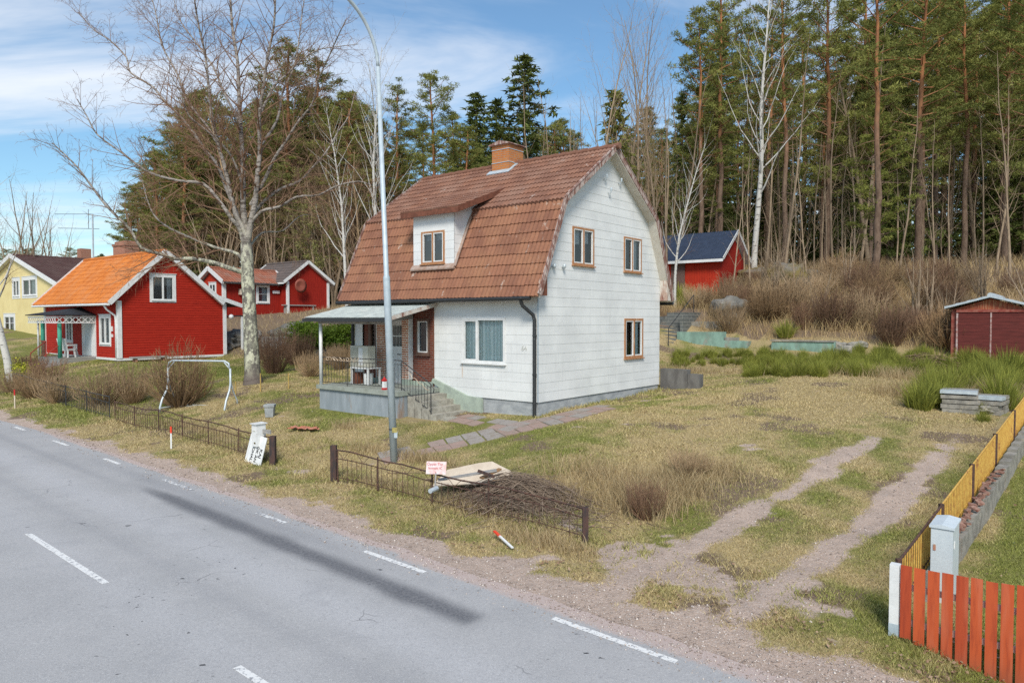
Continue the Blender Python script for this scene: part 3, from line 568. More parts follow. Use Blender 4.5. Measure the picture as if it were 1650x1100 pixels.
def tiles(mb,P0,u,v,nrm,L,S,nc,nr,amp=.022,lift=.028,wave='s',sub=6):
    u=Vector(u).normalized();v=Vector(v).normalized();nrm=Vector(nrm).normalized();P0=Vector(P0)
    def hh(fr):
        if wave=='s': return amp*(.5+.5*math.cos(2*math.pi*fr))
        return amp*abs(math.sin(2*math.pi*fr))**.7
    rr=random.Random(3)
    for r in range(nr):
        sl=[rr.uniform(-.008,.008) for _ in range(nc)]
        lo=[];hi=[];bt=[]
        for i in range(nc*sub+1):
            fr=(i%sub)/sub; x=L*i/(nc*sub); c=min(nc-1,i//sub); j=sl[c]
            lo.append(mb.p(P0+u*x+v*(S*r/nr+j)+nrm*(hh(fr)+lift))); hi.append(mb.p(P0+u*x+v*(S*(r+1)/nr+.03)+nrm*(hh(fr)+.004))); bt.append(mb.p(P0+u*x+v*(S*r/nr+j)+nrm*(-.01)))
        for i in range(nc*sub):
            uv=[(i/sub,r),((i+1)/sub-1e-3,r),((i+1)/sub-1e-3,r+.98),(i/sub,r+.98)]; uv=[(max(min(p[0],i//sub+.99),i//sub+.01),p[1]+.01) for p in uv]
            mb.f.append([lo[i],lo[i+1],hi[i+1],hi[i]]); mb.uv.append(uv); mb.mi.append(mb.cur)
            mb.f.append([bt[i],bt[i+1],lo[i+1],lo[i]]); mb.uv.append(uv); mb.mi.append(mb.cur)
def window(root,T,s0,s1,z0,z1,fm,bars=(.5,),hbars=(),fw=.06,d=.035,sill=True,hole=True,curt=None,curtf=(0,1),casing=None,cw=.1,open_=None,label=None,glass='glass',sash=None,smat=None,deep=.22):
    """window part with pane, sill and curtain as sub-parts"""
    mb=MB(T); y0=-.06 if hole else .004
    def fbox(a,b,c,e,dd=d,bk=y0): mb.box(a,b,bk,dd,c,e)
    fbox(s0,s0+fw,z0,z1);fbox(s1-fw,s1,z0,z1);fbox(s0+fw,s1-fw,z1-fw,z1);fbox(s0+fw,s1-fw,z0,z0+fw)
    w=s1-s0
    for b_ in bars: fbox(s0+w*b_-fw*.55,s0+w*b_+fw*.55,z0+fw,z1-fw,d+.004)
    for b_ in hbars: fbox(s0+fw,s1-fw,z0+(z1-z0)*b_-.014,z0+(z1-z0)*b_+.014,d-.02)
    f=mb.build('window',fm,root)
    if label: f['label']=label
    if sash:
        mb=MB(T)
        for p,q in sash:
            a_=s0+fw+(w-2*fw)*p+.005; b_=s0+fw+(w-2*fw)*q-.005; t=.035
            for bx in ((a_,a_+t,z0+fw,z1-fw),(b_-t,b_,z0+fw,z1-fw),(a_+t,b_-t,z0+fw,z0+fw+t),(a_+t,b_-t,z1-fw-t,z1-fw)): mb.box(bx[0],bx[1],y0+.02,d-.008,bx[2],bx[3])
        mb.build('sash',smat or K['white'],f)
    mb=MB(T); yy=-.02 if hole else .02; mb.face([(s0+fw*.5,yy,z0+fw*.5),(s1-fw*.5,yy,z0+fw*.5),(s1-fw*.5,yy,z1-fw*.5),(s0+fw*.5,yy,z1-fw*.5)]); mb.build('pane',K[glass],f)
    if hole:
        mb=MB(T); e=.002
        mb.face([(s0+e,-deep,z0+e),(s1-e,-deep,z0+e),(s1-e,-deep,z1-e),(s0+e,-deep,z1-e)])
        for q in (((s0+e,z0+e),(s0+e,z1-e)),((s1-e,z0+e),(s1-e,z1-e)),((s0+e,z0+e),(s1-e,z0+e)),((s0+e,z1-e),(s1-e,z1-e))):
            mb.face([(q[0][0],-deep,q[0][1]),(q[1][0],-deep,q[1][1]),(q[1][0],0,q[1][1]),(q[0][0],0,q[0][1])])
        mb.build('reveal',K['int_grey'],f)
        if curt:
            mb=MB(T); n=40
            for c0,c1,cz in ([(curtf[0],curtf[1],0.)] if len(curtf)==2 else [curtf[i:i+3] for i in range(0,len(curtf),3)]):
                for i in range(n):
                    p,q=(c0+(c1-c0)*i/n,c0+(c1-c0)*(i+1)/n); yf=lambda t:-.13+.022*math.sin(t*46)+.01*math.sin(t*17)
                    sa,sb=s0+w*p,s0+w*q; zb=z0+(z1-z0)*cz+.01
                    mb.face([(sa,yf(p),zb),(sb,yf(q),zb),(sb,yf(q),z1-.02),(sa,yf(p),z1-.02)],[(p*w,0),(q*w,0),(q*w,1),(p*w,1)])
            mb.build('curtain',K[curt],f)
    if not hole:
        mb=MB(T); mb.face([(s0+.01,.007,z0+.01),(s1-.01,.007,z0+.01),(s1-.01,.007,z1-.01),(s0+.01,.007,z1-.01)]); mb.build('reveal',K['int_grey'],f)
        if curt:
            mb=MB(T)
            for c0,c1 in ((curtf[0],curtf[1]),): mb.face([(s0+w*c0,.012,z0+.05),(s0+w*c1,.012,z0+.05),(s0+w*c1,.012,z1-.04),(s0+w*c0,.012,z1-.04)],[(0,0),(.4,0),(.4,1),(0,1)])
            mb.build('curtain',K[curt],f)
    if sill: mb=MB(T); mb.box(s0-.03,s1+.03,.0,d+.05,z0-.035,z0-.003); mb.build('sill',fm if sill is True else sill,f)
    if casing:
        mb=MB(T)
        for bx in ((s0-cw,s0-.003,z0-cw,z1+cw),(s1+.003,s1+cw,z0-cw,z1+cw),(s0-.003,s1+.003,z1+.003,z1+cw),(s0-.003,s1+.003,z0-cw,z0-.003)): mb.box(bx[0],bx[1],.004,.03,bx[2],bx[3])
        mb.box(s0-cw-.04,s1+cw+.04,.004,.06,z1+cw+.002,z1+cw+.03); mb.build('casing',casing,f)
    return f
RZ=-TH
# ================================================================ the white house
HO=W(0,0,0)
H=empty('house',HO,RZ,'white two-storey house with brown tiled gambrel roof and a brick chimney','house')
L,WD=8.03,7.25; ZB,ZE,ZK,ZR=1.54,4.55,7.30,9.26; KK,E_,GO=.857,.40,.324
rl=lambda z:(-E_+(z-ZE)*(KK+E_)/(ZK-ZE)) if z<ZK else KK+(z-ZK)*(WD/2-KK)/(ZR-ZK)
yl=lambda z:max(0,rl(z)+.06); yr=lambda z:min(WD,WD-rl(z)-.06)
# gable wall on the right
GH=[(1.66,2.84,5.50,6.64),(4.68,5.86,5.45,6.60),(4.74,6.00,2.57,3.90)]
mb=MB(SD(0)); clad(mb,yl,yr,ZB,ZR-.1,.27,breaks=(5.4,ZK),holes=GH)
mb.T=FR(0); FH=[(-2.90,-1.19,2.57,3.92),(-7.60,-4.13,1.60,4.60)]
clad(mb,lambda z:-4.6 if False else -L,lambda z:0,ZB,4.62,.27,holes=FH)
mb.T=lambda s,d,z:(-L-d,s,z); clad(mb,yl,yr,ZB,ZR-.1,.27,breaks=(5.4,ZK))
mb.T=lambda s,d,z:(s,WD+d,z); clad(mb,lambda z:-L,lambda z:0,ZB,4.62,.27)
mb.build('wall',K['siding'],H)
mb=MB(); mb.box(-L+.03,-.03,.03,WD-.03,.2,ZB-.012); mb.box(-L-.0,-.0,.0,WD,ZB-.012,ZB-.004)
mb.build('plinth',K['plinth'],H)
mb=MB(); mb.bar((-.012,-.012,ZB),(-.012,-.012,4.6),.03,.03); mb.build('corner_strip',K['galv'],H)
# brick-clad entrance bay
mb=MB(FR(.06)); BZ0,BZ1=1.88,4.45
for s0,s1,z0,z1 in ((-7.60,-7.31,BZ0,BZ1),(-7.31,-6.70,BZ0,2.74),(-7.31,-6.70,3.86,BZ1),(-6.70,-5.16,3.92,BZ1),(-5.16,-4.96,BZ0,BZ1),(-4.96,-4.36,BZ0,2.74),(-4.96,-4.36,3.88,BZ1),(-4.36,-4.13,BZ0,BZ1)):
    mb.face([(s0,0,z0),(s1,0,z0),(s1,0,z1),(s0,0,z1)],[(s0,z0),(s1,z0),(s1,z1),(s0,z1)])
mb.T=lambda s,d,z:(s,d,z); mb.face([(-4.13,0,BZ0),(-4.13,.06,BZ0),(-4.13,.06,BZ1),(-4.13,0,BZ1)],[(0,BZ0),(.06,BZ0),(.06,BZ1),(0,BZ1)])
mb.build('brick_cladding',K['brickred'],H)
for s0,s1 in ((-6.72,-6.38),(-5.48,-5.16)):
    mb=MB(); mb.box(s0,s1,-.12,.055,1.92,4.25); mb.build('brick_pilaster',K['brickstripe'],H)
    mb=MB(); mb.box(s1 if s1>-6 else s0-.03,(s1 if s1>-6 else s0-.03)+.03,-.125,.04,1.92,4.2); mb.build('trim',K['white'],H)
for bx in ((-7.60,-6.38,.0,.05,1.60,1.878),(-5.48,-4.15,.0,.05,1.60,1.878),(-6.74,-6.36,-.13,-.002,1.70,1.92),(-5.5,-5.14,-.13,-.002,1.70,1.92)): mb=MB(); mb.box(*bx); mb.build('entrance_base',K['conc_green'],H)
mb=MB(); mb.box(-4.14,-4.10,-.03,.05,1.62,4.5); mb.build('trim',K['brown'],H)
# door
mb=MB(FR(.06)); mb.box(-6.37,-5.49,0,.03,1.75,3.9); mb.box(-6.37,-6.27,.03,.09,1.75,3.9); mb.box(-5.56,-5.49,.03,.09,1.75,3.9); mb.box(-6.27,-5.56,.03,.09,3.82,3.9)
dr=mb.build('door',K['white'],H)
mb=MB(FR(0)); 
for i in range(3):
    for j in range(2): mb.box(-6.06+i*.17,-5.93+i*.17,-.02,-.008,2.98+j*.36,3.30+j*.36)
mb.build('door_pane',simple('door_glass',(.07,.08,.08),(.10,.11,.11),4,.1,0,.6),dr)
mb=MB(FR(0)); mb.tube([(-5.66,.0,2.72),(-5.66,.05,2.72),(-5.78,.05,2.72)],.014,6); mb.build('door_handle',K['black'],dr)
mb=MB(); mb.box(-6.37,-5.49,-.06,.03,1.73,1.76); mb.build('doorstep',K['greywood'],H)
# windows
window(H,FR(.0),-2.90,-1.19,2.57,3.92,K['white'],bars=(.36,),fw=.075,sill=K['white'],curt='curtain',sash=((0,.34),))
mb=MB(FR(0))
for s in (-2.92,): mb.box(s,s+.05,.006,.009,2.1,2.53)
mb.build('rust_streak',simple('rust_run',(.60,.50,.42),(.70,.71,.70),5,.8,0,xyz=(3,1,.4),lo=.4,hi=.6),H)
window(H,FR(.06),-7.31,-6.70,2.74,3.86,K['dframe'],bars=(),fw=.09,d=.05,curt='lace',curtf=(0,1,.86),sash=((0.,1),),smat=K['dframe'])
window(H,FR(.06),-4.96,-4.36,2.74,3.88,K['dframe'],bars=(),fw=.07,d=.05,curt='lace',curtf=(0,.12,0),sash=((0,1),))
window(H,SD(0),*GH[0],K['wframe'],bars=(.5,),fw=.06,curt='lace',curtf=(.08,.46,.55,.56,.92,.6),sash=((0,.48),(.52,1)))
window(H,SD(0),*GH[1],K['wframe'],bars=(.47,),fw=.05,curt='lace',curtf=(.60,.95,.1),sash=((0,.47),(.5,1)))
window(H,SD(0),*GH[2],K['wframe'],bars=(.5,),fw=.075,curt='curtain',curtf=(.55,.95,0),sash=((0,.48),(.52,1)))
# roof: deck, tiles, rakes, soffit
prof=[(-E_,ZE),(KK,ZK),(WD/2,ZR),(WD-KK,ZK),(WD+E_,ZE)]
low=[(y*1.0,z-.13) for y,z in reversed(prof)]; low=[(WD+E_-.03,ZE-.07),(WD-KK-.10,ZK-.07),(WD/2,ZR-.16),(KK+.10,ZK-.07),(-E_+.03,ZE-.07)]
mb=MB()
for (p,q,pl,ql) in zip(prof[:-1],prof[1:],low[::-1][:-1],low[::-1][1:]): mb.prism([p,q,ql,pl],0,-L-GO,GO)
rf=mb.build('roof',K['soffit'],H)
def slope(p,q,x0,x1,nc,nr,name,mat,par,y_in=1,**k):
    d=Vector((0,q[0]-p[0],q[1]-p[1])); n=Vector((0,-d.z,d.y)) if d.y>0 else Vector((0,d.z,-d.y))
    if n.z<0: n=-n
    mb=MB(); tiles(mb,(x0,p[0],p[1]),(1,0,0),d,n,x1-x0,d.length,nc,nr,**k); return mb.build(name,mat,par)
slope((-E_-.03,ZE-.06),(KK,ZK+.0),-L-GO,GO,29,9,'lower_tiles',K['maintile'],rf,wave='d',sub=10,amp=.04,lift=.035)
slope((KK-.06,ZK-.02),(WD/2,ZR+.0),-L-GO,GO,29,10,'upper_tiles',K['uptile'],rf,wave='d',sub=10,amp=.04,lift=.035)
slope((WD+E_,ZE-.03),(WD-KK,ZK),-L-GO,GO,29,9,'lower_tiles',K['maintile'],rf,wave='d',sub=10,amp=.04,lift=.035)
slope((WD-KK,ZK),(WD/2,ZR),-L-GO,GO,29,10,'upper_tiles',K['uptile'],rf,wave='d',sub=10,amp=.04,lift=.035)
mb=MB()
for i in range(22): mb.tube([(-L-GO+i*.40,WD/2,ZR+.03),(-L-GO+i*.40+.42,WD/2,ZR+.045)],[.085,.10],10)
mb.build('ridge_tiles',K['uptile'],rf)
for x in (GO+.012,-L-GO-.012):
    mb=MB()
    for p,q in zip(prof[:-1],prof[1:]): mb.bar((x,p[0],p[1]-.0),(x,q[0],q[1]-.0),.03,.19,up=(0,0,1))
    mb.build('barge_board',K['rake'],rf)
mb=MB()
for p,q in zip(prof[:-1],prof[1:]): mb.bar((GO+.0,p[0],p[1]+.085),(GO+.0,q[0],q[1]+.085),.09,.02)
mb.build('verge_strip',K['rake'],rf)
# little corner piece of red sheet at the front eave and boxed rear eave
mb=MB(); mb.prism([(-E_+.05,ZE-.02),(-.0,ZE-.02),(0,ZE+.75)],0,.01,.30); mb.build('eave_box',K['brown'],rf)
mb=MB(); mb.prism([(WD,ZE-.02),(WD+E_-.05,ZE-.02),(WD,ZE+.75)],0,.01,.30); mb.build('eave_box',K['white_peel'],rf)
# chimney
mb=MB(); mb.box(-4.43,-3.67,3.2,4.0,8.4,9.92); ch=mb.build('chimney',K['brickorange'],rf)
mb=MB(); mb.prism([(-4.52,9.92),(-3.58,9.92),(-3.58,9.95),(-4.05,10.06),(-4.52,9.95)],1,3.11,4.09); mb.build('chimney_cap',K['rake'],ch)
mb=MB(); 
for z in (9.75,9.3): mb.box(-4.445,-3.655,3.185,4.015,z,z+.022)
mb.box(-3.75,-3.55,3.7,3.72,9.31,9.325);mb.build('steel_band',K['galv'],ch)
mb=MB(); mb.bar((-4.55,3.12,8.98),(-3.55,3.12,8.98),.25,.03,up=(0,-.6,.8)); mb.bar((-3.6,3.15,9.0),(-3.6,3.62,9.33),.12,.03); mb.build('flashing',K['galv'],ch)
# dormer
DX0,DX1,DY=-5.00,-3.20,-.03
mb=MB(FR(DY)); dh=[(-4.62,-3.60,5.62,6.64)]; clad(mb,lambda z:DX0,lambda z:DX1,5.50,7.24,.27,holes=dh)
mb.T=SD(DX1)
dr_=lambda z:DY; 
sb=lambda z:(-E_+(z-ZE)*(KK+E_)/(ZK-ZE)) if z<ZK else KK+(z-ZK)/.708
clad(mb,lambda z:DY,lambda z:max(DY,sb(z)+.1),5.40,7.2,.27)
mb.face([(DY,.0,7.2),(.9,.0,7.2),(1.9,0,8.0),(1.5,0,7.86),(DY,0,7.3)],[(0,7.2)]*5)
mb.T=lambda s,d,z:(DX0-d,s,z); clad(mb,lambda z:DY,lambda z:max(DY,sb(z)+.1),5.40,7.2,.27); mb.face([(DY,.0,7.2),(.9,.0,7.2),(1.9,0,8.0),(1.5,0,7.86),(DY,0,7.3)],[(0,7.2)]*5)
dm=mb.build('dormer',K['siding'],H)
window(dm,FR(DY),-4.62,-3.60,5.62,6.64,K['wframe'],bars=(.5,),fw=.055,curt='lace',curtf=(.1,.9,.72),sash=((0,.49),(.51,1)),glass='glassr')
mb=MB(); dp=[(-.25,7.22),(1.95,8.06)]
mb.prism([(-.25,7.26),(1.95,8.10),(1.95,8.0),(-.25,7.12)],0,-5.30,-2.82); dfr=mb.build('dormer_roof',K['brown'],dm)
slope((-.29,7.27),(1.98,8.13),-5.32,-2.80,12,6,'dormer_tiles',K['uptile'],dfr,wave='d',sub=8,amp=.024,lift=.03)
mb=MB(); mb.box(-5.33,-2.79,-.285,-.255,7.10,7.27)
for x in (-5.325,-2.795): mb.bar((x,-.26,7.20),(x,1.95,8.05),.03,.17)
mb.build('fascia',K['brown'],dfr)
mb=MB(); mb.prism([(-.036,5.60),(-.15,5.46),(-.14,5.42),(-.034,5.42)],0,DX0-.05,DX1+.05); mb.bar((DX1+.05,-.08,5.5),(DX1+.05,.66,7.08),.10,.03,up=(0,-.9,.4)); mb.build('flashing',simple('lead',(.42,.33,.28),(.34,.22,.16),6,.7,.1),dm)
# gutters and pipes
mb=MB(); mb.tube([(-L-.4,-E_-.06,4.44),(.05,-E_-.06,4.46)],.06,8); mb.tube([(-L-.3,WD+E_+.06,4.44),(.3,WD+E_+.06,4.44)],.06,8); mb.build('gutter',K['blackpipe'],H)
mb=MB(); mb.tube([(-.30,-E_-.05,4.44),(-.28,-.38,4.26),(-.10,-.12,4.0),(-.08,-.08,3.86),(-.08,-.08,1.05),(-.08,-.18,.98)],.052,10)
for z in (3.4,2.3,1.5): mb.tube([(-.08,-.08,z),(-.08,-.08,z+.04)],.064,10)
mb.build('downpipe',K['blackpipe'],H)
mb=MB(); mb.tube([(-L-.04,-.05,4.44),(-L-.04,-.05,1.1)],.055,10); mb.build('downpipe',K['blackpipe'],H)
# insulators, hooks, wall light
for y,z in ((3.40,8.29),(4.31,8.30),(3.66,7.90)):
    mb=MB(); mb.tube([(0,y,z),(.10,y,z-.05),(.13,y,z),(.13,y,z+.06)],.014,6); mb.lathe([(0,.14),(.025,.13),(.035,.08),(.022,.06),(.035,.04),(0,.0)],10,(.13,y,z-.0)); mb.build('insulator',K['galv'],H,True)
for y,z in ((.62,5.38),(1.12,5.40)):
    mb=MB(); mb.tube([(0,y,z),(.09,y,z)],.02,8); mb.lathe([(0,.09),(.045,.07),(.05,0),(.03,-.05),(0,-.06)],10,(.1,y,z)); mb.build('insulator',K['galvlt'],H,True)
def text(s,size,T4,mat,parent=None,name='lettering',ext=.002,bold=0.,ls=1.):
    cu=bpy.data.curves.new(name,'FONT'); cu.body=s; cu.size=size; cu.extrude=ext; cu.align_x='CENTER'; cu.align_y='CENTER'; cu.offset=bold; cu.space_line=ls
    tmp=bpy.data.objects.new(name,cu); me=bpy.data.meshes.new_from_object(tmp); bpy.data.objects.remove(tmp)
    me.materials.clear(); me.materials.append(mat); o=bpy.data.objects.new(name,me); col.objects.link(o); o.parent=parent; o.matrix_local=T4; return o
def TM(loc,x,y): # matrix with text x axis and y axis
    x=Vector(x).normalized();y=Vector(y).normalized();z=x.cross(y); m_=Matrix((x,y,z)).transposed().to_4x4(); m_.translation=Vector(loc); return m_
text('64',.20,TM((-.50,-.015,3.05),(1,0,0),(0,0,1)),simple('pale_number',(.56,.57,.54),(.66,.67,.64),20,.6,0),H,'house_number',.006)
# porch
SZ=1.74; PX0,PX1,PY=-7.72,-3.80,-1.85
mb=MB(); mb.box(PX0+.08,PX1-.02,PY+.08,-.02,.3,SZ-.13); pl=mb.build('porch_base',simple('porch_wall',(.33,.37,.40),(.25,.285,.31),2.2,.9,.3,c3=(.30,.22,.17),xyz=(2,2,.5)),H)
mb=MB(); mb.box(PX0,PX1+.02,PY,-.004,SZ-.13,SZ); mb.build('porch_slab',simple('slab',(.34,.37,.33),(.26,.28,.24),4,.9,.3),pl,bevel=.01)
mb=MB(); 
for i in range(4):
    z=SZ-.155*(i+1); x=PX1+.02+.29*i; mb.box(x,x+.31,-1.45,-.10+.0,.6,z); 
mb.box(PX1+1.18,PX1+1.55,-1.35,-.02,.7,SZ-.155*4-.10)
st=mb.build('steps',simple('step_concrete',(.42,.40,.34),(.27,.25,.21),5,.9,.3),pl,bevel=.012)
mb=MB(); mb.prism([(PX1,.6),(PX1+1.75,.6),(PX1+1.75,ZB-.02),(PX1+1.16,ZB+.02),(PX1-.3,ZB+.47),(PX1-.34,1.9),(PX1,SZ)],1,-.10,-.008); mb.build('stair_side',K['conc_green'],pl)
mb=MB(); mb.tube([(-7.60,-1.74,SZ),(-7.60,-1.74,3.95)],.055,14); mb.build('porch_post',K['white'],pl,True)
# porch roof
mb=MB(); zf=3.93; zr_=4.40
def prz(y): return zf+(zr_-zf)*(y+2.05)/2.05
n=70
for i in range(n):
    x0=-8.05+4.1*i/n; x1=-8.05+4.1*(i+1)/n; h=lambda t:.012*math.cos(t*math.pi)
    ks=6
    for k_ in range(ks):
        xa=x0+(x1-x0)*k_/ks; xb=x0+(x1-x0)*(k_+1)/ks; ha=.013*math.cos(2*math.pi*k_/ks); hb=.013*math.cos(2*math.pi*(k_+1)/ks)
        mb.face([(xa,-2.05,zf+ha),(xb,-2.05,zf+hb),(xb,0,zr_+hb),(xa,0,zr_+ha)])
pr=mb.build('porch_roof',K['tin'],H)
mb=MB(); mb.prism([(-2.0,prz(-2.0)-.03),(0,prz(0)-.03),(0,prz(0)-.11),(-2.0,prz(-2.0)-.13)],0,-8.0,-4.0); mb.build('roof_boards',K['greywood'],pr)
mb=MB(); mb.box(-8.1,-3.93,-2.10,-2.04,3.80,3.90); mb.build('gutter',K['blackpipe'],pr)
mb=MB(); mb.bar((-3.97,-2.05,zf-.05),(-3.97,0,zr_-.05),.03,.12); mb.bar((-8.04,-2.05,zf-.05),(-8.04,0,zr_-.05),.03,.12); mb.build('fascia',K['white_peel'],pr)
mb=MB(); mb.bar((-5.12,-1.95,3.80),(-5.12,0,3.95),.09,.12); mb.bar((-7.6,-1.8,3.78),(-4.2,-1.8,3.78),.07,.1); mb.build('beam',K['greywood'],pr)
# iron railing
mb=MB(); rr=.012
def rail(pts,r=rr): mb.tube(pts,r,6)
rail([(-7.55,-1.70,SZ+.90),(-4.05,-1.45,SZ+.90)],.014); rail([(-7.55,-1.70,SZ+.08),(-4.05,-1.45,SZ+.08)]); rail([(-7.55,-1.70,SZ+.78),(-4.05,-1.45,SZ+.78)],.009)
for i in range(27):
    t=i/26; x=-7.55+3.5*t; y=-1.70+.25*t; rail([(x,y,SZ+.08),(x,y,SZ+.78)],.007)
rail([(-6.4,-1.62,SZ-.02),(-6.4,-1.62,SZ+.9)],.014); rail([(-4.05,-1.45,SZ-.02),(-4.05,-1.45,SZ+.9)],.015)
ex,ez=-2.83,SZ-.66
rail([(-4.05,-1.45,SZ+.90),(ex,-1.42,ez+.92),(ex+.13,-1.42,ez+.78),(ex+.10,-1.42,ez+.68)],.016); rail([(-4.05,-1.45,SZ+.78),(ex,-1.42,ez+.80)],.008); rail([(-4.05,-1.45,SZ+.08),(ex,-1.42,ez+.12)])
rail([(ex,-1.42,ez-.1),(ex,-1.42,ez+.92)],.016)
for i in range(1,10):
    t=i/10; x=-4.05+(ex+4.05)*t; rail([(x,-1.44,SZ+.08-(SZ-ez-.04)*t),(x,-1.44,SZ+.78-(SZ-ez-.02)*t)],.007)
rg=mb.build('railing',K['black'],pl)
mb=MB(); 
for i in range(5):
    x=-7.35+.34*i; mb.tube([(x+.17*math.sin(t/8*3.14*2)*.6+.3*t/16,-1.72,SZ+.86+.06*math.cos(t/8*3.14*2+i)) for t in range(13)],.008,5)
mb.tube([(-3.75+.1*i,-1.47,SZ+.55-.055*i+.04*math.sin(i*2.3)) for i in range(10)],.009,5)
mb.build('scroll',simple('cream_iron',(.62,.50,.38),(.5,.38,.26),9,.6,0),rg)
def onhouse(x,y,z): return H.matrix_basis@Vector((x,y,z))
bpy.context.view_layer.update()
# things on the porch
t=empty('table',onhouse(-6.55,-.75,SZ),RZ,'small white table with a bulky appliance on it, on the porch','table')
mb=MB(); mb.box(-.45,.45,-.28,.28,.52,.56); mb.build('table_top',K['white'],t)
for x in (-.41,.41):
    for y in (-.24,.24): mb=MB(); mb.box(x-.025,x+.025,y-.025,y+.025,0,.52); mb.build('leg',K['white'],t)
t=empty('heat_pump',onhouse(-6.65,-.78,SZ+.56),RZ,'cream boxy appliance standing on the white porch table','appliance')
mb=MB(); mb.box(-.44,.44,-.16,.16,.02,.70); mb.build('casing',simple('cream_casing',(.62,.60,.50),(.56,.54,.45),3,.5,0),t,bevel=.02)
mb=MB(); mb.box(-.42,-.06,-.175,-.162,.05,.66); 
for i in range(12): mb.box(-.41,-.07,-.185,-.176,.08+i*.047,.095+i*.047)
mb.build('grille',simple('cream_grille',(.50,.49,.41),(.44,.43,.36),6,.6,0),t)
mb=MB(); mb.box(.0,.2,-.178,-.162,.08,.64); mb.build('panel',K['white'],t)
o=MB(); o.lathe([(0,0),(.14,0),(.17,.36),(.0,.36)],16); tag(o.build('bucket',K['white'],loc=onhouse(-6.45,-.72,SZ),smooth=False),'white bucket under the porch table','bucket')
o=MB(); o.box(-.14,.14,-.12,.12,0,.38); tag(o.build('crate',K['brown'],loc=onhouse(-6.95,-.75,SZ),rz=RZ),'dark red crate under the left end of the porch table','crate')
t=empty('lantern',onhouse(-4.62,-1.62,SZ),RZ,'small red and white lantern at the porch edge behind the lamp post','lantern')
o=MB(); o.box(-.06,.06,-.06,.06,0,.06); o.box(-.06,.06,-.06,.06,.26,.32); o.lathe([(.06,.32),(0,.40)],8); o.build('lantern_frame',K['redpaint'],t)
o=MB(); o.box(-.05,.05,-.05,.05,.06,.26); o.build('lantern_glass',K['white'],t)
# ================================================================ street lamp
lb=GW(635,745); lamp=empty('street_lamp',(lb.x,lb.y,lb.z),RZ,'tall galvanised street lamp standing in front of the white house','street lamp')
D=lb.y; top=at(609,108,D); bx=top.x-lb.x; bz=top.z-lb.z
mb=MB(); 
def LP(t): return (bx*t,0,bz*t)
lamp.rotation_euler=(0,0,0)
tt=(at(625,447,D).z-lb.z)/bz
mb.tube([LP(-.02),LP(tt-.004),LP(tt),LP(tt+.006),LP(1)],[.092,.084,.084,.062,.052],18); mb.build('pole',K['galv'],lamp,True)
e0=Vector(LP(1)); dirn=Vector((-SX,-CX,0)); up=Vector((bx,0,bz)).normalized()
arm=[e0]; 
for i in range(1,13):
    th=math.radians(62)*i/12; arm.append(e0+dirn*(1.5*(1-math.cos(th)))+up*(1.5*math.sin(th)))
arm+= [arm[-1]+(arm[-1]-arm[-2]).normalized()*s for s in (.5,1.0)]
mb=MB(); mb.tube(arm,.042,12); mb.build('arm',K['galv'],lamp,True)
hd=arm[-1]; hdir=(dirn*.98+Vector((0,0,.12))).normalized()
mb=MB(); mb.tube([hd-hdir*.05,hd+hdir*.1,hd+hdir*.35,hd+hdir*.62,hd+hdir*.7],[.05,.10,.14,.11,.03],14); mb.build('lamp_head',K['galv'],lamp,True)
mb=MB(); mb.tube([hd+hdir*.2-Vector((0,0,.06)),hd+hdir*.55-Vector((0,0,.06))],[.09,.08],12); mb.build('lamp_lens',K['white'],lamp,True)
mb=MB(); mb.tube([LP((at(634,692,D).z-lb.z)/bz),LP((at(634,690,D).z-lb.z)/bz)],.095,18); mb.build('strap',K['black'],lamp)
mb=MB(); zz_=(at(634,691,D).z-lb.z); mb.box(bx*zz_/bz+.0,bx*zz_/bz+.12,-.105,-.09,zz_-.07,zz_+.05); mb.build('tag',simple('yellow_tag',(.45,.38,.12),(.3,.26,.1),20,.6,0),lamp)
mb=MB(); mb.box(.02,.10,-.10,-.085,.62,.78); mb.build('hatch',K['galv'],lamp)
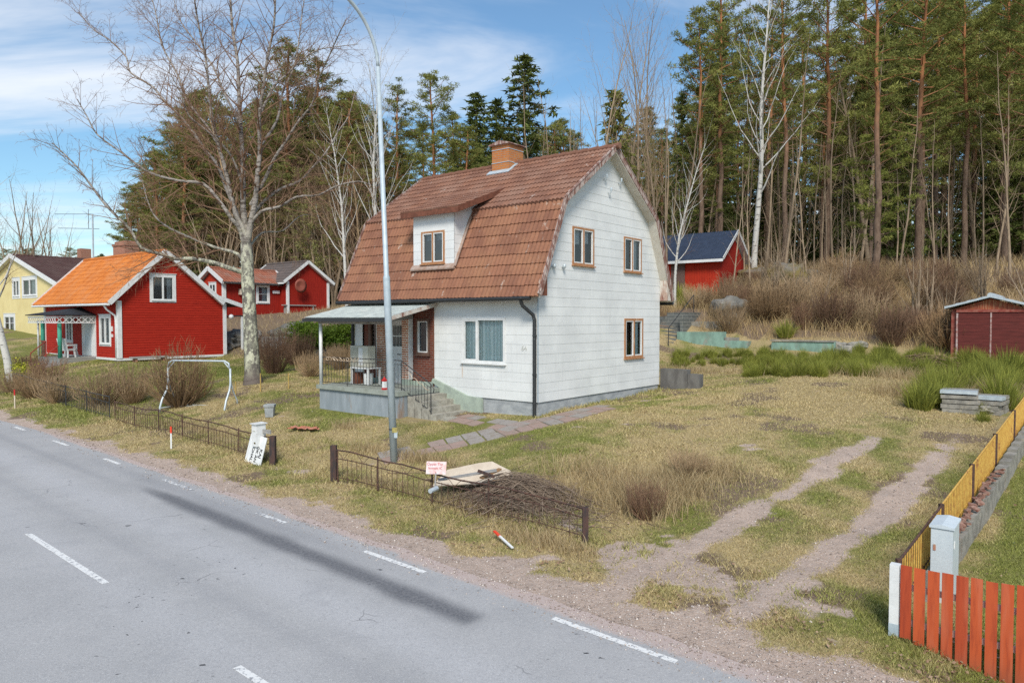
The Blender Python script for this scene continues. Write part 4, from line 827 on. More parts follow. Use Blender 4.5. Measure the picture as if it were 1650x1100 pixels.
# ================================================================ iron fences along the road
def iron_fence(a0,a1,b0,b1,h,lbl,postspec=(),npan=None,baseh=0.,col_='rust',step=.155,loops=True,grp='low iron fence panels along the road verge',hend=None):
    q0=WG(a0,b0); f=empty('iron_fence',q0,0,lbl,'fence',grp); Lf=math.dist((a0,b0),(a1,b1)); P=lambda s:(lambda v:Vector((v.x-q0.x,v.y-q0.y,v.z-q0.z)))(WG(a0+(a1-a0)*s/Lf,b0+(b1-b0)*s/Lf))
    mt=K[col_]; n=int(Lf/step); mb=MB(); mb2=MB(); hs=lambda s:h+((hend or h)-h)*s/Lf
    zl=[P(Lf*i/12) for i in range(13)]
    mb.tube([p+Vector((0,0,hs(Lf*i/12)+.015*math.sin(i*1.7))) for i,p in enumerate(zl)],.017,5); mb.tube([p+Vector((0,0,hs(Lf*i/12)*.74)) for i,p in enumerate(zl)],.011,5); mb.tube([p+Vector((0,0,.10)) for p in zl],.009,5)
    if loops:
        k=int(Lf/.62)
        for i in range(k):
            s=Lf*(i+.5)/k; c=P(s); hh_=hs(s); d=(P(min(Lf,s+.2))-P(max(0,s-.2))).normalized()
            for sg in (-1,1): mb.tube([c+d*(sg*(.02+.25*t/6))+Vector((0,0,hh_*.75+hh_*.25*math.sin(t/6*math.pi/2))) for t in range(7)],.006,4,False)
    mb.build('rails',mt,f)
    for i in range(1,n):
        s=Lf*i/n; c=P(s); l=Vector((R.uniform(-.01,.01),R.uniform(-.01,.01),0)); mb2.tube([c+Vector((0,0,.0)),c+l+Vector((0,0,hs(s)*.78))],.007,4,False)
    mb2.build('bars',mt,f)
    for s,r,hh_,mk in postspec:
        c=P(s*Lf); m2=MB(); 
        if r>.04: m2.box(c.x-r,c.x+r,c.y-r,c.y+r,c.z-.1,c.z+hh_)
        else: m2.tube([c-Vector((0,0,.1)),c+Vector((0,0,hh_))],r,6)
        m2.build('post',K[mk],f)
    return f
qa,qb,qc=G(943,873),G(538,775),G(440,750)
iron_fence(qb[0],qa[0],qb[1],qa[1],.72,'rusty iron fence section between the dark posts in front of the brush pile',((0,.065,.82,'darkwood'),(.02,.018,.74,'rust'),(.22,.018,.74,'rust'),(.46,.018,.74,'rust'),(.68,.018,.74,'rust'),(1,.05,.60,'darkwood')),hend=.56)
iron_fence(-13.5,qc[0],-5.75,qc[1],.66,'long rusty iron fence section ending at the white letterbox',tuple((s,.018,.70,'rust') for s in (0,.16,.34,.5,.66,.83))+((1,.07,.72,'darkwood'),))
iron_fence(-24,-14.0,-5.6,-5.72,.75,'dark iron fence section before the clipped bushes at far left',tuple((s,.018,.8,'black') for s in (0,.2,.4,.6,.8,1)),col_='black')
# letterbox with the signs leaning under it
mp=G(420,745); mloc=WG(mp[0],mp[1]-.05)
t=empty('letterbox',mloc,RZ-.0,'white metal letterbox mounted beside the dark gate post','letterbox')
mb=MB(); mb.box(-.10,.12,-.13,.13,.42,.98); mb.build('box',K['white'],t,bevel=.008)
mb=MB(); mb.prism([(-.17,.985),(.16,.985),(.16,1.01),(-.17,1.0)],0,-.13,.15); mb.build('lid',K['white'],t)
mb=MB(); mb.box(-.05,.07,-.136,-.131,.80,.82); mb.build('slot',simple('pale_slot',(.5,.5,.42),(.4,.4,.3),9,.6,0),t)
mb=MB(); mb.box(.0,.07,-.137,-.131,.49,.53); mb.build('badge',simple('small_badge',(.18,.14,.06),(.1,.08,.04),9,.6,0),t)
mb=MB(); mb.bar((.11,.05,.80),(.42,.08,.80),.03,.1); mb.build('bracket',K['greywood'],t)
t=empty('placard',WG(mp[0]-.02,mp[1]-.22),RZ,'white placard with black lettering turned sideways, leaning under the letterbox','placard')
mb=MB(); mb.box(-.36,.36,-.008,.008,0,.72); sg=mb.build('board',K['white'],t); t.rotation_euler=(math.radians(-14),math.radians(4),RZ)
kb=simple('black_ink',(.03,.03,.035),(.05,.05,.05),9,.8,0)
for s,x,z,sz in (('KAJ',.24,.30,.15),('ÖK AN',.08,.26,.13),('TOHAL',-.10,.27,.13)): text(s,sz,TM((x,-.011,z),(-.05,0,-1),(1,0,-.05)),kb,sg,bold=.003)
mb=MB(); mb.box(-.29,-.283,-.0105,-.0085,.15,.5); mb.build('fine_print',simple('fine_print',(.45,.45,.5),(.6,.6,.65),30,.8,0),sg)
# snow stakes
def stake(px,py,h,lbl,lean=0,c='orange'):
    q=G(px,py); t=empty('marker_stake',WG(q[0],q[1]),0,lbl,'marker stake','plastic marker stakes on the verge'); t.rotation_euler=(0,lean,0)
    mb=MB(); mb.box(-.02,.02,-.01,.01,0,h*.7); mb.build('shaft',K['white'] if c=='orange' else K['board'],t); mb=MB(); mb.box(-.023,.023,-.013,.013,h*.7,h); mb.build('coloured_tip',K[c],t); return t
stake(276,722,.62,'upright white stake with orange tip on the verge left of the letterbox')
stake(24,657,.72,'upright pale stake with a red tip at the far left of the verge',c='redpaint')
t=stake(785,864,.66,'white stake with orange tip lying fallen in the grass below the iron fence')
q1=GW(826,888);q0=GW(785,863); t.location=q1+Vector((0,0,.05)); dv=(q0-q1); dv.z+=.12; t.rotation_euler=dv.to_track_quat('Z','Y').to_euler()
# swing frame
sa,sb=G(258,668),G(362,662)
sA=W(*sa);sB=W(*sb); mid=(sA+sB)/2
t=empty('swing_frame',mid,0,'empty white tubular swing frame on the lawn behind the iron fence','swing frame')
ux=(sB-sA); ux.z=0; Lw=ux.length; ux.normalize(); uy=Vector((-ux.y,ux.x,0)); 
H_=1.72
def sp(x,y,z): q=ux*x+uy*y; q.z=z+.02; return q
mb=MB(); hw=Lw/2
mb.tube([sp(-hw+.02,.40,H_-.25),sp(-hw+.06,.42,H_-.08),sp(-hw+.20,.42,H_),sp(hw-.25,.42,H_),sp(hw-.1,.42,H_-.08),sp(hw-.06,.40,H_-.25)],.032,10); mb.build('top_bar',K['galvlt'],t,True)
for sg in (-1,1):
    x=sg*(hw-.03)
    mb=MB(); mb.tube([sp(x,.40,H_-.25),sp(x,.40,H_*.55),sp(x,.34,H_*.42),sp(x+sg*.02,.1,H_*.22),sp(x+sg*.03,.0,.12),sp(x+sg*.03,-.02,-.05)],.036,10); mb.build('leg',K['galvlt'],t,True)
    mb=MB(); mb.tube([sp(x,.42,H_*.58),sp(x,.52,H_*.42),sp(x,.78,H_*.2),sp(x,.82,0)],.028,8); mb.tube([sp(x,.82,.08),sp(x,0,.1)],.018,6); mb.build('brace',K['galvlt'],t,True)
mb=MB(); mb.tube([sp(-hw,.82,.12),sp(hw,.82,.12)],.018,6); mb.tube([sp(-hw,.70,.08),sp(hw,.70,.1)],.014,6); mb.build('cross_bar',K['galvlt'],t)
for sg in (-1,1): mb=MB(); mb.tube([sp(sg*(hw-.04),.42,H_-.3),sp(sg*(hw-.28),.42,H_-.03)],.02,6); mb.build('corner_stay',K['galvlt'],t)
# planter
q=G(435,672); t=empty('planter',WG(q[0],q[1]),RZ,'square weathered concrete planter on the front lawn','planter')
mb=MB(); mb.lathe([(.17,0),(.20,.30),(.235,.32),(.235,.40),(.18,.40),(.17,.33),(0,.33)],4); mb.build('pot',K['concrete'],t,bevel=.01)
mb=MB(); mb.lathe([(.17,.335),(.0,.36)],8); mb.build('soil',simple('soil',(.10,.12,.11),(.06,.06,.04),9,.9,.2),t)
# fallen red cloth on lawn
q=G(490,695); mb=MB(); n=16; g_=[[Vector((.9*(i/n-.5)+.1*math.sin(j*.9),.35*(j/6-.5)*(1+.5*math.sin(i)),.05+.06*abs(math.sin(i*1.3+j)))) for j in range(7)] for i in range(n+1)]
for i in range(n):
    for j in range(6): mb.face([g_[i][j],g_[i+1][j],g_[i+1][j+1],g_[i][j+1]])
tag(mb.build('cloth',simple('red_cloth',(.50,.16,.10),(.42,.22,.15),9,.9,.1),loc=WG(q[0],q[1]),rz=-.3),'crumpled faded red cloth lying on the front lawn','cloth')
# ================================================================ gabled buildings
def ridge_roof(root,x0,x1,y0,y1,ze,yr_,zr,over,tilem,trim,axis='x',th=.12,nrow=None,wave='s',col_w=.21,gut=None,board=.16,ov_s=.25,z1e=None,sub=6):
    """roof with ridge along x (or y when axis is 'y'); z1e: eave height on the far side"""
    z1e=z1e if z1e is not None else ze
    sw=(lambda x,y,z:(x,y,z)) if axis=='x' else (lambda x,y,z:(y,x,z))
    a0,a1=(x0,x1) if axis=='x' else (y0,y1); c0,c1=(y0,y1) if axis=='x' else (x0,x1); a0-=over;a1+=over;c0-=ov_s;c1+=ov_s
    mb=MB(sw); prof=[(c0,ze),(yr_,zr),(c1,z1e)]
    for p,q in zip(prof[:-1],prof[1:]): mb.prism([p,q,(q[0],q[1]-th),(p[0],p[1]-th)],0,a0+.02,a1-.02)
    r=mb.build('roof',K['white'] if trim is None else trim,root)
    for p,q in ((prof[0],prof[1]),(prof[2],prof[1])):
        d=Vector((0,q[0]-p[0],q[1]-p[1])); n=Vector((0,-d.z,d.y)); n=n if n.z>0 else -n; Ls=d.length
        mb=MB(sw); tiles(mb,(a0,p[0],p[1]+.01),(1,0,0),d,n,a1-a0,Ls+.01,max(4,int((a1-a0)/col_w)),nrow or max(3,int(Ls/.34)),wave=wave,amp=.03 if wave=='s' else .02,lift=.025,sub=sub); mb.build('tiles',tilem,r)
    mb=MB(sw); n=max(2,int((a1-a0)/.4)); mb.tube([(a0,yr_,zr+.04),(a1,yr_,zr+.04)],.10,8); mb.build('ridge_cap',tilem,r)
    for x in (a0-.012,a1+.012):
        for p,q in zip(prof[:-1],prof[1:]):
            mb=MB(sw); dd=Vector((0,q[0]-p[0],q[1]-p[1])).normalized(); mb.bar((x,p[0],p[1]-.0),(x,q[0],q[1]-.0),.035,board); mb.build('barge_board',trim or K['white'],r)
    if gut:
        for c,z in ((c0,ze),(c1,z1e)):
            mb=MB(sw); mb.tube([(a0+.05,c+(-.06 if c==c0 else .06),z-.06),(a1-.05,c+(-.06 if c==c0 else .06),z-.06)],.055,8); mb.build('gutter',K[gut],r)
    return r
def wallbox(root,x0,x1,y0,y1,z0,ze,mat,axis='x',yr_=None,zr=None,dz=.14,lap=.012,holesF=(),holesR=(),ze1=None,slopecut=None,lip=True,name='wall'):
    """four walls, with a peak on both gables; holesF in the front (y0) wall, holesR in the right (x1) wall"""
    ze1=ze if ze1 is None else ze1; mb=MB()
    def gab(lo,hi,zl,zh,pk,zp):
        f=lambda z: lo if z<=zl else lo+(z-zl)*(pk-lo)/(zp-zl)
        g=lambda z: hi if z<=zh else hi-(z-zh)*(hi-pk)/(zp-zh); return f,g
    if axis=='x':
        f,g=gab(y0,y1,ze,ze1,yr_,zr)
        mb.T=SD(x1); clad(mb,f,g,z0,zr-.03,dz,breaks=(ze,ze1),holes=holesR,lap=lap,lip=lip)
        mb.T=lambda s,d,z:(x0-d,s,z); clad(mb,f,g,z0,zr-.03,dz,breaks=(ze,ze1),lap=lap,lip=lip)
        mb.T=FR(y0); clad(mb,lambda z:x0,lambda z:x1,z0,ze,dz,holes=holesF,lap=lap,lip=lip)
        mb.T=lambda s,d,z:(s,y1+d,z); clad(mb,lambda z:x0,lambda z:x1,z0,ze1,dz,lap=lap,lip=lip)
    else:
        f,g=gab(x0,x1,ze,ze1,yr_,zr)
        mb.T=FR(y0); clad(mb,f,g,z0,zr-.03,dz,breaks=(ze,ze1),holes=holesF,lap=lap,lip=lip)
        mb.T=lambda s,d,z:(s,y1+d,z); clad(mb,f,g,z0,zr-.03,dz,breaks=(ze,ze1),lap=lap,lip=lip)
        mb.T=SD(x1); clad(mb,lambda z:y0,lambda z:y1,z0,ze1,dz,holes=holesR,lap=lap,lip=lip)
        mb.T=lambda s,d,z:(x0-d,s,z); clad(mb,lambda z:y0,lambda z:y1,z0,ze,dz,lap=lap,lip=lip)
    return mb.build(name,mat,root)
def corner(root,x,y,z0,z1,w=.14,mat=None): mb=MB(); mb.box(x-w/2,x+w/2,y-w/2,y+w/2,z0,z1); mb.build('corner_board',mat or K['white'],root)
# ---- red cottage
C=empty('cottage',HO,RZ,'small bright red wooden cottage with orange tiled roof and a porch on green posts','cottage')
wr=(1.30,2.46,4.86,6.14); wf=((-28.42,-27.22,2.58,3.98),(-33.0,-32.2,2.62,3.95))
cx0,cx1,cy0,cy1=-36.2,-26.2,-.36,5.35
wallbox(C,cx0,cx1,cy0,cy1,1.86,5.08,K['redboard'],'x',1.93,7.36,.13,.014,holesF=wf,holesR=(wr,),ze1=4.72)
mb=MB(); mb.box(cx0+.02,cx1-.02,cy0+.03,cy1-.02,1.2,1.80); mb.build('plinth',K['brickold'],C)
mb=MB(); mb.box(cx0-.01,cx1+.03,cy0-.03,cy1+.02,1.76,1.88); mb.build('base_board',K['white'],C)
for x,y in ((cx1-.04,cy0+.03),(cx1-.04,cy1-.03),(cx0,cy0+.03)): corner(C,x,y,1.88,4.8,.2)
ridge_roof(C,cx0,cx1,-.36,4.62,4.66,1.93,7.44,.28,K['orangetile'],K['white'],'x',gut='white',board=.24,ov_s=.55,z1e=4.75,col_w=.2)
mb=MB(); mb.prism([(4.6,5.20),(6.25,4.66),(6.25,4.56),(4.6,5.08)],0,cx0-.28,cx1+.28); lr=mb.build('rear_roof',K['felt'],C)
mb=MB(); mb.bar((cx1+.30,4.75,5.10),(cx1+.30,6.27,4.62),.035,.22); mb.build('barge_board',K['white'],lr)
window(C,SD(cx1),*wr,K['white'],bars=(.5,),fw=.07,casing=K['white'],cw=.11,curt='lace',curtf=(.72,.95,0),deep=.3)
window(C,FR(cy0),*wf[0],K['white'],bars=(.5,),fw=.07,casing=K['white'],cw=.12,curt='lace',curtf=(.05,.95,0))
window(C,FR(cy0),*wf[1],K['white'],bars=(.5,),fw=.07,casing=K['white'],cw=.10)
mb=MB(FR(cy0)); mb.box(-30.75,-28.95,.004,.05,1.9,4.05); dd=mb.build('door_surround',K['white'],C)
mb=MB(FR(cy0)); mb.box(-30.3,-29.5,.052,.07,1.92,3.9); mb.build('door',K['galvlt'],dd)
mb=MB(); mb.box(-32.75-.4,-32.0+.4,2.25,3.05,6.4,8.15); c_=mb.build('chimney',K['brickold'],C)
for (a0,a1,b0,b1,z0,z1) in ((-33.2,-31.55,2.2,3.1,8.15,8.28),(-33.05,-31.7,2.3,3.0,8.28,8.42)): mb=MB(); mb.box(a0,a1,b0,b1,z0,z1); mb.build('chimney_top',K['brickold'],c_)
mb=MB(); mb.box(-33.25,-31.5,1.75,2.3,6.75,7.35); mb.build('flashing',simple('red_flashing',(.45,.10,.07),(.5,.2,.16),6,.6,0),c_)
mb=MB(); mb.tube([(-26.5,-.92,4.55),(-26.5,-.80,4.35),(-26.36,-.48,4.05),(-26.36,-.44,3.8),(-26.36,-.44,1.9)],.05,8); mb.build('downpipe',K['white'],C,True)
mb=MB(FR(cy0)); mb.box(-27.0,-26.85,.01,.05,2.95,3.1); mb.box(-27.02,-26.86,.01,.05,3.25,3.5); mb.build('house_sign',K['white'],C)
# its porch
mb=MB(); mb.box(-31.9,-29.0,-2.15,-.40,1.15,1.86); pb=mb.build('porch_deck',boards('grey_decking',(.34,.34,.31),(.27,.27,.25),.12),C)
for i in range(3): mb=MB(); mb.box(-30.9,-28.6,-2.15-.28*(i+1),-2.15-.28*i,1.0,1.86-.2*(i+1)); mb.build('step',K['greywood'],pb)
for x,y in ((-31.6,-2.0),(-29.25,-2.0),(-32.6,-1.9)): mb=MB(); mb.tube([(x,y,1.86),(x,y,3.8)],.10 if x>-32 else .05,12); mb.build('porch_post',K['teal'] if x>-32 else K['white'],pb,True)
mb=MB(); a0,a1,b0,b1,zz1=-33.1,-28.85,-2.35,-.42,4.10
pk=((a0+a1)/2,-.42,4.52)
for q in (((a0,b0,zz1),(a1,b0,zz1),pk),((a1,b0,zz1),(a1,b1,zz1),pk),((a0,b1,zz1),(a0,b0,zz1),pk)): mb.face(q)
mb.box(a0,a1,b0,b1,zz1-.05,zz1-.004); mb.build('porch_roof',simple('black_felt',(.022,.023,.027),(.035,.036,.04),4,.8,.1),C)
mb=MB(); 
def lat(P,Lx):
    mb.bar(P(0,3.98),P(Lx,3.98),.03,.06); mb.bar(P(0,3.68),P(Lx,3.68),.03,.05); n=int(Lx/.3)
    for i in range(n): x0,x1=Lx*i/n,Lx*(i+1)/n; mb.bar(P(x0,3.68),P(x1,3.98),.015,.035); mb.bar(P(x1,3.68),P(x0,3.98),.015,.035)
lat(lambda s,z:(-33.0+s,-2.25,z),4.05); lat(lambda s,z:(-28.95,-2.25+s,z),1.8)
mb.build('lattice',K['white'],C)
mb=MB(); 
for p,q in (((-31.6,-2.1,2.7),(-30.9,-2.1,2.7)),((-30.9,-2.1,2.7),(-30.6,-2.9,2.1)),((-30.6,-2.9,2.15),(-30.6,-2.9,1.3)),((-30.9,-2.1,1.86),(-30.9,-2.1,2.7)),((-29.2,-2.1,2.5),(-28.7,-2.9,2.0))): mb.tube([p,q],.025,6)
for i in range(5): mb.tube([(-31.5+.13*i,-2.1,1.9),(-31.5+.13*i,-2.1,2.7)],.012,4)
mb.build('railing',simple('red_iron',(.42,.07,.05),(.35,.06,.04),8,.6,0),pb)
mb=MB(); mb.box(cx1-.9,cx1+.6,5.40,6.9,1.55,1.72); dk=mb.build('rear_deck',K['greywood'],C)
mb=MB(); mb.box(cx1-.05,cx1+.05,6.35,6.45,1.7,4.0); mb.build('rear_post',K['white'],dk)
mb=MB(); mb.bar((cx1+.0,6.4,4.05),(cx1-1.5,6.4,4.05),.08,.08);  mb.bar((cx1,5.4,4.05),(cx1,6.5,4.05),.06,.06); mb.build('beam',K['black'],dk)
mb=MB(); mb.lathe([(0,-.14),(.10,-.10),(.14,0),(.10,.10),(0,.14)],12,(cx1+.25,5.6,4.0)); mb.build('globe_lamp',K['white'],C,True)
def chair(x,y,z,rz,lbl):
    t=empty('garden_chair',onhouse(x,y,z),RZ+rz,lbl,'chair','white plastic chairs on the cottage porch')
    mb=MB(); mb.box(-.26,.26,-.25,.25,.36,.42); mb.build('seat',K['white'],t)
    mb=MB(); mb.bar((0,.24,.42),(0,.40,1.0),.50,.04,up=(0,1,0)); mb.build('backrest',K['white'],t)
    for s in (-1,1): mb=MB(); mb.box(s*.26-.03,s*.26+.03,-.25,.28,.60,.66); mb.box(s*.26-.02,s*.26+.02,-.24,-.16,.36,.60); mb.build('armrest',K['white'],t)
    for sx in (-1,1):
        for sy in (-1,1): mb=MB(); mb.bar((sx*.22,sy*.2,.37),(sx*.26,sy*.27,0),.06,.06); mb.build('leg',K['white'],t)
chair(-30.35,-1.1,1.86,2.6,'white plastic armchair at the back of the cottage porch'); chair(-29.75,-1.5,1.86,-2.6,'white plastic armchair at the open edge of the cottage porch')
t=empty('bench',onhouse(cx1+.45,.9,1.45),RZ,'weathered grey wooden bench against the red cottage gable','bench')
mb=MB(); mb.box(-.2,.25,-.9,.9,.42,.50); mb.build('seat',K['greywood'],t)
for y in (-.7,.7): mb=MB(); mb.box(-.15,.2,y-.05,y+.05,-.05,.42); mb.build('leg',K['brickold'],t)
# ---- red outbuildings up the slope behind
Bk=empty('outbuilding',HO,RZ,'red L-shaped wooden outbuilding with white trim and old red tiles behind the cottage','outbuilding')
wallbox(Bk,-35.6,-32.55,8.9,13.3,4.0,6.25,K['redboardv'],'y',-34.1,7.2,.6,.0,lip=False,holesR=((11.3,12.15,5.0,6.15),))
mb=MB(FR(8.9)); mb.prism([(-35.55,.0),(-32.6,.0),(-32.6,2.2),(-34.1,3.15),(-35.55,2.2)],1,.004,.02) if False else None
mb=MB(); mb.prism([(-35.55,4.0),(-32.6,4.0),(-32.6,6.2),(-34.08,7.15),(-35.55,6.2)],1,8.86,8.89); mb.build('front_wall',K['redboardv_lit'],Bk)  # panel gives the road-facing gable the board colour with light painted in
window(Bk,FR(8.86),-34.35,-33.55,5.0,6.25,K['white'],bars=(.5,),hbars=(.25,.5,.75),fw=.09,hole=False,casing=K['white'],cw=.08)
window(Bk,SD(-32.55),11.3,12.15,5.0,6.15,K['white'],bars=(),hbars=(.5,),fw=.09,casing=K['white'],cw=.10,curt='lace',curtf=(.5,.9,0))
for x,y in ((-32.57,8.88),(-35.6,8.88),(-32.5,13.2)): corner(Bk,x,y,4.0,6.35,.2)
ridge_roof(Bk,-35.6,-32.55,8.9,13.4,6.3,-34.1,7.28,.3,K['redtile'],K['white'],'y',gut='black',board=.28,ov_s=.35)
wallbox(Bk,-36.5,-31.75,13.1,16.6,4.2,6.55,K['redboardv'],'x',14.75,7.85,.6,.0,lip=False)
ridge_roof(Bk,-36.5,-31.75,13.1,16.6,6.42,14.75,7.95,.25,K['felt'],K['white'],'x',board=.2,ov_s=.4,wave='d')
for y in (13.15,16.55): corner(Bk,-31.72,y,4.1,6.5,.16)
mb=MB(); mb.prism([(-.14,0),(.14,0),(.08,.38),(-.08,.38)],1,0,.12); bb=mb.build('bird_box',K['board'],Bk); bb.location=(-32.45,9.9,5.5)
mb=MB(); mb.box(-32.5,-32.46,12.45,13.0,5.65,5.85); mb.build('wall_sign',K['white'],Bk)
q=at(482,498,51); t=empty('bench',W(*AB(q.x,q.y),tz(*AB(q.x,q.y))),RZ,'low dark bench by the gable of the red outbuilding','bench'); mb=MB(); mb.box(-.2,.2,-1.3,1.3,.4,.47); mb.build('seat',K['greywood'],t)
for y in (-1.1,1.1): mb=MB(); mb.box(-.15,.15,y-.05,y+.05,-.2,.4); mb.build('leg',K['greywood'],t)
sd_=onhouse(-31.5,13.9,6.2); t=empty('satellite_dish',sd_,RZ,'round reddish satellite dish on the gable of the red outbuilding','satellite dish'); mb=MB(lambda x,y,z:(z,y,x)); mb.lathe([(0,-.12),(.3,-.06),(.5,.02),(.3,-.04),(0,-.10)],18,(0,0,.25)); mb.build('dish',simple('dish',(.30,.09,.06),(.26,.07,.05),3,.6,0),t,True)
mb=MB(); mb.tube([(-.2,0,0),(.15,0,0)],.03,6); mb.build('arm',K['black'],t)
# ---- yellow house
Y=empty('house',HO,RZ,'pale yellow house with white window frames partly hidden at the far left edge','house')
yb=3.2; xr_,zE=front(100,462,yb); xp,zP=front(24,414,yb); xw0,_=front(-60,462,yb); zG=front(60,560,yb)[1]; xL=2*xp-xr_
def fy(px,py): return front(px,py,yb)
w1=(*[fy(30,0)[0],fy(49,0)[0]],fy(0,476)[1],fy(0,459)[1]) ; w1=(fy(27,0)[0],fy(49,0)[0],fy(30,477)[1],fy(30,451)[1]); w2=(fy(-4,0)[0],fy(12,0)[0],fy(10,541)[1],fy(10,509)[1]); w3=(fy(62,0)[0],fy(74,0)[0],fy(66,541)[1],fy(66,513)[1]); w4=(fy(11,0)[0],fy(21,0)[0],w1[2],w1[3])
wallbox(Y,xL,xr_,yb,yb+6,1.9,zE-.05,K['yellow'],'y',xp,zP-.05,.6,0.,lip=False,holesF=(w1,w2,w3,w4))
for w_ in (w1,w2): window(Y,FR(yb),*w_,K['white'],bars=(.5,),hbars=() if w_ is w1 else (.65,),fw=.09,casing=K['white'],cw=.20,curt='lace',curtf=(.55,.95,0))
for w_ in (w3,w4): window(Y,FR(yb),*w_,K['white'],bars=(.5,),fw=.09,casing=K['white'],cw=.2)
ridge_roof(Y,xL,xr_,yb,yb+6,zE+.0,xp,zP+.1,.35,K['browntile'],K['white'],'y',gut='white',board=.34,ov_s=.5)
zr2=front(90,432,yb+6)[1]; xe=front(121,440,yb+5)[0]
wallbox(Y,xL-4,xe,yb+2.2,yb+9.5,2.0,zE-.1,K['yellow'],'x',yb+5.85,zr2-.1,.6,0.,lip=False)
ridge_roof(Y,xL-4,xe,yb+2.2,yb+9.5,zE-.1,yb+5.85,zr2,.3,K['browntile'],K['white'],'x',board=.25,ov_s=.4)
mb=MB(); mb.box(xp-1.6,xp-.8,yb+5,yb+5.8,zP-1,zP+1.1); mb.build('chimney',K['brickold'],Y)
# ---- outbuilding with dark roof on the hill
S=empty('shed',HO,RZ,'red shed with dark blue-black sheet roof up on the slope behind the white house','shed')
wallbox(S,-12.0,-4.95,24.5,28.1,5.0,7.5,K['redboardv_lit'],'x',26.35,9.05,.6,0.,lip=False)
mb=MB(); mb.prism([(24.5,5.2),(28.1,5.2),(28.1,7.45),(26.35,9.0),(24.5,7.45)],0,-4.945,-4.925); mb.build('gable_wall',K['redboardv'],S)  # darker board colour paints this gable as the shaded side
mb=MB(); x0_=front(1082,430,24.5)[0]; x1_=front(1104,430,24.5)[0]; mb.box(x0_,x1_,24.44,24.49,5.2,7.4); mb.build('door',simple('brown_door',(.15,.09,.075),(.12,.075,.06),6,.8,0),S)
def sheet(y0,z0,y1,z1,par):
    mb=MB(); n=46
    for i in range(n):
        xa=-12.3+7.75*i/n; xb=xa+7.75/n
        for f0,f1,h0,h1 in ((0,.15,0,.03),(.15,.3,.03,.03),(.3,.45,.03,0),(.45,1,0,0)):
            p,q=xa+(xb-xa)*f0,xa+(xb-xa)*f1; mb.face([(p,y0,z0+h0),(q,y0,z0+h1),(q,y1,z1+h1),(p,y1,z1+h0)])
    mb.build('roof_sheet',K['navy'],par)
mb=MB(); mb.prism([(24.1,7.40),(26.35,9.20),(28.5,7.40),(28.5,7.30),(26.35,9.08),(24.1,7.30)],0,-12.25,-4.6); sr=mb.build('roof',K['white'],S); sheet(24.05,7.40,26.36,9.24,sr); sheet(28.55,7.40,26.34,9.24,sr)
for p,q in (((24.05,7.38),(26.35,9.2)),((26.35,9.2),(28.55,7.38))): mb=MB(); mb.bar((-4.58,*p),(-4.58,*q),.03,.17); mb.build('barge_board',K['white'],sr)
mb=MB(); mb.box(-12.25,-4.6,24.03,24.06,7.22,7.38); mb.build('eave_board',K['white'],sr)
# ---- garage
Gq=empty('garage',HO,RZ,'weathered dark red garage with double doors half hidden by green broom','garage')
wallbox(Gq,7.8,10.35,16.6,21,1.9,4.22,K['garagep'],'y',9.08,4.62,.6,0.,lip=False)
mb=MB(); mb.prism([(7.82,4.24),(10.33,4.24),(9.08,4.66)],1,16.55,16.58); mb.build('gable_boards',K['garagev'],Gq)
ridge_roof(Gq,7.8,10.35,16.6,21,4.32,9.08,4.74,.28,K['galvlt'],K['galvlt'],'y',board=.07,ov_s=.2,wave='d',th=.05)
for x0,x1 in ((8.05,9.09),(9.13,10.17)): mb=MB(); mb.box(x0,x1,16.50,16.56,2.3,4.12); mb.build('door',K['garage'],Gq)
mb=MB(); mb.box(9.085,9.135,16.48,16.56,2.1,4.14); mb.box(7.98,8.04,16.48,16.56,2.3,4.1); mb.build('door_strip',simple('pale_strip',(.50,.40,.38),(.3,.12,.1),9,.8,0),Gq)
mb=MB(); mb.box(7.98,10.25,16.46,16.56,4.14,4.24); mb.build('lintel',K['garagep'],Gq)
# ---- retaining walls
K['darkconc']=simple('dark_concrete',(.17,.165,.155),(.11,.105,.10),4,.95,.4,c3=(.26,.25,.23),xyz=(1,1,.4))
def wall_top(lbl,name,poly,b0,b1,mat,cat='wall'):
    x0=poly[0][0]; t=empty(name,onhouse(0,0,0),RZ,lbl,cat); mb=MB(); mb.prism(poly,1,b0,b1); mb.build('wall_face',mat,t); return t
t=wall_top('old teal-washed concrete retaining wall, the taller left piece next to the steps','retaining_wall',[(-3.65,2.0),(-.15,2.0),(-.15,2.60),(-.1,2.86),(-1.30,2.88),(-1.30,3.27),(-3.65,3.25)],16.2,16.55,K['tealconc'])
mb=MB(); mb.box(-1.25,-.65,16.22,16.5,2.87,3.02); mb.box(-3.6,-1.5,17.5,17.8,3.0,3.75); mb.build('coping_block',K['conc_old'],t)
t=wall_top('stained teal concrete retaining wall, the lower right piece behind the broom','retaining_wall',[(.9,2.0),(3.62,2.0),(3.62,2.90),(.95,2.86)],16.2,16.5,K['tealconc'])
mb=MB(); mb.box(.9,3.6,16.15,16.55,2.89,2.95); mb.build('coping',K['conc_old'],t)
# hill steps by the wall
t=empty('garden_steps',onhouse(0,0,0),RZ,'grey block stairway climbing the bank behind the white house','steps')
mb=MB()
for i in range(10): mb.box(-5.1,-3.66,15.5+.28*i,15.5+.28*(i+1)+(3 if i==9 else .02),1.8,2.4+.18*(i+1))
mb.build('flight',K['greybrick'],t); mb=MB(); mb.box(-5.35,-5.12,15.4,18.6,1.8,4.0); mb.box(-3.64,-3.5,16.5,18.6,2.4,4.2); mb.build('cheek_wall',K['greybrick'],t)
mb=MB(); mb.tube([(-3.75,15.5,2.4),(-3.75,15.5,3.45),(-3.75,18.3,5.1),(-3.75,18.3,4.1)],.022,6); mb.build('handrail',K['black'],t)
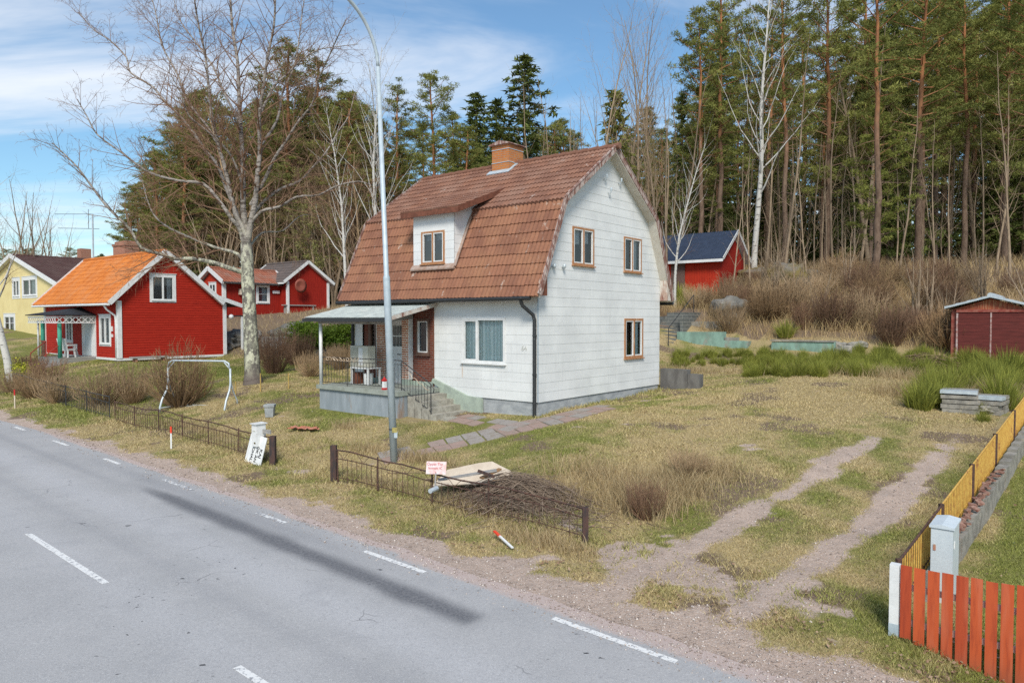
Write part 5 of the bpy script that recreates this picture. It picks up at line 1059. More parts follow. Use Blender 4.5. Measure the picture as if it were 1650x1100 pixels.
# low wall at the rear corner
t=empty('low_wall',onhouse(0,0,0),RZ,'low grey concrete wall running off the rear corner of the white house','wall')
mb=MB(); mb.prism([(.02,1.2),(2.2,1.2),(2.2,1.62),(1.75,1.95),(1.0,2.05),(.02,2.12)],1,7.6,7.85) if False else mb.box(.02,1.05,7.30,7.6,1.1,2.10)
mb.box(1.06,1.5,7.33,7.65,1.1,1.95); mb.build('wall_face',K['darkconc'],t)
# ---- yellow iron fence on its block wall
f0=AB(4.95,9.05); f1=AB(12.9,17.8); nfe=5
Lf=math.dist(f0,f1); dv=((f1[0]-f0[0])/Lf,(f1[1]-f0[1])/Lf); nrm=(dv[1],-dv[0])
def fp(s,o=0): return (f0[0]+dv[0]*s+nrm[0]*o, f0[1]+dv[1]*s+nrm[1]*o)
ftop=lambda s:.80+(1.93-.80)*(s*CX if False else s)/math.dist(AB(5.05,9.2),AB(12.18,17))
for k_ in range(nfe):
    s0,s1=Lf*k_/nfe,Lf*(k_+1)/nfe; p0=fp(s0); org=W(p0[0],p0[1],0)
    f=empty('iron_fence',org,0,['rust-stained first panel of the yellow iron fence, nearest the cabinet','second yellow iron fence panel from the cabinet, beside the driveway','third yellow iron fence panel from the cabinet, beside the driveway','fourth yellow iron fence panel from the cabinet, before the right frame edge','farthest yellow iron fence panel at the right frame edge'][k_],'fence','yellow iron fence panels on the block wall')
    P=lambda s,z:W(*fp(s),z)-org
    mb=MB(); ns=8
    for zt in (0,.56): mb.tube([P(s0+(s1-s0)*i/ns,ftop(s0+(s1-s0)*i/ns)-zt) for i in range(ns+1)],.018 if not zt else .012,5)
    mb.build('rails',K['rust'] if k_==0 else K['yellowpaint'],f)
    mb=MB(); n=int((s1-s0)/.115)
    for i in range(n):
        s=s0+(s1-s0)*(i+.5)/n; mb.box(*(lambda v:(v.x-.009,v.x+.009,v.y-.009,v.y+.009))(P(s,0)),ftop(s)-.64,ftop(s)-.01)
    mb.build('bars',K['yellowpaint'],f)
    mb=MB(); v=P(s0,0); mb.box(v.x-.03,v.x+.03,v.y-.03,v.y+.03,ftop(s0)-.95,ftop(s0)+.03); mb.build('post',K['rust'],f)
org=W(*f0,0); t=empty('block_wall',org,0,'low concrete block wall topped with broken rusty tiles under the yellow fence','wall')
mb=MB(); s=.9
while s<Lf:
    e=min(Lf,s+.5); zt=ftop(s)-.46; jt=R.uniform(-.01,.01)
    c=[W(*fp(x,o),0)-org for x,o in ((s+.006,.10),(e-.006,.10),(e-.006,.27+jt),(s+.006,.27+jt))]; z0=zt-.8
    for a_,b_ in ((0,1),(1,2),(2,3),(3,0)): mb.face([(c[a_].x,c[a_].y,z0),(c[b_].x,c[b_].y,z0),(c[b_].x,c[b_].y,zt),(c[a_].x,c[a_].y,zt)],[(0,0),(.5,0),(.5,.8),(0,.8)])
    mb.face([(q.x,q.y,zt) for q in c]); s+=.5
mb.build('blocks',K['conc_old'],t)
mb=MB()
for i in range(46):
    s=2.3+i*.085+R.uniform(-.03,.03); o=R.uniform(.14,.24); c=W(*fp(s,o),ftop(s)-.44)-org; r=R.uniform(.035,.065); an=R.uniform(0,3); tl=R.uniform(-.5,.5)
    u=Vector((math.cos(an),math.sin(an),tl))*r; v=Vector((-math.sin(an),math.cos(an),-tl*.5))*r*.7
    pts=[c+u+v,c-u+v*1.2,c-u*1.1-v,c+u*.8-v]; up_=Vector((0,0,.03)); mb.face(pts); mb.face([p+up_ for p in pts])
    for j in range(4): mb.face([pts[j],pts[(j+1)%4],pts[(j+1)%4]+up_,pts[j]+up_])
mb.build('tile_shards',simple('tile_shards',(.20,.085,.06),(.34,.22,.17),14,.9,.2),t)
# ---- utility cabinet
cq=atc=at(1515,1003,9.62); ca=AB(cq.x,cq.y); t=empty('utility_cabinet',W(ca[0],ca[1],-.08),RZ,'light grey metal utility cabinet standing behind the red picket fence','cabinet')
mb=MB(); mb.box(-.13,.13,0,.60,0,1.13); mb.build('cabinet_body',simple('grey_cabinet',(.56,.62,.65),(.62,.68,.70),5,.5,.05,.4,c3=(.48,.54,.57)),t,bevel=.008)
mb=MB(); mb.prism([(-.15,1.13),(.15,1.13),(.15,1.16),(0,1.185),(-.15,1.16)],1,-.02,.62); mb.build('cabinet_lid',simple('cabinet_lid',(.62,.69,.73),(.56,.63,.67),5,.5,.05),t)
mb=MB(); mb.box(.131,.14,.10,.15,.85,.95); mb.build('lock',K['white'],t)
mb=MB(); mb.box(-.10,-.07,-.009,-.001,.82,.90); mb.build('badge',simple('rust_badge',(.5,.2,.12),(.4,.3,.2),20,.7,0),t)
# ---- red picket fence
p0=AB(*(lambda v:(v.x,v.y))(at(1441,1013,8.83))); P0=W(p0[0],p0[1],0)
t=empty('picket_fence',P0,RZ,'orange-red wooden picket fence with a white end post, lower right corner','fence')
mb=MB(); mb.box(-.055,.055,-.05,.06,-.15,.84); ep=mb.build('end_post',K['white'],t,bevel=.006)
mb=MB(); mb.box(-.057,.057,-.052,.062,-.2,.10); mb.build('post_foot',K['galv'],ep)
def zf_(x): return .86+.012*x
for i in range(24):
    x=.072+i*.147; w=.118+R.uniform(-.004,.004); zb=-.02-.30*x if x<1.6 else -.5; mb=MB(); zt=zf_(x)+R.uniform(-.012,.012); jy=R.uniform(-.004,.004)
    mb.box(x,x+w,-.072+jy,-.050+jy,zb,zt); mb.build('picket',K['fencered'],t,bevel=.004)
for z in (.18,.62): mb=MB(); mb.bar((.05,-.02,z-.03),(3.6,-.02,z-.10),.035,.07); mb.build('rail',simple('pink_rail',(.55,.38,.32),(.48,.33,.28),6,.8,0),t)
# ---- pile of twigs, boards and the hand-written sign
K['twigpile']=simple('cut_twigs',(.34,.26,.19),(.20,.14,.10),9,.9,0)
pq=G(800,800); PB=(pq[0],pq[1])
def pile_strand(mb,c,dr,Ln,r,sag=.3):
    d=Vector((dr[0],dr[1],0)).normalized(); pts=[]; z0=c[2]
    for i in range(5):
        s=(i/4-.5)*Ln; p=Vector(W(c[0],c[1],0))+d*s; g=gz1(*AB(p.x,p.y)); pts.append(Vector((p.x,p.y,max(g+.01,g+z0*math.exp(-((p-Vector(W(*PB2,0))).length/1.25)**2)*1.0+R.uniform(-.03,.03)))))
    mb.tube(pts,[r,r*.9,r*.7,r*.5,r*.25],3,False)
PB2=G(835,808)[:2]; mb=MB()
for i in range(1150):
    an=R.gauss(.35,.8); Ln=R.uniform(.3,1.9); rr_=abs(R.gauss(0,.55)); t2=R.uniform(0,6.28)
    pile_strand(mb,(PB2[0]+rr_*math.cos(t2)*1.7,PB2[1]+rr_*math.sin(t2)*.8,R.uniform(.03,.37)*(1+.6*math.sin(t2*3))),(math.cos(-RZ*0+an),-math.sin(an)*.75),Ln,R.uniform(.004,.011))
o=mb.build('twig_pile',K['twigpile']); tag(o,'heap of cut grey-brown branches behind the iron fence','brush pile')
q=G(765,790); bl=WG(q[0],q[1]); t=empty('board',bl+Vector((0,0,.30)),-.15,'pale bent sheet of board lying on top of the brush pile','board')
mb=MB(); pts_=[(-.85,-.32),(-.1,-.34),(.95,-.28),(.75,.10),(.32,.36),(.05,.30),(-.62,.16)]; zz_=lambda x,y:.08+.12*y+.05*x-.08*abs(x-.1)
ring=[(x,y,zz_(x,y)+.02) for x,y in pts_]; ctr=(0,0,zz_(0,0)+.02)
for i in range(len(ring)): mb.face([ring[i],ring[(i+1)%len(ring)],ctr]); mb.face([(r[0],r[1],r[2]-.02) for r in (ring[(i+1)%len(ring)],ring[i],ctr)]); a_,b_=ring[i],ring[(i+1)%len(ring)]; mb.face([a_,b_,(b_[0],b_[1],b_[2]-.02),(a_[0],a_[1],a_[2]-.02)])
mb.build('sheet',K['board'],t); t.rotation_euler=(math.radians(22),0,-.15)
def plank(lbl,p0,p1,D0,D1,w,h,mat,name='plank',tube=False):
    a_=at(*p0,D0);b_=at(*p1,D1); mb=MB()
    if tube: mb.tube([a_-a_,b_-a_],w,10)
    else: mb.bar(Vector((0,0,0)),b_-a_,w,h)
    tag(mb.build(name,K[mat],loc=a_),lbl,name)
dq=GW(790,800).y
plank('grey plank lying across the brush pile under the pale board',(706,773),(800,757),dq-.35,dq-.2,.14,.03,'greywood')
plank('dark weathered stick on the brush pile',(770,758),(797,768),dq-.45,dq-.5,.06,.05,'darkwood','stick')
plank('raw orange-brown plank end sticking out of the brush pile',(775,770),(806,755),dq-.4,dq-.1,.10,.03,'wood')
plank('short pale plastic pipe poking out of the brush pile',(693,791),(704,786),dq-1.2,dq-1.0,.045,.045,'galvlt','pipe',True)
a_=at(703,753,dq-.55); t=empty('hand_lettered_sign',a_,-.05,'faded pink and white hand-lettered sign propped on the brush pile','sign')
mb=MB(); mb.box(-.235,.235,-.008,.008,-.15,.14); sg=mb.build('board',simple('pink_sign',(.74,.66,.66),(.72,.44,.41),7,.6,0),t); ink=simple('red_ink',(.50,.10,.12),(.35,.08,.1),9,.8,0)
for s,x,z,sz in (('Öppet Tor',-.03,.075,.085),('kontakt IC',-.02,-.015,.075),('v',-.01,-.10,.08)): text(s,sz,TM((x,-.0105,z),(1,0,0),(0,0,1)),ink,sg)
t.rotation_euler=(math.radians(-18),0,-.12); t.scale=(.85,.85,.85)
mb=MB(); mb.box(-.015,.015,-.012,.0,-.5,-.12); mb.build('stick',K['greywood'],t)
# ---- concrete blocks by the garage
def pil(x,y,w,d,z,lbl,n=4,rz=0):
    t=empty('block_stack',W(x,y,gz1(x,y)),RZ+rz,lbl,'block stack','stacks of pale concrete kerb blocks')
    for i in range(n):
        for j in range(2): mb=MB(); s=R.uniform(-.05,.05); mb.box(-w/2+s,w/2+s,-d/2+j*d/2+.01+R.uniform(0,.02),-d/2+(j+1)*d/2-.01,i*.13-.05,i*.13+.07-.01*i); mb.build('kerb_block',K['galvlt'] if (i==n-1 and j==0) else K['conc_old'],t,bevel=.01)
q=G(1545,660); pil(q[0],q[1],.85,1.0,0,'stack of whitish concrete kerb blocks overgrown at the lawn corner, the left one',5,.1)
q=G(1590,664); pil(q[0],q[1]+.1,.75,.9,0,'stack of brownish concrete blocks half hidden in broom, the right one',4,-.12)
# ---- antenna mast behind cottage
q=at(149,345,44); am=AB(q.x,q.y); t=empty('antenna_mast',W(am[0],am[1],0),0,'thin lattice antenna mast rising behind the cottage roof','antenna'); mb=MB(); mb.tube([(0,0,3.5),(0,0,q.z)],.05,6); mb.build('mast',K['galv'],t)
mb=MB(); mb.tube([(-2.3,0,q.z),(.05,0,q.z)],.018,4); mb.tube([(-2.1,0,q.z-.85),(.4,0,q.z-.9)],.018,4); mb.tube([(-.25,0,q.z-.9),(-.25,0,q.z+.3)],.015,4); mb.build('aerial',K['black'],t)
# ---- picket sticks between the two gardens
P_=[G(*p)[:2] for p in ((160,655),(205,648),(255,640),(330,640),(380,640),(420,632),(465,627),(508,618))]
t0=WG(*P_[0]); t=empty('stick_fence',t0,0,'low wire fence on thin yellow sticks between the front lawns','fence'); k_=0
for (p,q) in zip(P_[:-1],P_[1:]):
    n=max(1,int(math.dist(p,q)/.72))
    for i in range(n):
        v=WG(p[0]+(q[0]-p[0])*i/n,p[1]+(q[1]-p[1])*i/n)-t0; mb=MB(); h=.62+R.uniform(-.05,.06); mb.box(v.x-.016,v.x+.016,v.y-.016,v.y+.016,v.z-.1,v.z+h); mb.build('stick',simple('yellow_stick',(.48,.34,.10),(.38,.25,.08),6,.8,0) if k_==0 else K['stick'],t)
        if k_==0: K['stick']=bpy.data.materials['yellow_stick']
        k_+=1
mb=MB(); 
for zz_ in (.2,.5): mb.tube([WG(*p)-t0+Vector((0,0,zz_)) for p in P_],.005,3)
mb.build('wire',K['rust'],t)
# ================================================================ trees
UPV=Vector((0,0,1))
def rot_off(d,ang,az):
    o=d.orthogonal().normalized(); w=d.cross(o); return (d*math.cos(ang)+(o*math.cos(az)+w*math.sin(az))*math.sin(ang)).normalized()
def grow(mbs,p,d,Ln,r,lev,P,rg,bark=1):
    seg=max(3,min(9,int(Ln/P['seg'][lev]))); pts=[p.copy()]; rad=[r]; tp=P['trop'][lev]; wb=P['wob'][lev]
    for i in range(seg):
        d=(d+Vector((rg.gauss(0,wb),rg.gauss(0,wb),rg.gauss(0,wb)+tp))).normalized(); p=p+d*(Ln/seg); pts.append(p.copy()); rad.append(r*(1-(1-P['end'])*(i+1)/seg))
    mbs[0 if lev<=bark else 1].tube(pts,rad,P['sides'][lev],False)
    if lev>=P['max']: return
    n=P['n'][lev]; n=n if lev else n
    k=max(1,int(n*(min(1.4,Ln/P['ref'][lev]))*rg.uniform(.8,1.15))); az=rg.uniform(0,6.28)
    for j in range(k):
        t=P['st'][lev]+(1-P['st'][lev])*(j+rg.random())/k; t=min(.999,t); x=t*seg; i=int(x); f=x-i; q=pts[i].lerp(pts[i+1],f); dd=(pts[i+1]-pts[i]).normalized(); az+=2.4+rg.uniform(-.5,.5)
        c=rot_off(dd,math.radians(P['ang'][lev])*rg.uniform(.7,1.25),az); lr=P['lr'][lev]*(1-P['fall'][lev]*t)*rg.uniform(.7,1.25)
        grow(mbs,q,c,Ln*lr,max(P['rmin'],rad[i]*P['rr']*rg.uniform(.7,1)),lev+1,P,rg,bark)
def P_(**k):
    b=dict(seg=[1,.6,.4,.25,.2],trop=[.02,.06,.03,-.02,-.08],wob=[.05,.10,.13,.14,.14],end=.25,sides=[8,5,4,3,3],max=3,n=[18,7,5,4],ref=[12,3,1.3,.6],st=[.25,.15,.1,.1],ang=[48,42,40,38],lr=[.32,.45,.5,.55],fall=[.6,.4,.3,.2],rr=.5,rmin=.004); b.update(k); return b
def tree(name,mbs,mats,h,loc=(0,0,0)):
    t=empty(name,Vector(loc)); mbs[0].build('trunk',mats[0],t,True); mbs[1].build('crown',mats[1],t); t['h']=h; return t
def bare(seed,Hh,r,P,mats,name='bare_tree',lean=.03,forks=0):
    rg=random.Random(seed); mbs=[MB(),MB()]; d=Vector((rg.gauss(0,lean),rg.gauss(0,lean),1)).normalized()
    grow(mbs,Vector((0,0,-.3)),d,Hh,r,0,P,rg)
    for _ in range(forks): grow(mbs,Vector((0,0,rg.uniform(-.3,Hh*.12))),rot_off(UPV,rg.uniform(.1,.25),rg.uniform(0,6.28)),Hh*rg.uniform(.7,.95),r*.75,0,P,rg)
    return tree(name,mbs,mats,Hh)
def leafcloud(C,rad,per,size,flat=.6,rs=RS,elong=.35,cr=None,upright=0.):
    n=len(C); N_=n*per; c=np.repeat(C,per,0); r=np.repeat(rad,per)
    o=rs.randn(N_,3); o/=np.linalg.norm(o,axis=1)[:,None]; o*=(rs.rand(N_)**.5*r)[:,None]; o[:,2]*=flat; c=c+o
    d=rs.randn(N_,3)+o*1.2/np.maximum(r,1e-3)[:,None]; d[:,2]+=upright; d/=np.linalg.norm(d,axis=1)[:,None]; s=rs.randn(N_,3); s-=(s*d).sum(1)[:,None]*d; s/=np.linalg.norm(s,axis=1)[:,None]
    L_=(size*(.6+.8*rs.rand(N_)))[:,None]; V=np.stack([c-s*L_*elong,c+s*L_*elong,c+d*L_],1).reshape(-1,3)
    cr=rs.rand(n) if cr is None else cr; rnd=np.clip(np.repeat(cr,per)*.75+.4*rs.rand(N_)-.08,0,1); return V,np.arange(3*N_).reshape(-1,3),np.repeat(rnd,3)
def pine(seed,Hh=18.,r=.2,cs=.45,wid=2.6,nb=46,mat='needle',dead=14,name='pine_tree',per=78,dens=1.):
    rg=random.Random(seed); rs=np.random.RandomState(seed); mb=MB(); pts=[];rad=[];x=y=0.; n=14
    for i in range(n+1):
        t=i/n; pts.append(Vector((x,y,-.4+(Hh+.4)*t))); rad.append(r*(1-.82*t)+.012); x+=rg.gauss(0,.05);y+=rg.gauss(0,.05)
    rad[0]*=1.25; mb.tube(pts,rad,9,False)
    def tp(z): 
        t=(z+.4)/(Hh+.4)*n; i=min(n-1,int(t)); return pts[i].lerp(pts[i+1],t-i),rad[i]
    C=[];Rd=[];cr=[]; b2=MB(); az=rg.uniform(0,6)
    for k in range(dead):
        z=rg.uniform(.12,cs+.12)*Hh; p,rr=tp(z); az+=2.4; d=Vector((math.cos(az),math.sin(az),rg.uniform(-.35,.2))).normalized(); L_=rg.uniform(.4,1.9)
        q=p+d*L_*.5+Vector((0,0,rg.uniform(-.1,.05))); b2.tube([p,q,q+d*L_*.5+Vector((0,0,rg.uniform(-.25,.15)))],[.022,.014,.006],3,False)
    for k in range(nb):
        t=cs+(1-cs)*((k+rg.random())/nb); z=t*Hh; p,rr=tp(z); az+=2.4+rg.uniform(-.5,.5); u=(t-cs)/(1-cs)
        prof=(math.sin(math.pi*min(1,(u*.82+.16)))**.8) if u<.75 else (1-u)*2.6+.18
        L_=wid*max(.25,min(1,prof))*rg.uniform(.55,1.2)
        if rg.random()<.10: continue
        el=rg.uniform(-.15,.3)+.5*u; d=Vector((math.cos(az)*math.cos(el),math.sin(az)*math.cos(el),math.sin(el))); m_=p+d*L_*.55+Vector((0,0,rg.uniform(-.1,.15))); e=p+d*L_+Vector((0,0,rg.uniform(.0,.35)))
        b2.tube([p,m_,e],[max(.016,rr*.35),.022,.008],4,False); c0=rg.random()
        side=Vector((-d.y,d.x,0)); nn=max(2,int(L_*1.9*dens))
        for j in range(nn):
            f=.38+.62*(j+rg.random())/nn; q=p.lerp(m_,f/.55) if f<.55 else m_.lerp(e,(f-.55)/.45); so=side*rg.gauss(0,.30)*L_*.42*(1.1-f*.4)
            q2=q+so+Vector((0,0,rg.uniform(0,.22))); 
            if so.length>.3: b2.tube([q,q2],[.012,.005],3,False)
            C.append(q2); Rd.append(rg.uniform(.24,.52)); cr.append(min(1,max(0,c0*.5+.5*rg.random())))
    C.append(pts[-1]); Rd.append(.4); cr.append(.8)
    t=empty(name,Vector((0,0,0))); mb.build('trunk',K['pinebark'],t,True); b2.build('branches',K['pinebark'],t)
    V,Fc,rn=leafcloud(np.array([tuple(c) for c in C]),np.array(Rd),per,.19,.45,rs,.14,np.array(cr),.35); npmesh('crown',V,Fc,K[mat],t,rnd=rn); t['h']=Hh; return t
def spruce(seed,Hh=15.,r=.16,wid=2.2,mat='needle2',cs=.06,name='spruce_tree',nb=95,per=18):
    rg=random.Random(seed); rs=np.random.RandomState(seed); mb=MB(); mb.tube([(0,0,-.4),(0,0,Hh*.5),(0,0,Hh)],[r,r*.55,.012],8,False); C=[];Rd=[];cr=[];az=0; b2=MB()
    for k in range(nb):
        t=cs+(1-cs)*(k+rg.random())/nb; z=t*Hh; az+=2.4+rg.uniform(-.4,.4); L_=wid*(1-t)**.8*rg.uniform(.65,1.15)+.15; d=Vector((math.cos(az),math.sin(az),0)); p=Vector((0,0,z)); e=p+d*L_+Vector((0,0,-.28*L_+.12*L_*t)); b2.tube([p,e],[.02,.006],3,False); c0=rg.random()
        nn=max(2,int(L_*3.2)); sd_=Vector((-d.y,d.x,0))
        for j in range(nn): f=.2+.8*(j+rg.random())/nn; q=p.lerp(e,f)+sd_*rg.gauss(0,.16)*L_*f; C.append(q); Rd.append(rg.uniform(.16,.32)*(.6+.5*(1-t))); cr.append(c0*.5+.5*rg.random()*f)
    C.append(Vector((0,0,Hh-.1))); Rd.append(.15); cr.append(.7)
    t=empty(name,Vector((0,0,0))); mb.build('trunk',K['greybark'],t,True); b2.build('branches',K['greybark'],t)
    V,Fc,rn=leafcloud(np.array([tuple(c) for c in C]),np.array(Rd),per,.22,.45,rs,.2,np.array(cr),-.15); npmesh('crown',V,Fc,K[mat],t,rnd=rn); t['h']=Hh; return t
used=set()
def put(proto,a,b,h,label,group=None,rz=None,wide=1.,dz=0.,tilt=0.):
    s=h/proto['h']; loc=W(a,b,gz1(a,b)+dz); rz=R.uniform(0,6.28) if rz is None else rz
    rot=(R.gauss(0,.5)*tilt,R.gauss(0,.5)*tilt,rz)
    if proto.name not in used:
        used.add(proto.name); o=proto; o.location=loc; o.rotation_euler=rot; o.scale=(s*wide,s*wide,s); o['label']=label
        if group: o['group']=group
    else: o=dup(proto,loc,None,(s*wide,s*wide,s),label,group,rot=rot)
    o['category']=o.get('category') or CATS[o.name.split('.')[0]]
    return o
CATS=dict(pine_tree='tree',spruce_tree='tree',birch_tree='tree',bare_tree='tree',sapling='tree',shrub='shrub',broom_bush='bush',hedge='hedge',weed_clump='plant')
def putpx(proto,px,Dd,topy,label,group=None,**k):
    a,b=ABp(px,Dd); g=gz1(a,b); h=(513-topy)/F0*Dd+CZ-g; return put(proto,a,b,max(1.5,h),label,group,**k)
# ---- the big old birch
rg=random.Random(21); DB=GW(408,618).y; bb=GW(408,616)
def tr(pts,dy=()):
    out=[]
    for i,(x,y) in enumerate(pts): f=i/(len(pts)-1); out.append(at(x,y,DB+(dy[0]*f+dy[1]*f*f if dy else 0))-bb)
    return out
mbs=[MB(),MB()]
trunk=tr([(409,628),(408,616),(407,600),(405,560),(403,520),(401,480),(399,445),(398,415),(397,392)])
mbs[0].tube(trunk,[.46,.37,.30,.27,.255,.245,.24,.23,.21],16,False)
LM=[([(398,415),(395,380),(393,340),(392,300),(390,250),(388,200),(386,150),(380,100),(376,50),(372,0),(368,-60),(366,-110)],(1.5,-1.),.20),
([(397,400),(404,360),(410,320),(414,280),(416,240),(420,190),(427,140),(432,90),(440,40),(446,-20),(452,-80)],(-1.,-1.2),.18),
([(398,395),(390,370),(380,345),(370,310),(360,270),(353,235),(345,190),(340,140),(330,90),(322,40),(316,-10),(310,-60)],(-.6,-2.),.15),
([(397,420),(384,372),(372,352),(355,325),(329,298),(287,290),(249,282),(226,268),(195,245),(161,218),(142,187),(128,160)],(-2,1),.12),
([(397,430),(384,410),(344,396),(298,380),(268,365),(252,345),(240,320),(228,290)],(1.5,1),.10),
([(396,440),(370,432),(340,422),(312,416),(282,414),(255,408),(228,399),(207,370),(176,336),(150,301),(128,270),(100,250),(85,232)],(-3,.5),.13),
([(396,392),(380,336),(363,301),(352,267),(329,244),(314,217),(291,187),(264,164),(245,141),(214,118),(203,92),(176,69),(150,46),(123,19)],(1,2.5),.12),
([(398,380),(408,350),(425,325),(450,305),(480,292),(505,270),(525,240),(545,215),(560,185),(570,150)],(2,1.5),.10),
([(404,330),(425,290),(440,255),(462,225),(480,195),(500,165),(512,130),(530,95),(548,60),(560,35)],(-2,-1),.10),
([(398,370),(420,345),(450,330),(480,318),(515,312),(545,300),(575,292),(600,300)],(-2.5,0),.09),
([(421,180),(440,140),(462,118),(485,100),(510,80),(540,78),(575,70)],(1,2),.07),
([(353,235),(330,200),(300,160),(285,120),(262,80),(255,40),(245,0),(230,-40)],(2,0),.08),
([(392,300),(370,250),(335,215),(305,190),(290,150),(270,110)],(-2.5,0),.07),
([(397,405),(410,385),(430,375),(455,372),(480,350),(500,345)],(2,1),.07),
([(388,200),(360,150),(345,110),(310,70),(290,30),(275,-20)],(2,1),.07),
([(416,240),(445,200),(455,150),(475,100),(480,50),(492,0),(505,-40)],(2,1),.08)]
PB_=P_(seg=[.6,.35,.25,.2,.2],trop=[.03,.05,-.05,-.16,-.12],wob=[.1,.12,.14,.14,.1],sides=[5,4,3,3,3],n=[8,7,5,3],ref=[2.2,1.1,.6,.4],st=[.12,.1,.1,.1],ang=[42,40,38,35],lr=[.5,.62,.7,.6],fall=[.4,.3,.2,.2],rr=.5,max=3,rmin=.0045,end=.3)
for pts,dy,r in LM:
    r=r*.72
    q=tr(pts,dy); q=[p+Vector((rg.gauss(0,.04),rg.gauss(0,.05),rg.gauss(0,.04))) if 0<i else p for i,p in enumerate(q)]
    # densify with a curved interpolation
    n=len(q); fine=[]
    for i in range(n-1):
        p0,p1,p2,p3=q[max(0,i-1)],q[i],q[i+1],q[min(n-1,i+2)]
        for k_ in range(3):
            t=k_/3; fine.append(.5*((2*p1)+(p2-p0)*t+(2*p0-5*p1+4*p2-p3)*t*t+(3*p1-p0-3*p2+p3)*t**3))
    fine.append(q[-1]); m_=len(fine); rd=[r*(1-.88*(i/(m_-1))**.8)+.006 for i in range(m_)]
    mbs[0].tube(fine,rd,8,False)
    az=rg.uniform(0,6); tot=sum((fine[i+1]-fine[i]).length for i in range(m_-1)); nb=int(tot*4.6)
    for j in range(nb):
        f=.2+.8*(j+rg.random())/nb; x=min(m_-1.001,f*(m_-1)); i=int(x); p=fine[i].lerp(fine[i+1],x-i); d=(fine[i+1]-fine[i]).normalized(); az+=2.4+rg.uniform(-.5,.5)
        grow(mbs,p,rot_off(d,math.radians(rg.uniform(28,60)),az),rg.uniform(.7,2.3)*(1.15-.55*f),max(.008,rd[i]*.42),0,dict(PB_,max=2 if rg.random()<.35 else 3),rg,-1)
t=empty('birch_tree',bb,0,'huge old bare birch with lichen-spotted trunk between the cottage and the white house','tree')
mbs[0].build('trunk',K['oldbirch'],t,True); mbs[1].build('crown',K['twigred'],t)
print('birch faces',len(mbs[0].f),len(mbs[1].f))
# ---- prototypes
PBIR=P_(n=[26,6,5,4],st=[.28,.15,.1,.1],ang=[40,40,40,35],lr=[.34,.42,.5,.5],trop=[.01,.09,.02,-.08],wob=[.05,.1,.12,.1],max=3,end=.12,rr=.42,ref=[12,3.5,1.5,.7],fall=[.55,.3,.3,.2])
BIR=[bare(s,15,.16,PBIR,(K['birch'],K['twigred']),'birch_tree') for s in (1,2,3)]
BRB=[bare(s,14,.12,dict(PBIR,n=[30,8,6,4],st=[.2,.12,.1,.1],lr=[.38,.45,.5,.5]),(K['twigpale'],K['twigred']),'bare_tree') for s in (51,52)]
PBT=P_(n=[22,7,5,3],st=[.2,.15,.1,.1],ang=[36,36,40,35],lr=[.36,.42,.5,.5],trop=[.02,.12,.06,.02],max=3,end=.12,rr=.42,ref=[12,3.5,1.5,.7],fall=[.5,.3,.3,.2])
BAR=[bare(s,13,.12,PBT,(K['greybark'],K['twigpale']),'bare_tree') for s in (4,5)]
PBU=dict(PBT); PBU.update(n=[14,6,5,3],st=[.12,.1,.1,.1],lr=[.4,.45,.5,.5])
BUS=[bare(s,9,.10,PBU,(K['greybark'],K['twig']),'bare_tree',.08,4) for s in (6,7)]
PSA=P_(n=[17,5,3],st=[.2,.2,.1],ang=[38,38,38],lr=[.22,.42,.5],trop=[.01,.10,.05,0],max=2,end=.10,rr=.4,wob=[.035,.1,.12],sides=[6,3,3],ref=[11,2.4,1],fall=[.5,.3,.2],rmin=.005)
SAP=[bare(s,11,.075,PSA,(K['greybark'],K['twigpale']),'sapling',.04) for s in (8,9,10)]
PIN=[pine(11,18,.19,.32,2.8,62),pine(12,18,.17,.42,2.5,52),pine(13,18,.20,.24,3.1,72),pine(14,17,.17,.56,2.2,34)]
PYG=pine(15,12,.15,.22,2.2,46,'needle3',4)
SPR=[spruce(16,15,.16,2.9,nb=125,per=24),spruce(17,15,.15,2.4,nb=120,per=24)]; SPY=spruce(18,9,.1,1.1,'needle3')
BUD=bare(19,8,.09,PBU,(K['greybark'],K['twigpale']),'bare_tree',.08,4)
cr_=[c for c in BUD.children if c.name.startswith('crown')][0]; vv=np.array([v.co[:] for v in cr_.data.vertices]); sel=vv[RS.choice(len(vv),2600)]
V,Fc,rn=leafcloud(sel,np.full(len(sel),.10),3,.09,.8); npmesh('leaves',V,Fc,K['bud'],BUD,rnd=rn)
# ---- named trees, right wood
zr=lambda px:'behind the dark-roofed shed' if px<1215 else ('above the mossy rocks' if px<1340 else ('in the middle of the right-hand wood' if px<1460 else ('above the red garage' if px<1610 else 'at the right edge of the wood')))
putpx(PIN[3],1410,37,-70,'thick-trunked pine standing forward of the wood, orange bark high up',rz=1.,wide=1.05)
putpx(PYG,1410,38,170,'young yellow-green pine growing around the foot of the big forward pine',rz=2.)
putpx(BIR[0],1213,45,-40,'tall white birch leaning beside the dark-roofed shed',rz=.4,tilt=0)
putpx(BIR[1],1088,40,215,'slim pale birch in front of the shed, at the rear corner of the white house',rz=2.,wide=.9)
for px,D_,ty,k_,l in ((1158,51,-20,0,'broad pine with the big rounded crown right of the roof ridge'),(1127,50,40,3,'slender pine just left of the broad round-crowned pine'),(1262,50,-30,1,'orange-stemmed pine just right of the white birch'),(1330,52,-40,2,'pine left of the big forward pine'),(1478,47,-60,2,'heavy dark-crowned pine right of the big forward pine'),(1505,55,-50,1,'pine close behind the heavy dark-crowned pine'),(1388,56,-30,0,'pine seen just behind and left of the big forward pine'),(1549,50,-40,1,'orange pine stem above the garage ridge'),(1615,49,-60,0,'tall pine near the right frame edge'),(1665,45,-60,2,'pine cut by the right frame edge')):
    putpx(PIN[k_],px,D_,ty,l,'tall pines of the right-hand wood')
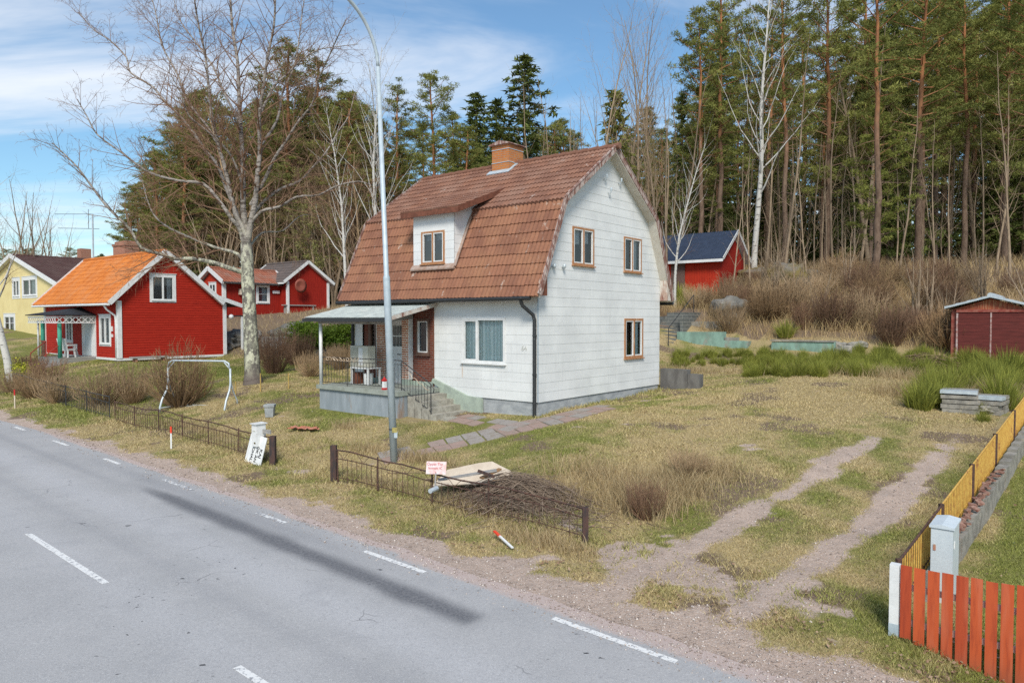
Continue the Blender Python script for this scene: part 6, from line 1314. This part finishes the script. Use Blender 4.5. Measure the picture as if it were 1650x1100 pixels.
for px,D_,ty,k_,l in ((958,48,25,0,'bare pale-stemmed tree behind the roof ridge, the leftmost of the row'),(1000,52,20,1,'bare tree rising right behind the gable peak'),(1028,50,-5,0,'tallest bare tree just right of the gable peak'),(1066,47,70,1,'bare tree between the gable and the shed'),(1045,56,30,0,'thin bare tree behind the tallest bare tree right of the gable')):
    putpx(BAR[k_],px,D_,ty,l,'bare trees rising behind the white house',wide=.75)
putpx(SPY,990,50,150,'narrow yellow-green conifer behind the gable peak',wide=1.3)
putpx(SPR[0],845,72,95,'tallest pointed conifer, left of and above the chimney',wide=1.8); putpx(SPR[1],768,74,155,'pointed conifer left of the tallest one above the roof',wide=1.9); putpx(SPR[0],800,78,165,'smaller pointed conifer between the two above the roof',wide=1.8); putpx(PIN[2],700,66,130,'round-crowned pine directly right of the lamp post',wide=1.1); putpx(PIN[0],640,68,150,'pine directly behind the lamp post top',wide=1.1); putpx(PIN[1],905,76,200,'pine right of the chimney behind the ridge',wide=1.1); putpx(PIN[1],735,80,190,'pine between the round-crowned pine and the pointed conifers')
for px,D_,ty,k_,l in ((602,42,75,0,'white-stemmed bare birch left of the lamp post'),(618,44,110,1,'second bare birch close to the lamp post'),(560,45,150,2,'bare birch between the big old birch and the lamp post')): putpx(BIR[k_],px,D_,ty,l,'bare birches left of the white house roof',wide=.8)
putpx(BUD,520,58,300,'spreading tree with pale green buds left of the white house roof',wide=1.3); putpx(BUS[0],572,55,290,'bare bushy tree against the left roof edge',wide=1.1)
for px,D_,ty,k_,l in ((465,62,85,2,'pine with the highest crown right of the big birch'),(515,64,110,0,'pine next to the highest crown, nearer the lamp'),(300,60,195,2,'dense dark pine left of the big birch trunk'),(345,63,230,0,'dark pine just left of the big birch'),(255,62,260,2,'leftmost dark pine over the cottage roof'),(215,66,330,0,'low pine behind the cottage chimney'),(560,66,180,2,'pine behind the bare birches left of the lamp')): putpx(PIN[k_],px,D_,ty,l,'dark pines behind the big birch',wide=1.25)
putpx(BIR[2],16,33,215,'slender white birch in front of the yellow house',wide=1.5,rz=1)
for px,D_,ty,l in ((60,58,285,'bare many-stemmed tree behind the yellow house roof'),(20,60,300,'bare many-stemmed tree at the far left edge'),(95,62,330,'smaller bare tree behind the yellow house, nearest the antenna')): putpx(BUS[0],px,D_,ty,l,'bare trees behind the yellow house',wide=.9)
for i in range(8): putpx(BRB[i%2],425+i*22+(i*37)%11,57+(i*7)%8,[170,150,230,170,140,210,180,240][i],'brown-twigged bare tree close behind the big old birch','brown bare trees close behind the big birch',wide=1.25)
for i in range(7): putpx(BUS[i%2],345+i*32,56+(i*5)%7,[300,270,330,290,310,280,300][i],'bare brown bushy tree above the red outbuilding','bare bushy trees above the outbuilding',wide=1.3)
# ---- the wood, row on row
TR=[('pine_tree',PIN),('spruce_tree',SPR)]
def kindlabel(k,px,D_,lo):
    z=zr(px) if px>=1060 else ('behind the white house roof' if px>600 else ('behind the big birch' if px>330 else 'behind the red cottage'))
    dep='front rows' if D_<lo else 'deep rows'
    return f'{k}, {dep} {z}',f'{k}s, {dep} {z}'
rr_=random.Random(77)
for i in range(78):   # right wood
    px=rr_.uniform(1075,1840); D_=50+38*rr_.random()**.9; ty=rr_.uniform(-40,70) if px>1430 else rr_.uniform(20,170)
    if px<1130: ty+=110
    u=rr_.random()
    if u<.70: k_,l=PIN[rr_.randrange(4)],'tall pine'
    elif u<.85: k_,l=BAR[rr_.randrange(2)],'bare tree'
    else: k_,l=SPR[rr_.randrange(2)],'dark spruce'
    lb,gp=kindlabel(l,px,D_,64); putpx(k_,px,D_,ty,lb,gp,wide=rr_.uniform(.9,1.15))
for i in range(72):   # dark understorey closing the view
    px=rr_.uniform(1040,1900); D_=rr_.uniform(72,98); lb,gp=kindlabel('low dark spruce',px,D_,60); putpx(SPR[rr_.randrange(2)],px,D_,rr_.uniform(170,340),lb,gp,wide=rr_.uniform(1.3,1.9))
for i in range(74):   # saplings along the edge
    px=rr_.uniform(1065,1760); D_=rr_.uniform(39,60); lb,gp=kindlabel('thin bare sapling',px,D_,48); putpx(SAP[rr_.randrange(3)],px,D_,rr_.uniform(30,330),lb,gp)
for i in range(34):   # behind the house
    px=rr_.uniform(590,1075); D_=rr_.uniform(66,96); ty=rr_.uniform(205,290); u=rr_.random(); k_,l=(PIN[rr_.randrange(3)],'mid-height pine') if u<.6 else (SPR[rr_.randrange(2)],'dark spruce'); lb,gp=kindlabel(l,px,D_,80); putpx(k_,px,D_,ty,lb,gp,wide=1.2)
for i in range(14):
    px=rr_.uniform(860,1080); D_=rr_.uniform(46,60); lb,gp=kindlabel('thin bare sapling',px,D_,48); putpx(SAP[rr_.randrange(3)],px,D_,rr_.uniform(120,260),lb,gp)
for i in range(84):   # left hill
    px=rr_.uniform(225,600); D_=rr_.uniform(60,90); ty=rr_.uniform(150,310) if px>300 else rr_.uniform(250,370); u=rr_.random(); k_,l=(PIN[rr_.randrange(3)],'dark pine') if u<.7 else (SPR[rr_.randrange(2)],'dark spruce'); lb,gp=kindlabel(l,px,D_,76); putpx(k_,px,D_,ty,lb,gp,wide=1.35)
for i in range(16):
    px=rr_.uniform(330,600); D_=rr_.uniform(58,66); lb,gp=kindlabel('bare brown tree',px,D_,40); putpx(BUS[rr_.randrange(2)],px,D_,rr_.uniform(260,370),lb,gp)
for i in range(30):   # far left skyline
    px=rr_.uniform(-60,330); D_=rr_.uniform(112,150); putpx(SPR[rr_.randrange(2)] if rr_.random()<.4 else PIN[2],px,D_,rr_.uniform(395,440),'distant dark conifer on the skyline beyond the yellow house','distant conifers beyond the yellow house',wide=1.9)
# ---- shrubs
def shrub(seed,hgt,wid,n,mat,top='dome',stem=.012,name='shrub'):
    rg=random.Random(seed); mbs=[MB(),MB()]
    for i in range(n):
        az=rg.uniform(0,6.28); u=math.sqrt(rg.random()); rr=wid/2*u; z=hgt*(math.sqrt(max(0,1-u*u*.8)) if top=='dome' else 1-.35*u*rg.random())*rg.uniform(.72,1.03)
        e=Vector((rr*math.cos(az),rr*math.sin(az),z)); b=Vector((e.x*.22+rg.gauss(0,.04),e.y*.22+rg.gauss(0,.04),-.05)); m_=b.lerp(e,.5)+Vector((e.x*.18,e.y*.18,-.0))+Vector((rg.gauss(0,.05),rg.gauss(0,.05),rg.gauss(0,.04)))
        mbs[0].tube([b,m_,e],[stem,stem*.7,.003],3,False)
        for j in range(4):
            f=rg.uniform(.35,1); p=(b.lerp(m_,f/.5) if f<.5 else m_.lerp(e,(f-.5)*2)); d=(e-b).normalized(); q=p+(d+Vector((rg.gauss(0,.6),rg.gauss(0,.6),rg.gauss(0,.5)))).normalized()*rg.uniform(.12,.34)*hgt*.55
            mbs[1].tube([p,q],[.005,.0025],3,False)
    t=empty(name,Vector((0,0,0))); mbs[0].build('stems',mat,t); mbs[1].build('twigs',mat,t); t['h']=hgt; return t
SH=[shrub(31,1.7,2.3,230,K['twig']),shrub(32,1.5,1.9,170,K['twigpale'],'flat'),shrub(33,1.5,1.5,150,K['twigred'],'flat')]
def shpx(k_,px,py,h,l,g_=None,wide=1.): q=G(px,py); return put(SH[k_],q[0],q[1],h,l,g_,wide=wide)
shpx(0,290,655,2.35,'big rounded clipped bare shrub behind the swing frame',wide=.78); shpx(1,165,655,1.55,'loose bare shrub left of the swing frame, before the cottage corner',wide=1.1); shpx(1,212,650,1.6,'bare forked shrub between the clipped shrub and the loose one',wide=.95)
shpx(1,95,648,1.25,'bare shrub hanging over the dark iron fence, the larger one',wide=1.2); shpx(0,55,640,1.2,'rounded twiggy shrub over the dark iron fence near the left edge',wide=1.2); shpx(1,20,632,1.05,'shrub cut by the left frame edge',wide=1.2); shpx(2,75,618,1.2,'reddish-brown shrub below the cottage porch',wide=1.5); shpx(2,50,602,1.0,'reddish shrub in front of the yellow house wall',wide=1.6)
shpx(2,442,602,2.1,'upright brown shrub right of the big birch trunk',wide=.9); shpx(1,500,608,1.1,'pale bare shrub left of the porch post',wide=1.); shpx(1,548,596,1.2,'low bare shrub between hedge and porch post',wide=1.); shpx(2,478,588,1.7,'brown shrub under the green hedge',wide=1.2)
shpx(2,1040,838,.75,'dry brown weed bush in the lawn near the iron fence corner',wide=1.1); shpx(1,1110,772,.6,'small dry weed bush in the lawn right of the brush pile',wide=1.4)
rs_=random.Random(5)
RKS=[ABp(p,d) for p,d in ((1266,38.5),(1225,44))]
for i in range(66):
    a=rs_.uniform(-6.5,13.5); b=rs_.uniform(17.2,26.5); 
    if (-5.8<a<-3 and b<19) or (a<-5 and b>19) or any(math.dist((a+.6,b-1.6+.8),q)<2.3 for q in RKS): continue
    zn='above the teal retaining wall' if a<4.5 else 'on the bank beside the garage'
    k_=rs_.randrange(3); nm=['rounded grey','pale spreading','reddish-brown'][k_]
    put(SH[k_],a,b,rs_.uniform(1.0,2.1),f'{nm} bare shrub in the thicket {zn}',f'{nm} shrubs in the thicket {zn}',wide=rs_.uniform(.9,1.3))
for i in range(16):
    a=rs_.uniform(-22,-11); b=rs_.uniform(5,8); k_=rs_.randrange(3)
    if a<-27 and b>8.5: continue
    put(SH[k_],a,b,rs_.uniform(.6,1.0),'bare shrub on the rocky bank below the red outbuilding','shrubs on the bank below the outbuilding',wide=1.2)
for i in range(16):
    a=rs_.uniform(-2,13); b=rs_.uniform(19,26); put(BUS[i%2],a,b,rs_.uniform(2.4,4.2),'tall pale tangled bare bush standing up out of the bank thicket','tall bare bushes in the bank thicket',wide=1.5)
# ---- broom
def broom(seed,n=520,h=1.15,w=.9):
    rs=np.random.RandomState(seed); th=rs.rand(n)*6.28; u=rs.rand(n)**.6; bx,by=np.cos(th)*u*w*.33,np.sin(th)*u*w*.33; hh=h*(.35+.65*rs.rand(n)**1.5)*(1-.35*u); ex,ey=bx+np.cos(th)*u*w/2+.06*rs.randn(n),by+np.sin(th)*u*w/2+.06*rs.randn(n); ww=.006
    mx_,my=(bx+ex)/2*.85,(by+ey)/2*.85; az=rs.rand(n)*6.28; dx,dy=np.cos(az)*ww,np.sin(az)*ww
    V=np.stack([np.stack([bx-dx,by-dy,0*hh-.03],-1),np.stack([bx+dx,by+dy,0*hh-.03],-1),np.stack([mx_-dx,my-dy,hh*.58],-1),np.stack([mx_+dx,my+dy,hh*.58],-1),np.stack([ex,ey,hh],-1)],1).reshape(-1,3); i=np.arange(n)[:,None]*5
    t=empty('broom_bush',Vector((0,0,0))); npmesh('stalks',V,np.concatenate([i+[0,1,3],i+[0,3,2],i+[2,3,4]]),K['broom'],t,rnd=np.repeat(rs.rand(n),5)); t['h']=h; return t
BR=[broom(41,420,1.15,.6),broom(42,360,1.1,.8),broom(43,460,1.2,.5)]
for (x0,x1,y0,y1,n,h0,h1,l,g_) in ((1085,1250,572,592,60,.25,.6,'low green broom tuft in front of the taller teal wall','low broom tufts before the teal wall'),(1200,1500,572,608,190,.35,.85,'green broom bush in the belt before the lower teal wall','broom belt before the lower teal wall'),(1490,1640,590,640,44,.75,1.25,'tall green broom bush before the garage doors','tall broom before the garage'),(1590,1650,600,660,8,.9,1.5,'tall broom bush right of the block stacks','broom right of the block stacks'),(1480,1530,640,662,6,.8,1.2,'dense green broom bush just left of the block stacks','broom left of the block stacks'),(1560,1585,662,680,2,.4,.55,'small broom tuft in front of the block stacks','tufts before the block stacks')):
    for i in range(n): q=G(rs_.uniform(x0,x1),rs_.uniform(y0,y1)); put(BR[rs_.randrange(3)],q[0],q[1],rs_.uniform(h0,h1),l,g_,wide=rs_.uniform(1,1.5))
for a,b,h,l in ((1.2,17.3,1.1,'green broom bush growing on top of the retaining wall'),(-5.2,21,1.6,'green broom clump below the dark-roofed shed'),(-6.5,22.5,1.8,'tall green broom in front of the red shed wall'),(4.8,19.5,1.3,'lone green broom high on the brushy bank'),(6.6,23,1.2,'pale green broom near the top of the bank')): put(BR[0],a,b,h,l,wide=1.6)
# ---- hedge (green leafy mass left of the porch)
q0=at(478,548,38.5); q1=at(575,545,35.); h0=AB(q0.x,q0.y); h1=AB(q1.x,q1.y); t=empty('hedge',W(*h0,0),0,'glossy green leafy hedge on the bank behind the white porch post','hedge')
n=1500; s=RS.rand(n); zz_=RS.rand(n); o=(RS.rand(n)-.5)*1.4; a=h0[0]+(h1[0]-h0[0])*s; b=h0[1]+(h1[1]-h0[1])*s+o; zt=2.55+1.15*zz_*(.82+.2*np.sin(s*9)); C=np.stack([OX+a*CX+b*SX-t.location.x,OY-a*SX+b*CX-t.location.y,zt],-1)
V,Fc,rn=leafcloud(C,np.full(n,.16),9,.085,1.,elong=.5,cr=np.clip(zz_*.6+.4*RS.rand(n),0,1)); npmesh('foliage',V,Fc,K['ivy'],t,rnd=rn)
mb=MB()
for i in range(40): s=R.random(); v=W(h0[0]+(h1[0]-h0[0])*s,h0[1]+(h1[1]-h0[1])*s,0)-t.location; mb.tube([(v.x,v.y,2.0),(v.x+R.uniform(-.2,.2),v.y,3.3)],.02,4,False)
mb.build('stems',K['greybark'],t)
# ---- rocks
def rock(a,b,s,mat,lbl,dz=0.,seed=0,grp=None):
    import bmesh as bm_
    bm=bm_.new(); bm_.ops.create_icosphere(bm,subdivisions=4,radius=1)
    from mathutils import noise
    for v in bm.verts:
        p=v.co.copy(); d=noise.fractal(p*1.1+Vector((seed*7.3,seed,3)),1.,2.1,5)*.34; d2=abs(noise.noise(p*1.7+Vector((seed,9,seed*3))))*.35+abs(noise.noise(p*4.3+Vector((seed,2,5))))*.12; v.co=p*(1+d-d2); v.co.x*=s[0];v.co.y*=s[1];v.co.z*=s[2]
    me=bpy.data.meshes.new('boulder'); bm.to_mesh(me); bm.free(); me.materials.append(K[mat]); 
    for p in me.polygons: p.use_smooth=True
    o=bpy.data.objects.new('boulder',me); col.objects.link(o); o.location=WG(a,b,dz); o.rotation_euler=(0,0,RZ+R.uniform(-.3,.3)); tag(o,lbl,'boulder',grp); return o
def rkpx(px,Dd,s,mat,lbl,seed,dz=0.): a,b=ABp(px,Dd); return rock(a,b,s,mat,lbl,dz,seed)
rkpx(1266,38.5,(1.4,1.2,1.35),'rockmoss','big mossy rock outcrop in the middle of the bank',1,.75); rkpx(1216,37.5,(.9,.7,.5),'rockmoss','low grey rock with moss left of the mossy outcrop',2,.1); rkpx(1180,36,(1.1,1,.7),'rock','low tan rock face above the retaining wall',3,.1); rkpx(1225,44,(2.0,1.2,.6),'rockmoss','flat mossy rock ledge at the foot of the white birch',4,.1); rkpx(1320,41,(1.4,1,.8),'rock','half buried grey rock right of the mossy outcrop',5,.1); rkpx(1400,40,(1.8,1.2,.9),'rockmoss','mossy rock near the foot of the big forward pine',6,0.)
for px,py,s,sd in ((452,560,1.5,7),(395,548,1.3,8),(520,566,1.2,9),(360,552,1.4,10),(478,545,1.7,11)): q=G(px,py); rock(q[0],q[1],(s*1.2,s*.8,s*.5),'rock',{7:'grey boulder right behind the upright brown shrub',8:'boulder directly left of the big birch trunk on the bank',9:'boulder between the hedge and the porch post',10:'boulder by the rear deck of the red cottage',11:'long grey slab of rock below the red outbuilding'}[sd],.05,sd)
for px,py,s,sd,l in ((1362,572,.42,12,'pinkish stone at the broken end of the lower retaining wall'),(1380,562,.35,13,'stone lying on the broken wall end'),(1352,562,.3,14,'smaller stone beside the end of the teal wall'),(1585,668,.2,15,'pale stone at the right block stack'),(1612,640,.28,16,'pale stone in the broom right of the block stacks')): q=G(px,py); rock(q[0],q[1],(s*1.3,s,s*.7),'conc_old',l,.1,sd)
mb=MB(); q=G(1492,592)
for i in range(260):
    a=q[0]+R.gauss(0,.7); b=q[1]+R.gauss(0,.45); an=R.uniform(0,3.14); L_=R.uniform(.3,1.); z=R.uniform(.05,.55)*math.exp(-((a-q[0])**2+(b-q[1])**2)); c=WG(a,b,z); d=Vector((math.cos(an),math.sin(an),R.uniform(-.2,.2)))*L_/2; mb.tube([c-d,c+Vector((0,0,.03)),c+d],[.014,.011,.004],3,False)
tag(mb.build('twig_pile',K['twigpale']),'heap of pale dead branches left of the garage','brush pile')
# ---- undergrowth
n=30000; a=-8+23*RS.rand(n); b=16.9+10.5*RS.rand(n)**.9; okm=~((a<-3)&(b<18.7)); a,b=a[okm],b[okm]; n=len(a)
nr=np.min([np.hypot(a+.5-q[0],b-.6-q[1]) for q in RKS],0); blades('thicket',a,b,(.25+.85*RS.rand(n)**1.5)*(.35+.65*sst(nr,1.2,2.6))*(.45+1.1*fbm(a,b,1.6,95)),.014,.6,K['brush'],RS.rand(n),None,segs=2,label='tangle of dry brown undergrowth covering the bank')
n=22000; a=-14+60*RS.rand(n); b=26+24*RS.rand(n); blades('forest_undergrowth',a,b,.2+.8*RS.rand(n)**2,.03,.5,K['brush'],RS.rand(n)*.7,None,segs=2,label='dry undergrowth on the floor of the wood')
n=16000; a=-44+34*RS.rand(n); b=5+14*RS.rand(n); okm=~((a>-36)&(a<-31.5)&(b>8.8)&(b<16.8)|(a<-33)&(b<9)|(a>-36)&(a<-26)&(b<6)); blades('bank_grass',a[okm],b[okm],.12+.35*RS.rand(okm.sum())**2,.022,.5,K['straw'],RS.rand(okm.sum())*.7,None,label='dry grass on the bank below the outbuilding')
n=16000; a=-46+32*RS.rand(n); b=-5.5+11*RS.rand(n); okm=~INH(a,b)&~((a<-33)&(b>3)); blades('lawn_grass',a[okm],b[okm],.05+.05*RS.rand(okm.sum()),.03,.6,K['grass'],RS.rand(okm.sum()),np.clip(green(a[okm],b[okm])+.2,0,1),label='short green lawn around the cottage')
q=G(40,612); 
t=empty('shrub',WG(q[0],q[1]),0,'small bright yellow-green bush at the left end of the cottage garden','shrub'); C=np.random.RandomState(3).randn(60,3)*[.35,.3,.2]+[0,0,.4]; V,Fc,rn=leafcloud(C,np.full(60,.14),14,.08,1.,elong=.45); npmesh('foliage',V,Fc,simple('yellow_green_leaf',(.42,.40,.04),(.30,.32,.03),9,.8,0),t,rnd=rn); mb=MB(); mb.tube([(0,0,-.05),(0,0,.45)],.015,5); mb.build('stems',K['greybark'],t)
for p_ in BIR+BRB+BAR+BUS+SAP+PIN+SPR+[SPY,PYG,BUD]+SH+BR:
    if p_.name not in used:
        print('unused proto',p_.name)
        for c in kids(p_): bpy.data.objects.remove(c)
        bpy.data.objects.remove(p_)
# ================================================================ camera, light, sky
cam=bpy.data.cameras.new('camera'); co_=bpy.data.objects.new('camera',cam); col.objects.link(co_); co_.location=(0,0,CZ); co_.rotation_euler=(math.pi/2-PITCH,0,0)
cam.sensor_width=36; cam.lens=F0/1650*36; cam.clip_end=5000; sc.camera=co_
wd=bpy.data.worlds.new('World'); sc.world=wd; wd.use_nodes=True; nt=wd.node_tree; bg=nt.nodes['Background']
EL,AZ=math.radians(43),math.radians(181)      # azimuth clockwise from the view direction
sk=nt.nodes.new('ShaderNodeTexSky'); sk.sky_type='NISHITA'; sk.sun_disc=False; sk.sun_elevation=EL; sk.sun_rotation=AZ; sk.air_density=1.1; sk.dust_density=.6; sk.ozone_density=3.2
tc=nt.nodes.new('ShaderNodeTexCoord'); 
def N(t,**k):
    n_=nt.nodes.new(t)
    for a_,v_ in k.items(): setattr(n_,a_,v_)
    return n_
def Lk(a,b): nt.links.new(a,b)
# clouds lie on a plane high above: project the direction onto it
sp_=N('ShaderNodeSeparateXYZ'); Lk(tc.outputs['Generated'],sp_.inputs[0])
ad=N('ShaderNodeMath',operation='MAXIMUM'); Lk(sp_.outputs[2],ad.inputs[0]); ad.inputs[1].default_value=0.; ad2=N('ShaderNodeMath',operation='ADD'); Lk(ad.outputs[0],ad2.inputs[0]); ad2.inputs[1].default_value=.12
dx=N('ShaderNodeMath',operation='DIVIDE'); Lk(sp_.outputs[0],dx.inputs[0]); Lk(ad2.outputs[0],dx.inputs[1]); dy=N('ShaderNodeMath',operation='DIVIDE'); Lk(sp_.outputs[1],dy.inputs[0]); Lk(ad2.outputs[0],dy.inputs[1])
cb=N('ShaderNodeCombineXYZ'); Lk(dx.outputs[0],cb.inputs[0]); Lk(dy.outputs[0],cb.inputs[1])
mp_=N('ShaderNodeMapping'); Lk(cb.outputs[0],mp_.inputs[0]); mp_.inputs['Rotation'].default_value=(0,0,math.radians(-28)); mp_.inputs['Scale'].default_value=(.55,1.7,1); mp_.inputs['Location'].default_value=(1.3,.4,0)
nz=N('ShaderNodeTexNoise'); Lk(mp_.outputs[0],nz.inputs['Vector']); nz.inputs['Scale'].default_value=.75; nz.inputs['Detail'].default_value=7; nz.inputs['Roughness'].default_value=.58; nz.inputs['Distortion'].default_value=.6
rp=N('ShaderNodeMapRange',interpolation_type='SMOOTHSTEP'); Lk(nz.outputs[0],rp.inputs[0]); rp.inputs[1].default_value=.40; rp.inputs[2].default_value=.72; rp.inputs[3].default_value=.05; rp.inputs[4].default_value=.80
mxc=N('ShaderNodeMix',data_type='RGBA'); Lk(rp.outputs[0],mxc.inputs[0]); hs_=N('ShaderNodeHueSaturation'); hs_.inputs['Saturation'].default_value=1.12; Lk(sk.outputs[0],hs_.inputs['Color']); tn_=N('ShaderNodeVectorMath',operation='MULTIPLY'); Lk(hs_.outputs[0],tn_.inputs[0]); tn_.inputs[1].default_value=(.90,1.06,1.05); Lk(tn_.outputs[0],mxc.inputs[6]); mxc.inputs[7].default_value=(7.4,7.5,7.7,1)
Lk(mxc.outputs[2],bg.inputs[0]); bg.inputs[1].default_value=.108
sl=bpy.data.lights.new('sun','SUN'); sl.energy=2.75; sl.angle=math.radians(18); sl.color=(1,.93,.83); so=bpy.data.objects.new('sun',sl); col.objects.link(so)
sd=Vector((math.sin(AZ)*math.cos(EL),math.cos(AZ)*math.cos(EL),math.sin(EL))); so.rotation_euler=sd.to_track_quat('Z','Y').to_euler(); so.location=(0,0,50)
sc.view_settings.view_transform='Standard'; sc.view_settings.look='None'; sc.view_settings.gamma=1; sc.view_settings.exposure=.42; sc.view_settings.use_curve_mapping=False
sc.cycles.max_bounces=6; sc.cycles.transparent_max_bounces=12; sc.cycles.use_denoising=False
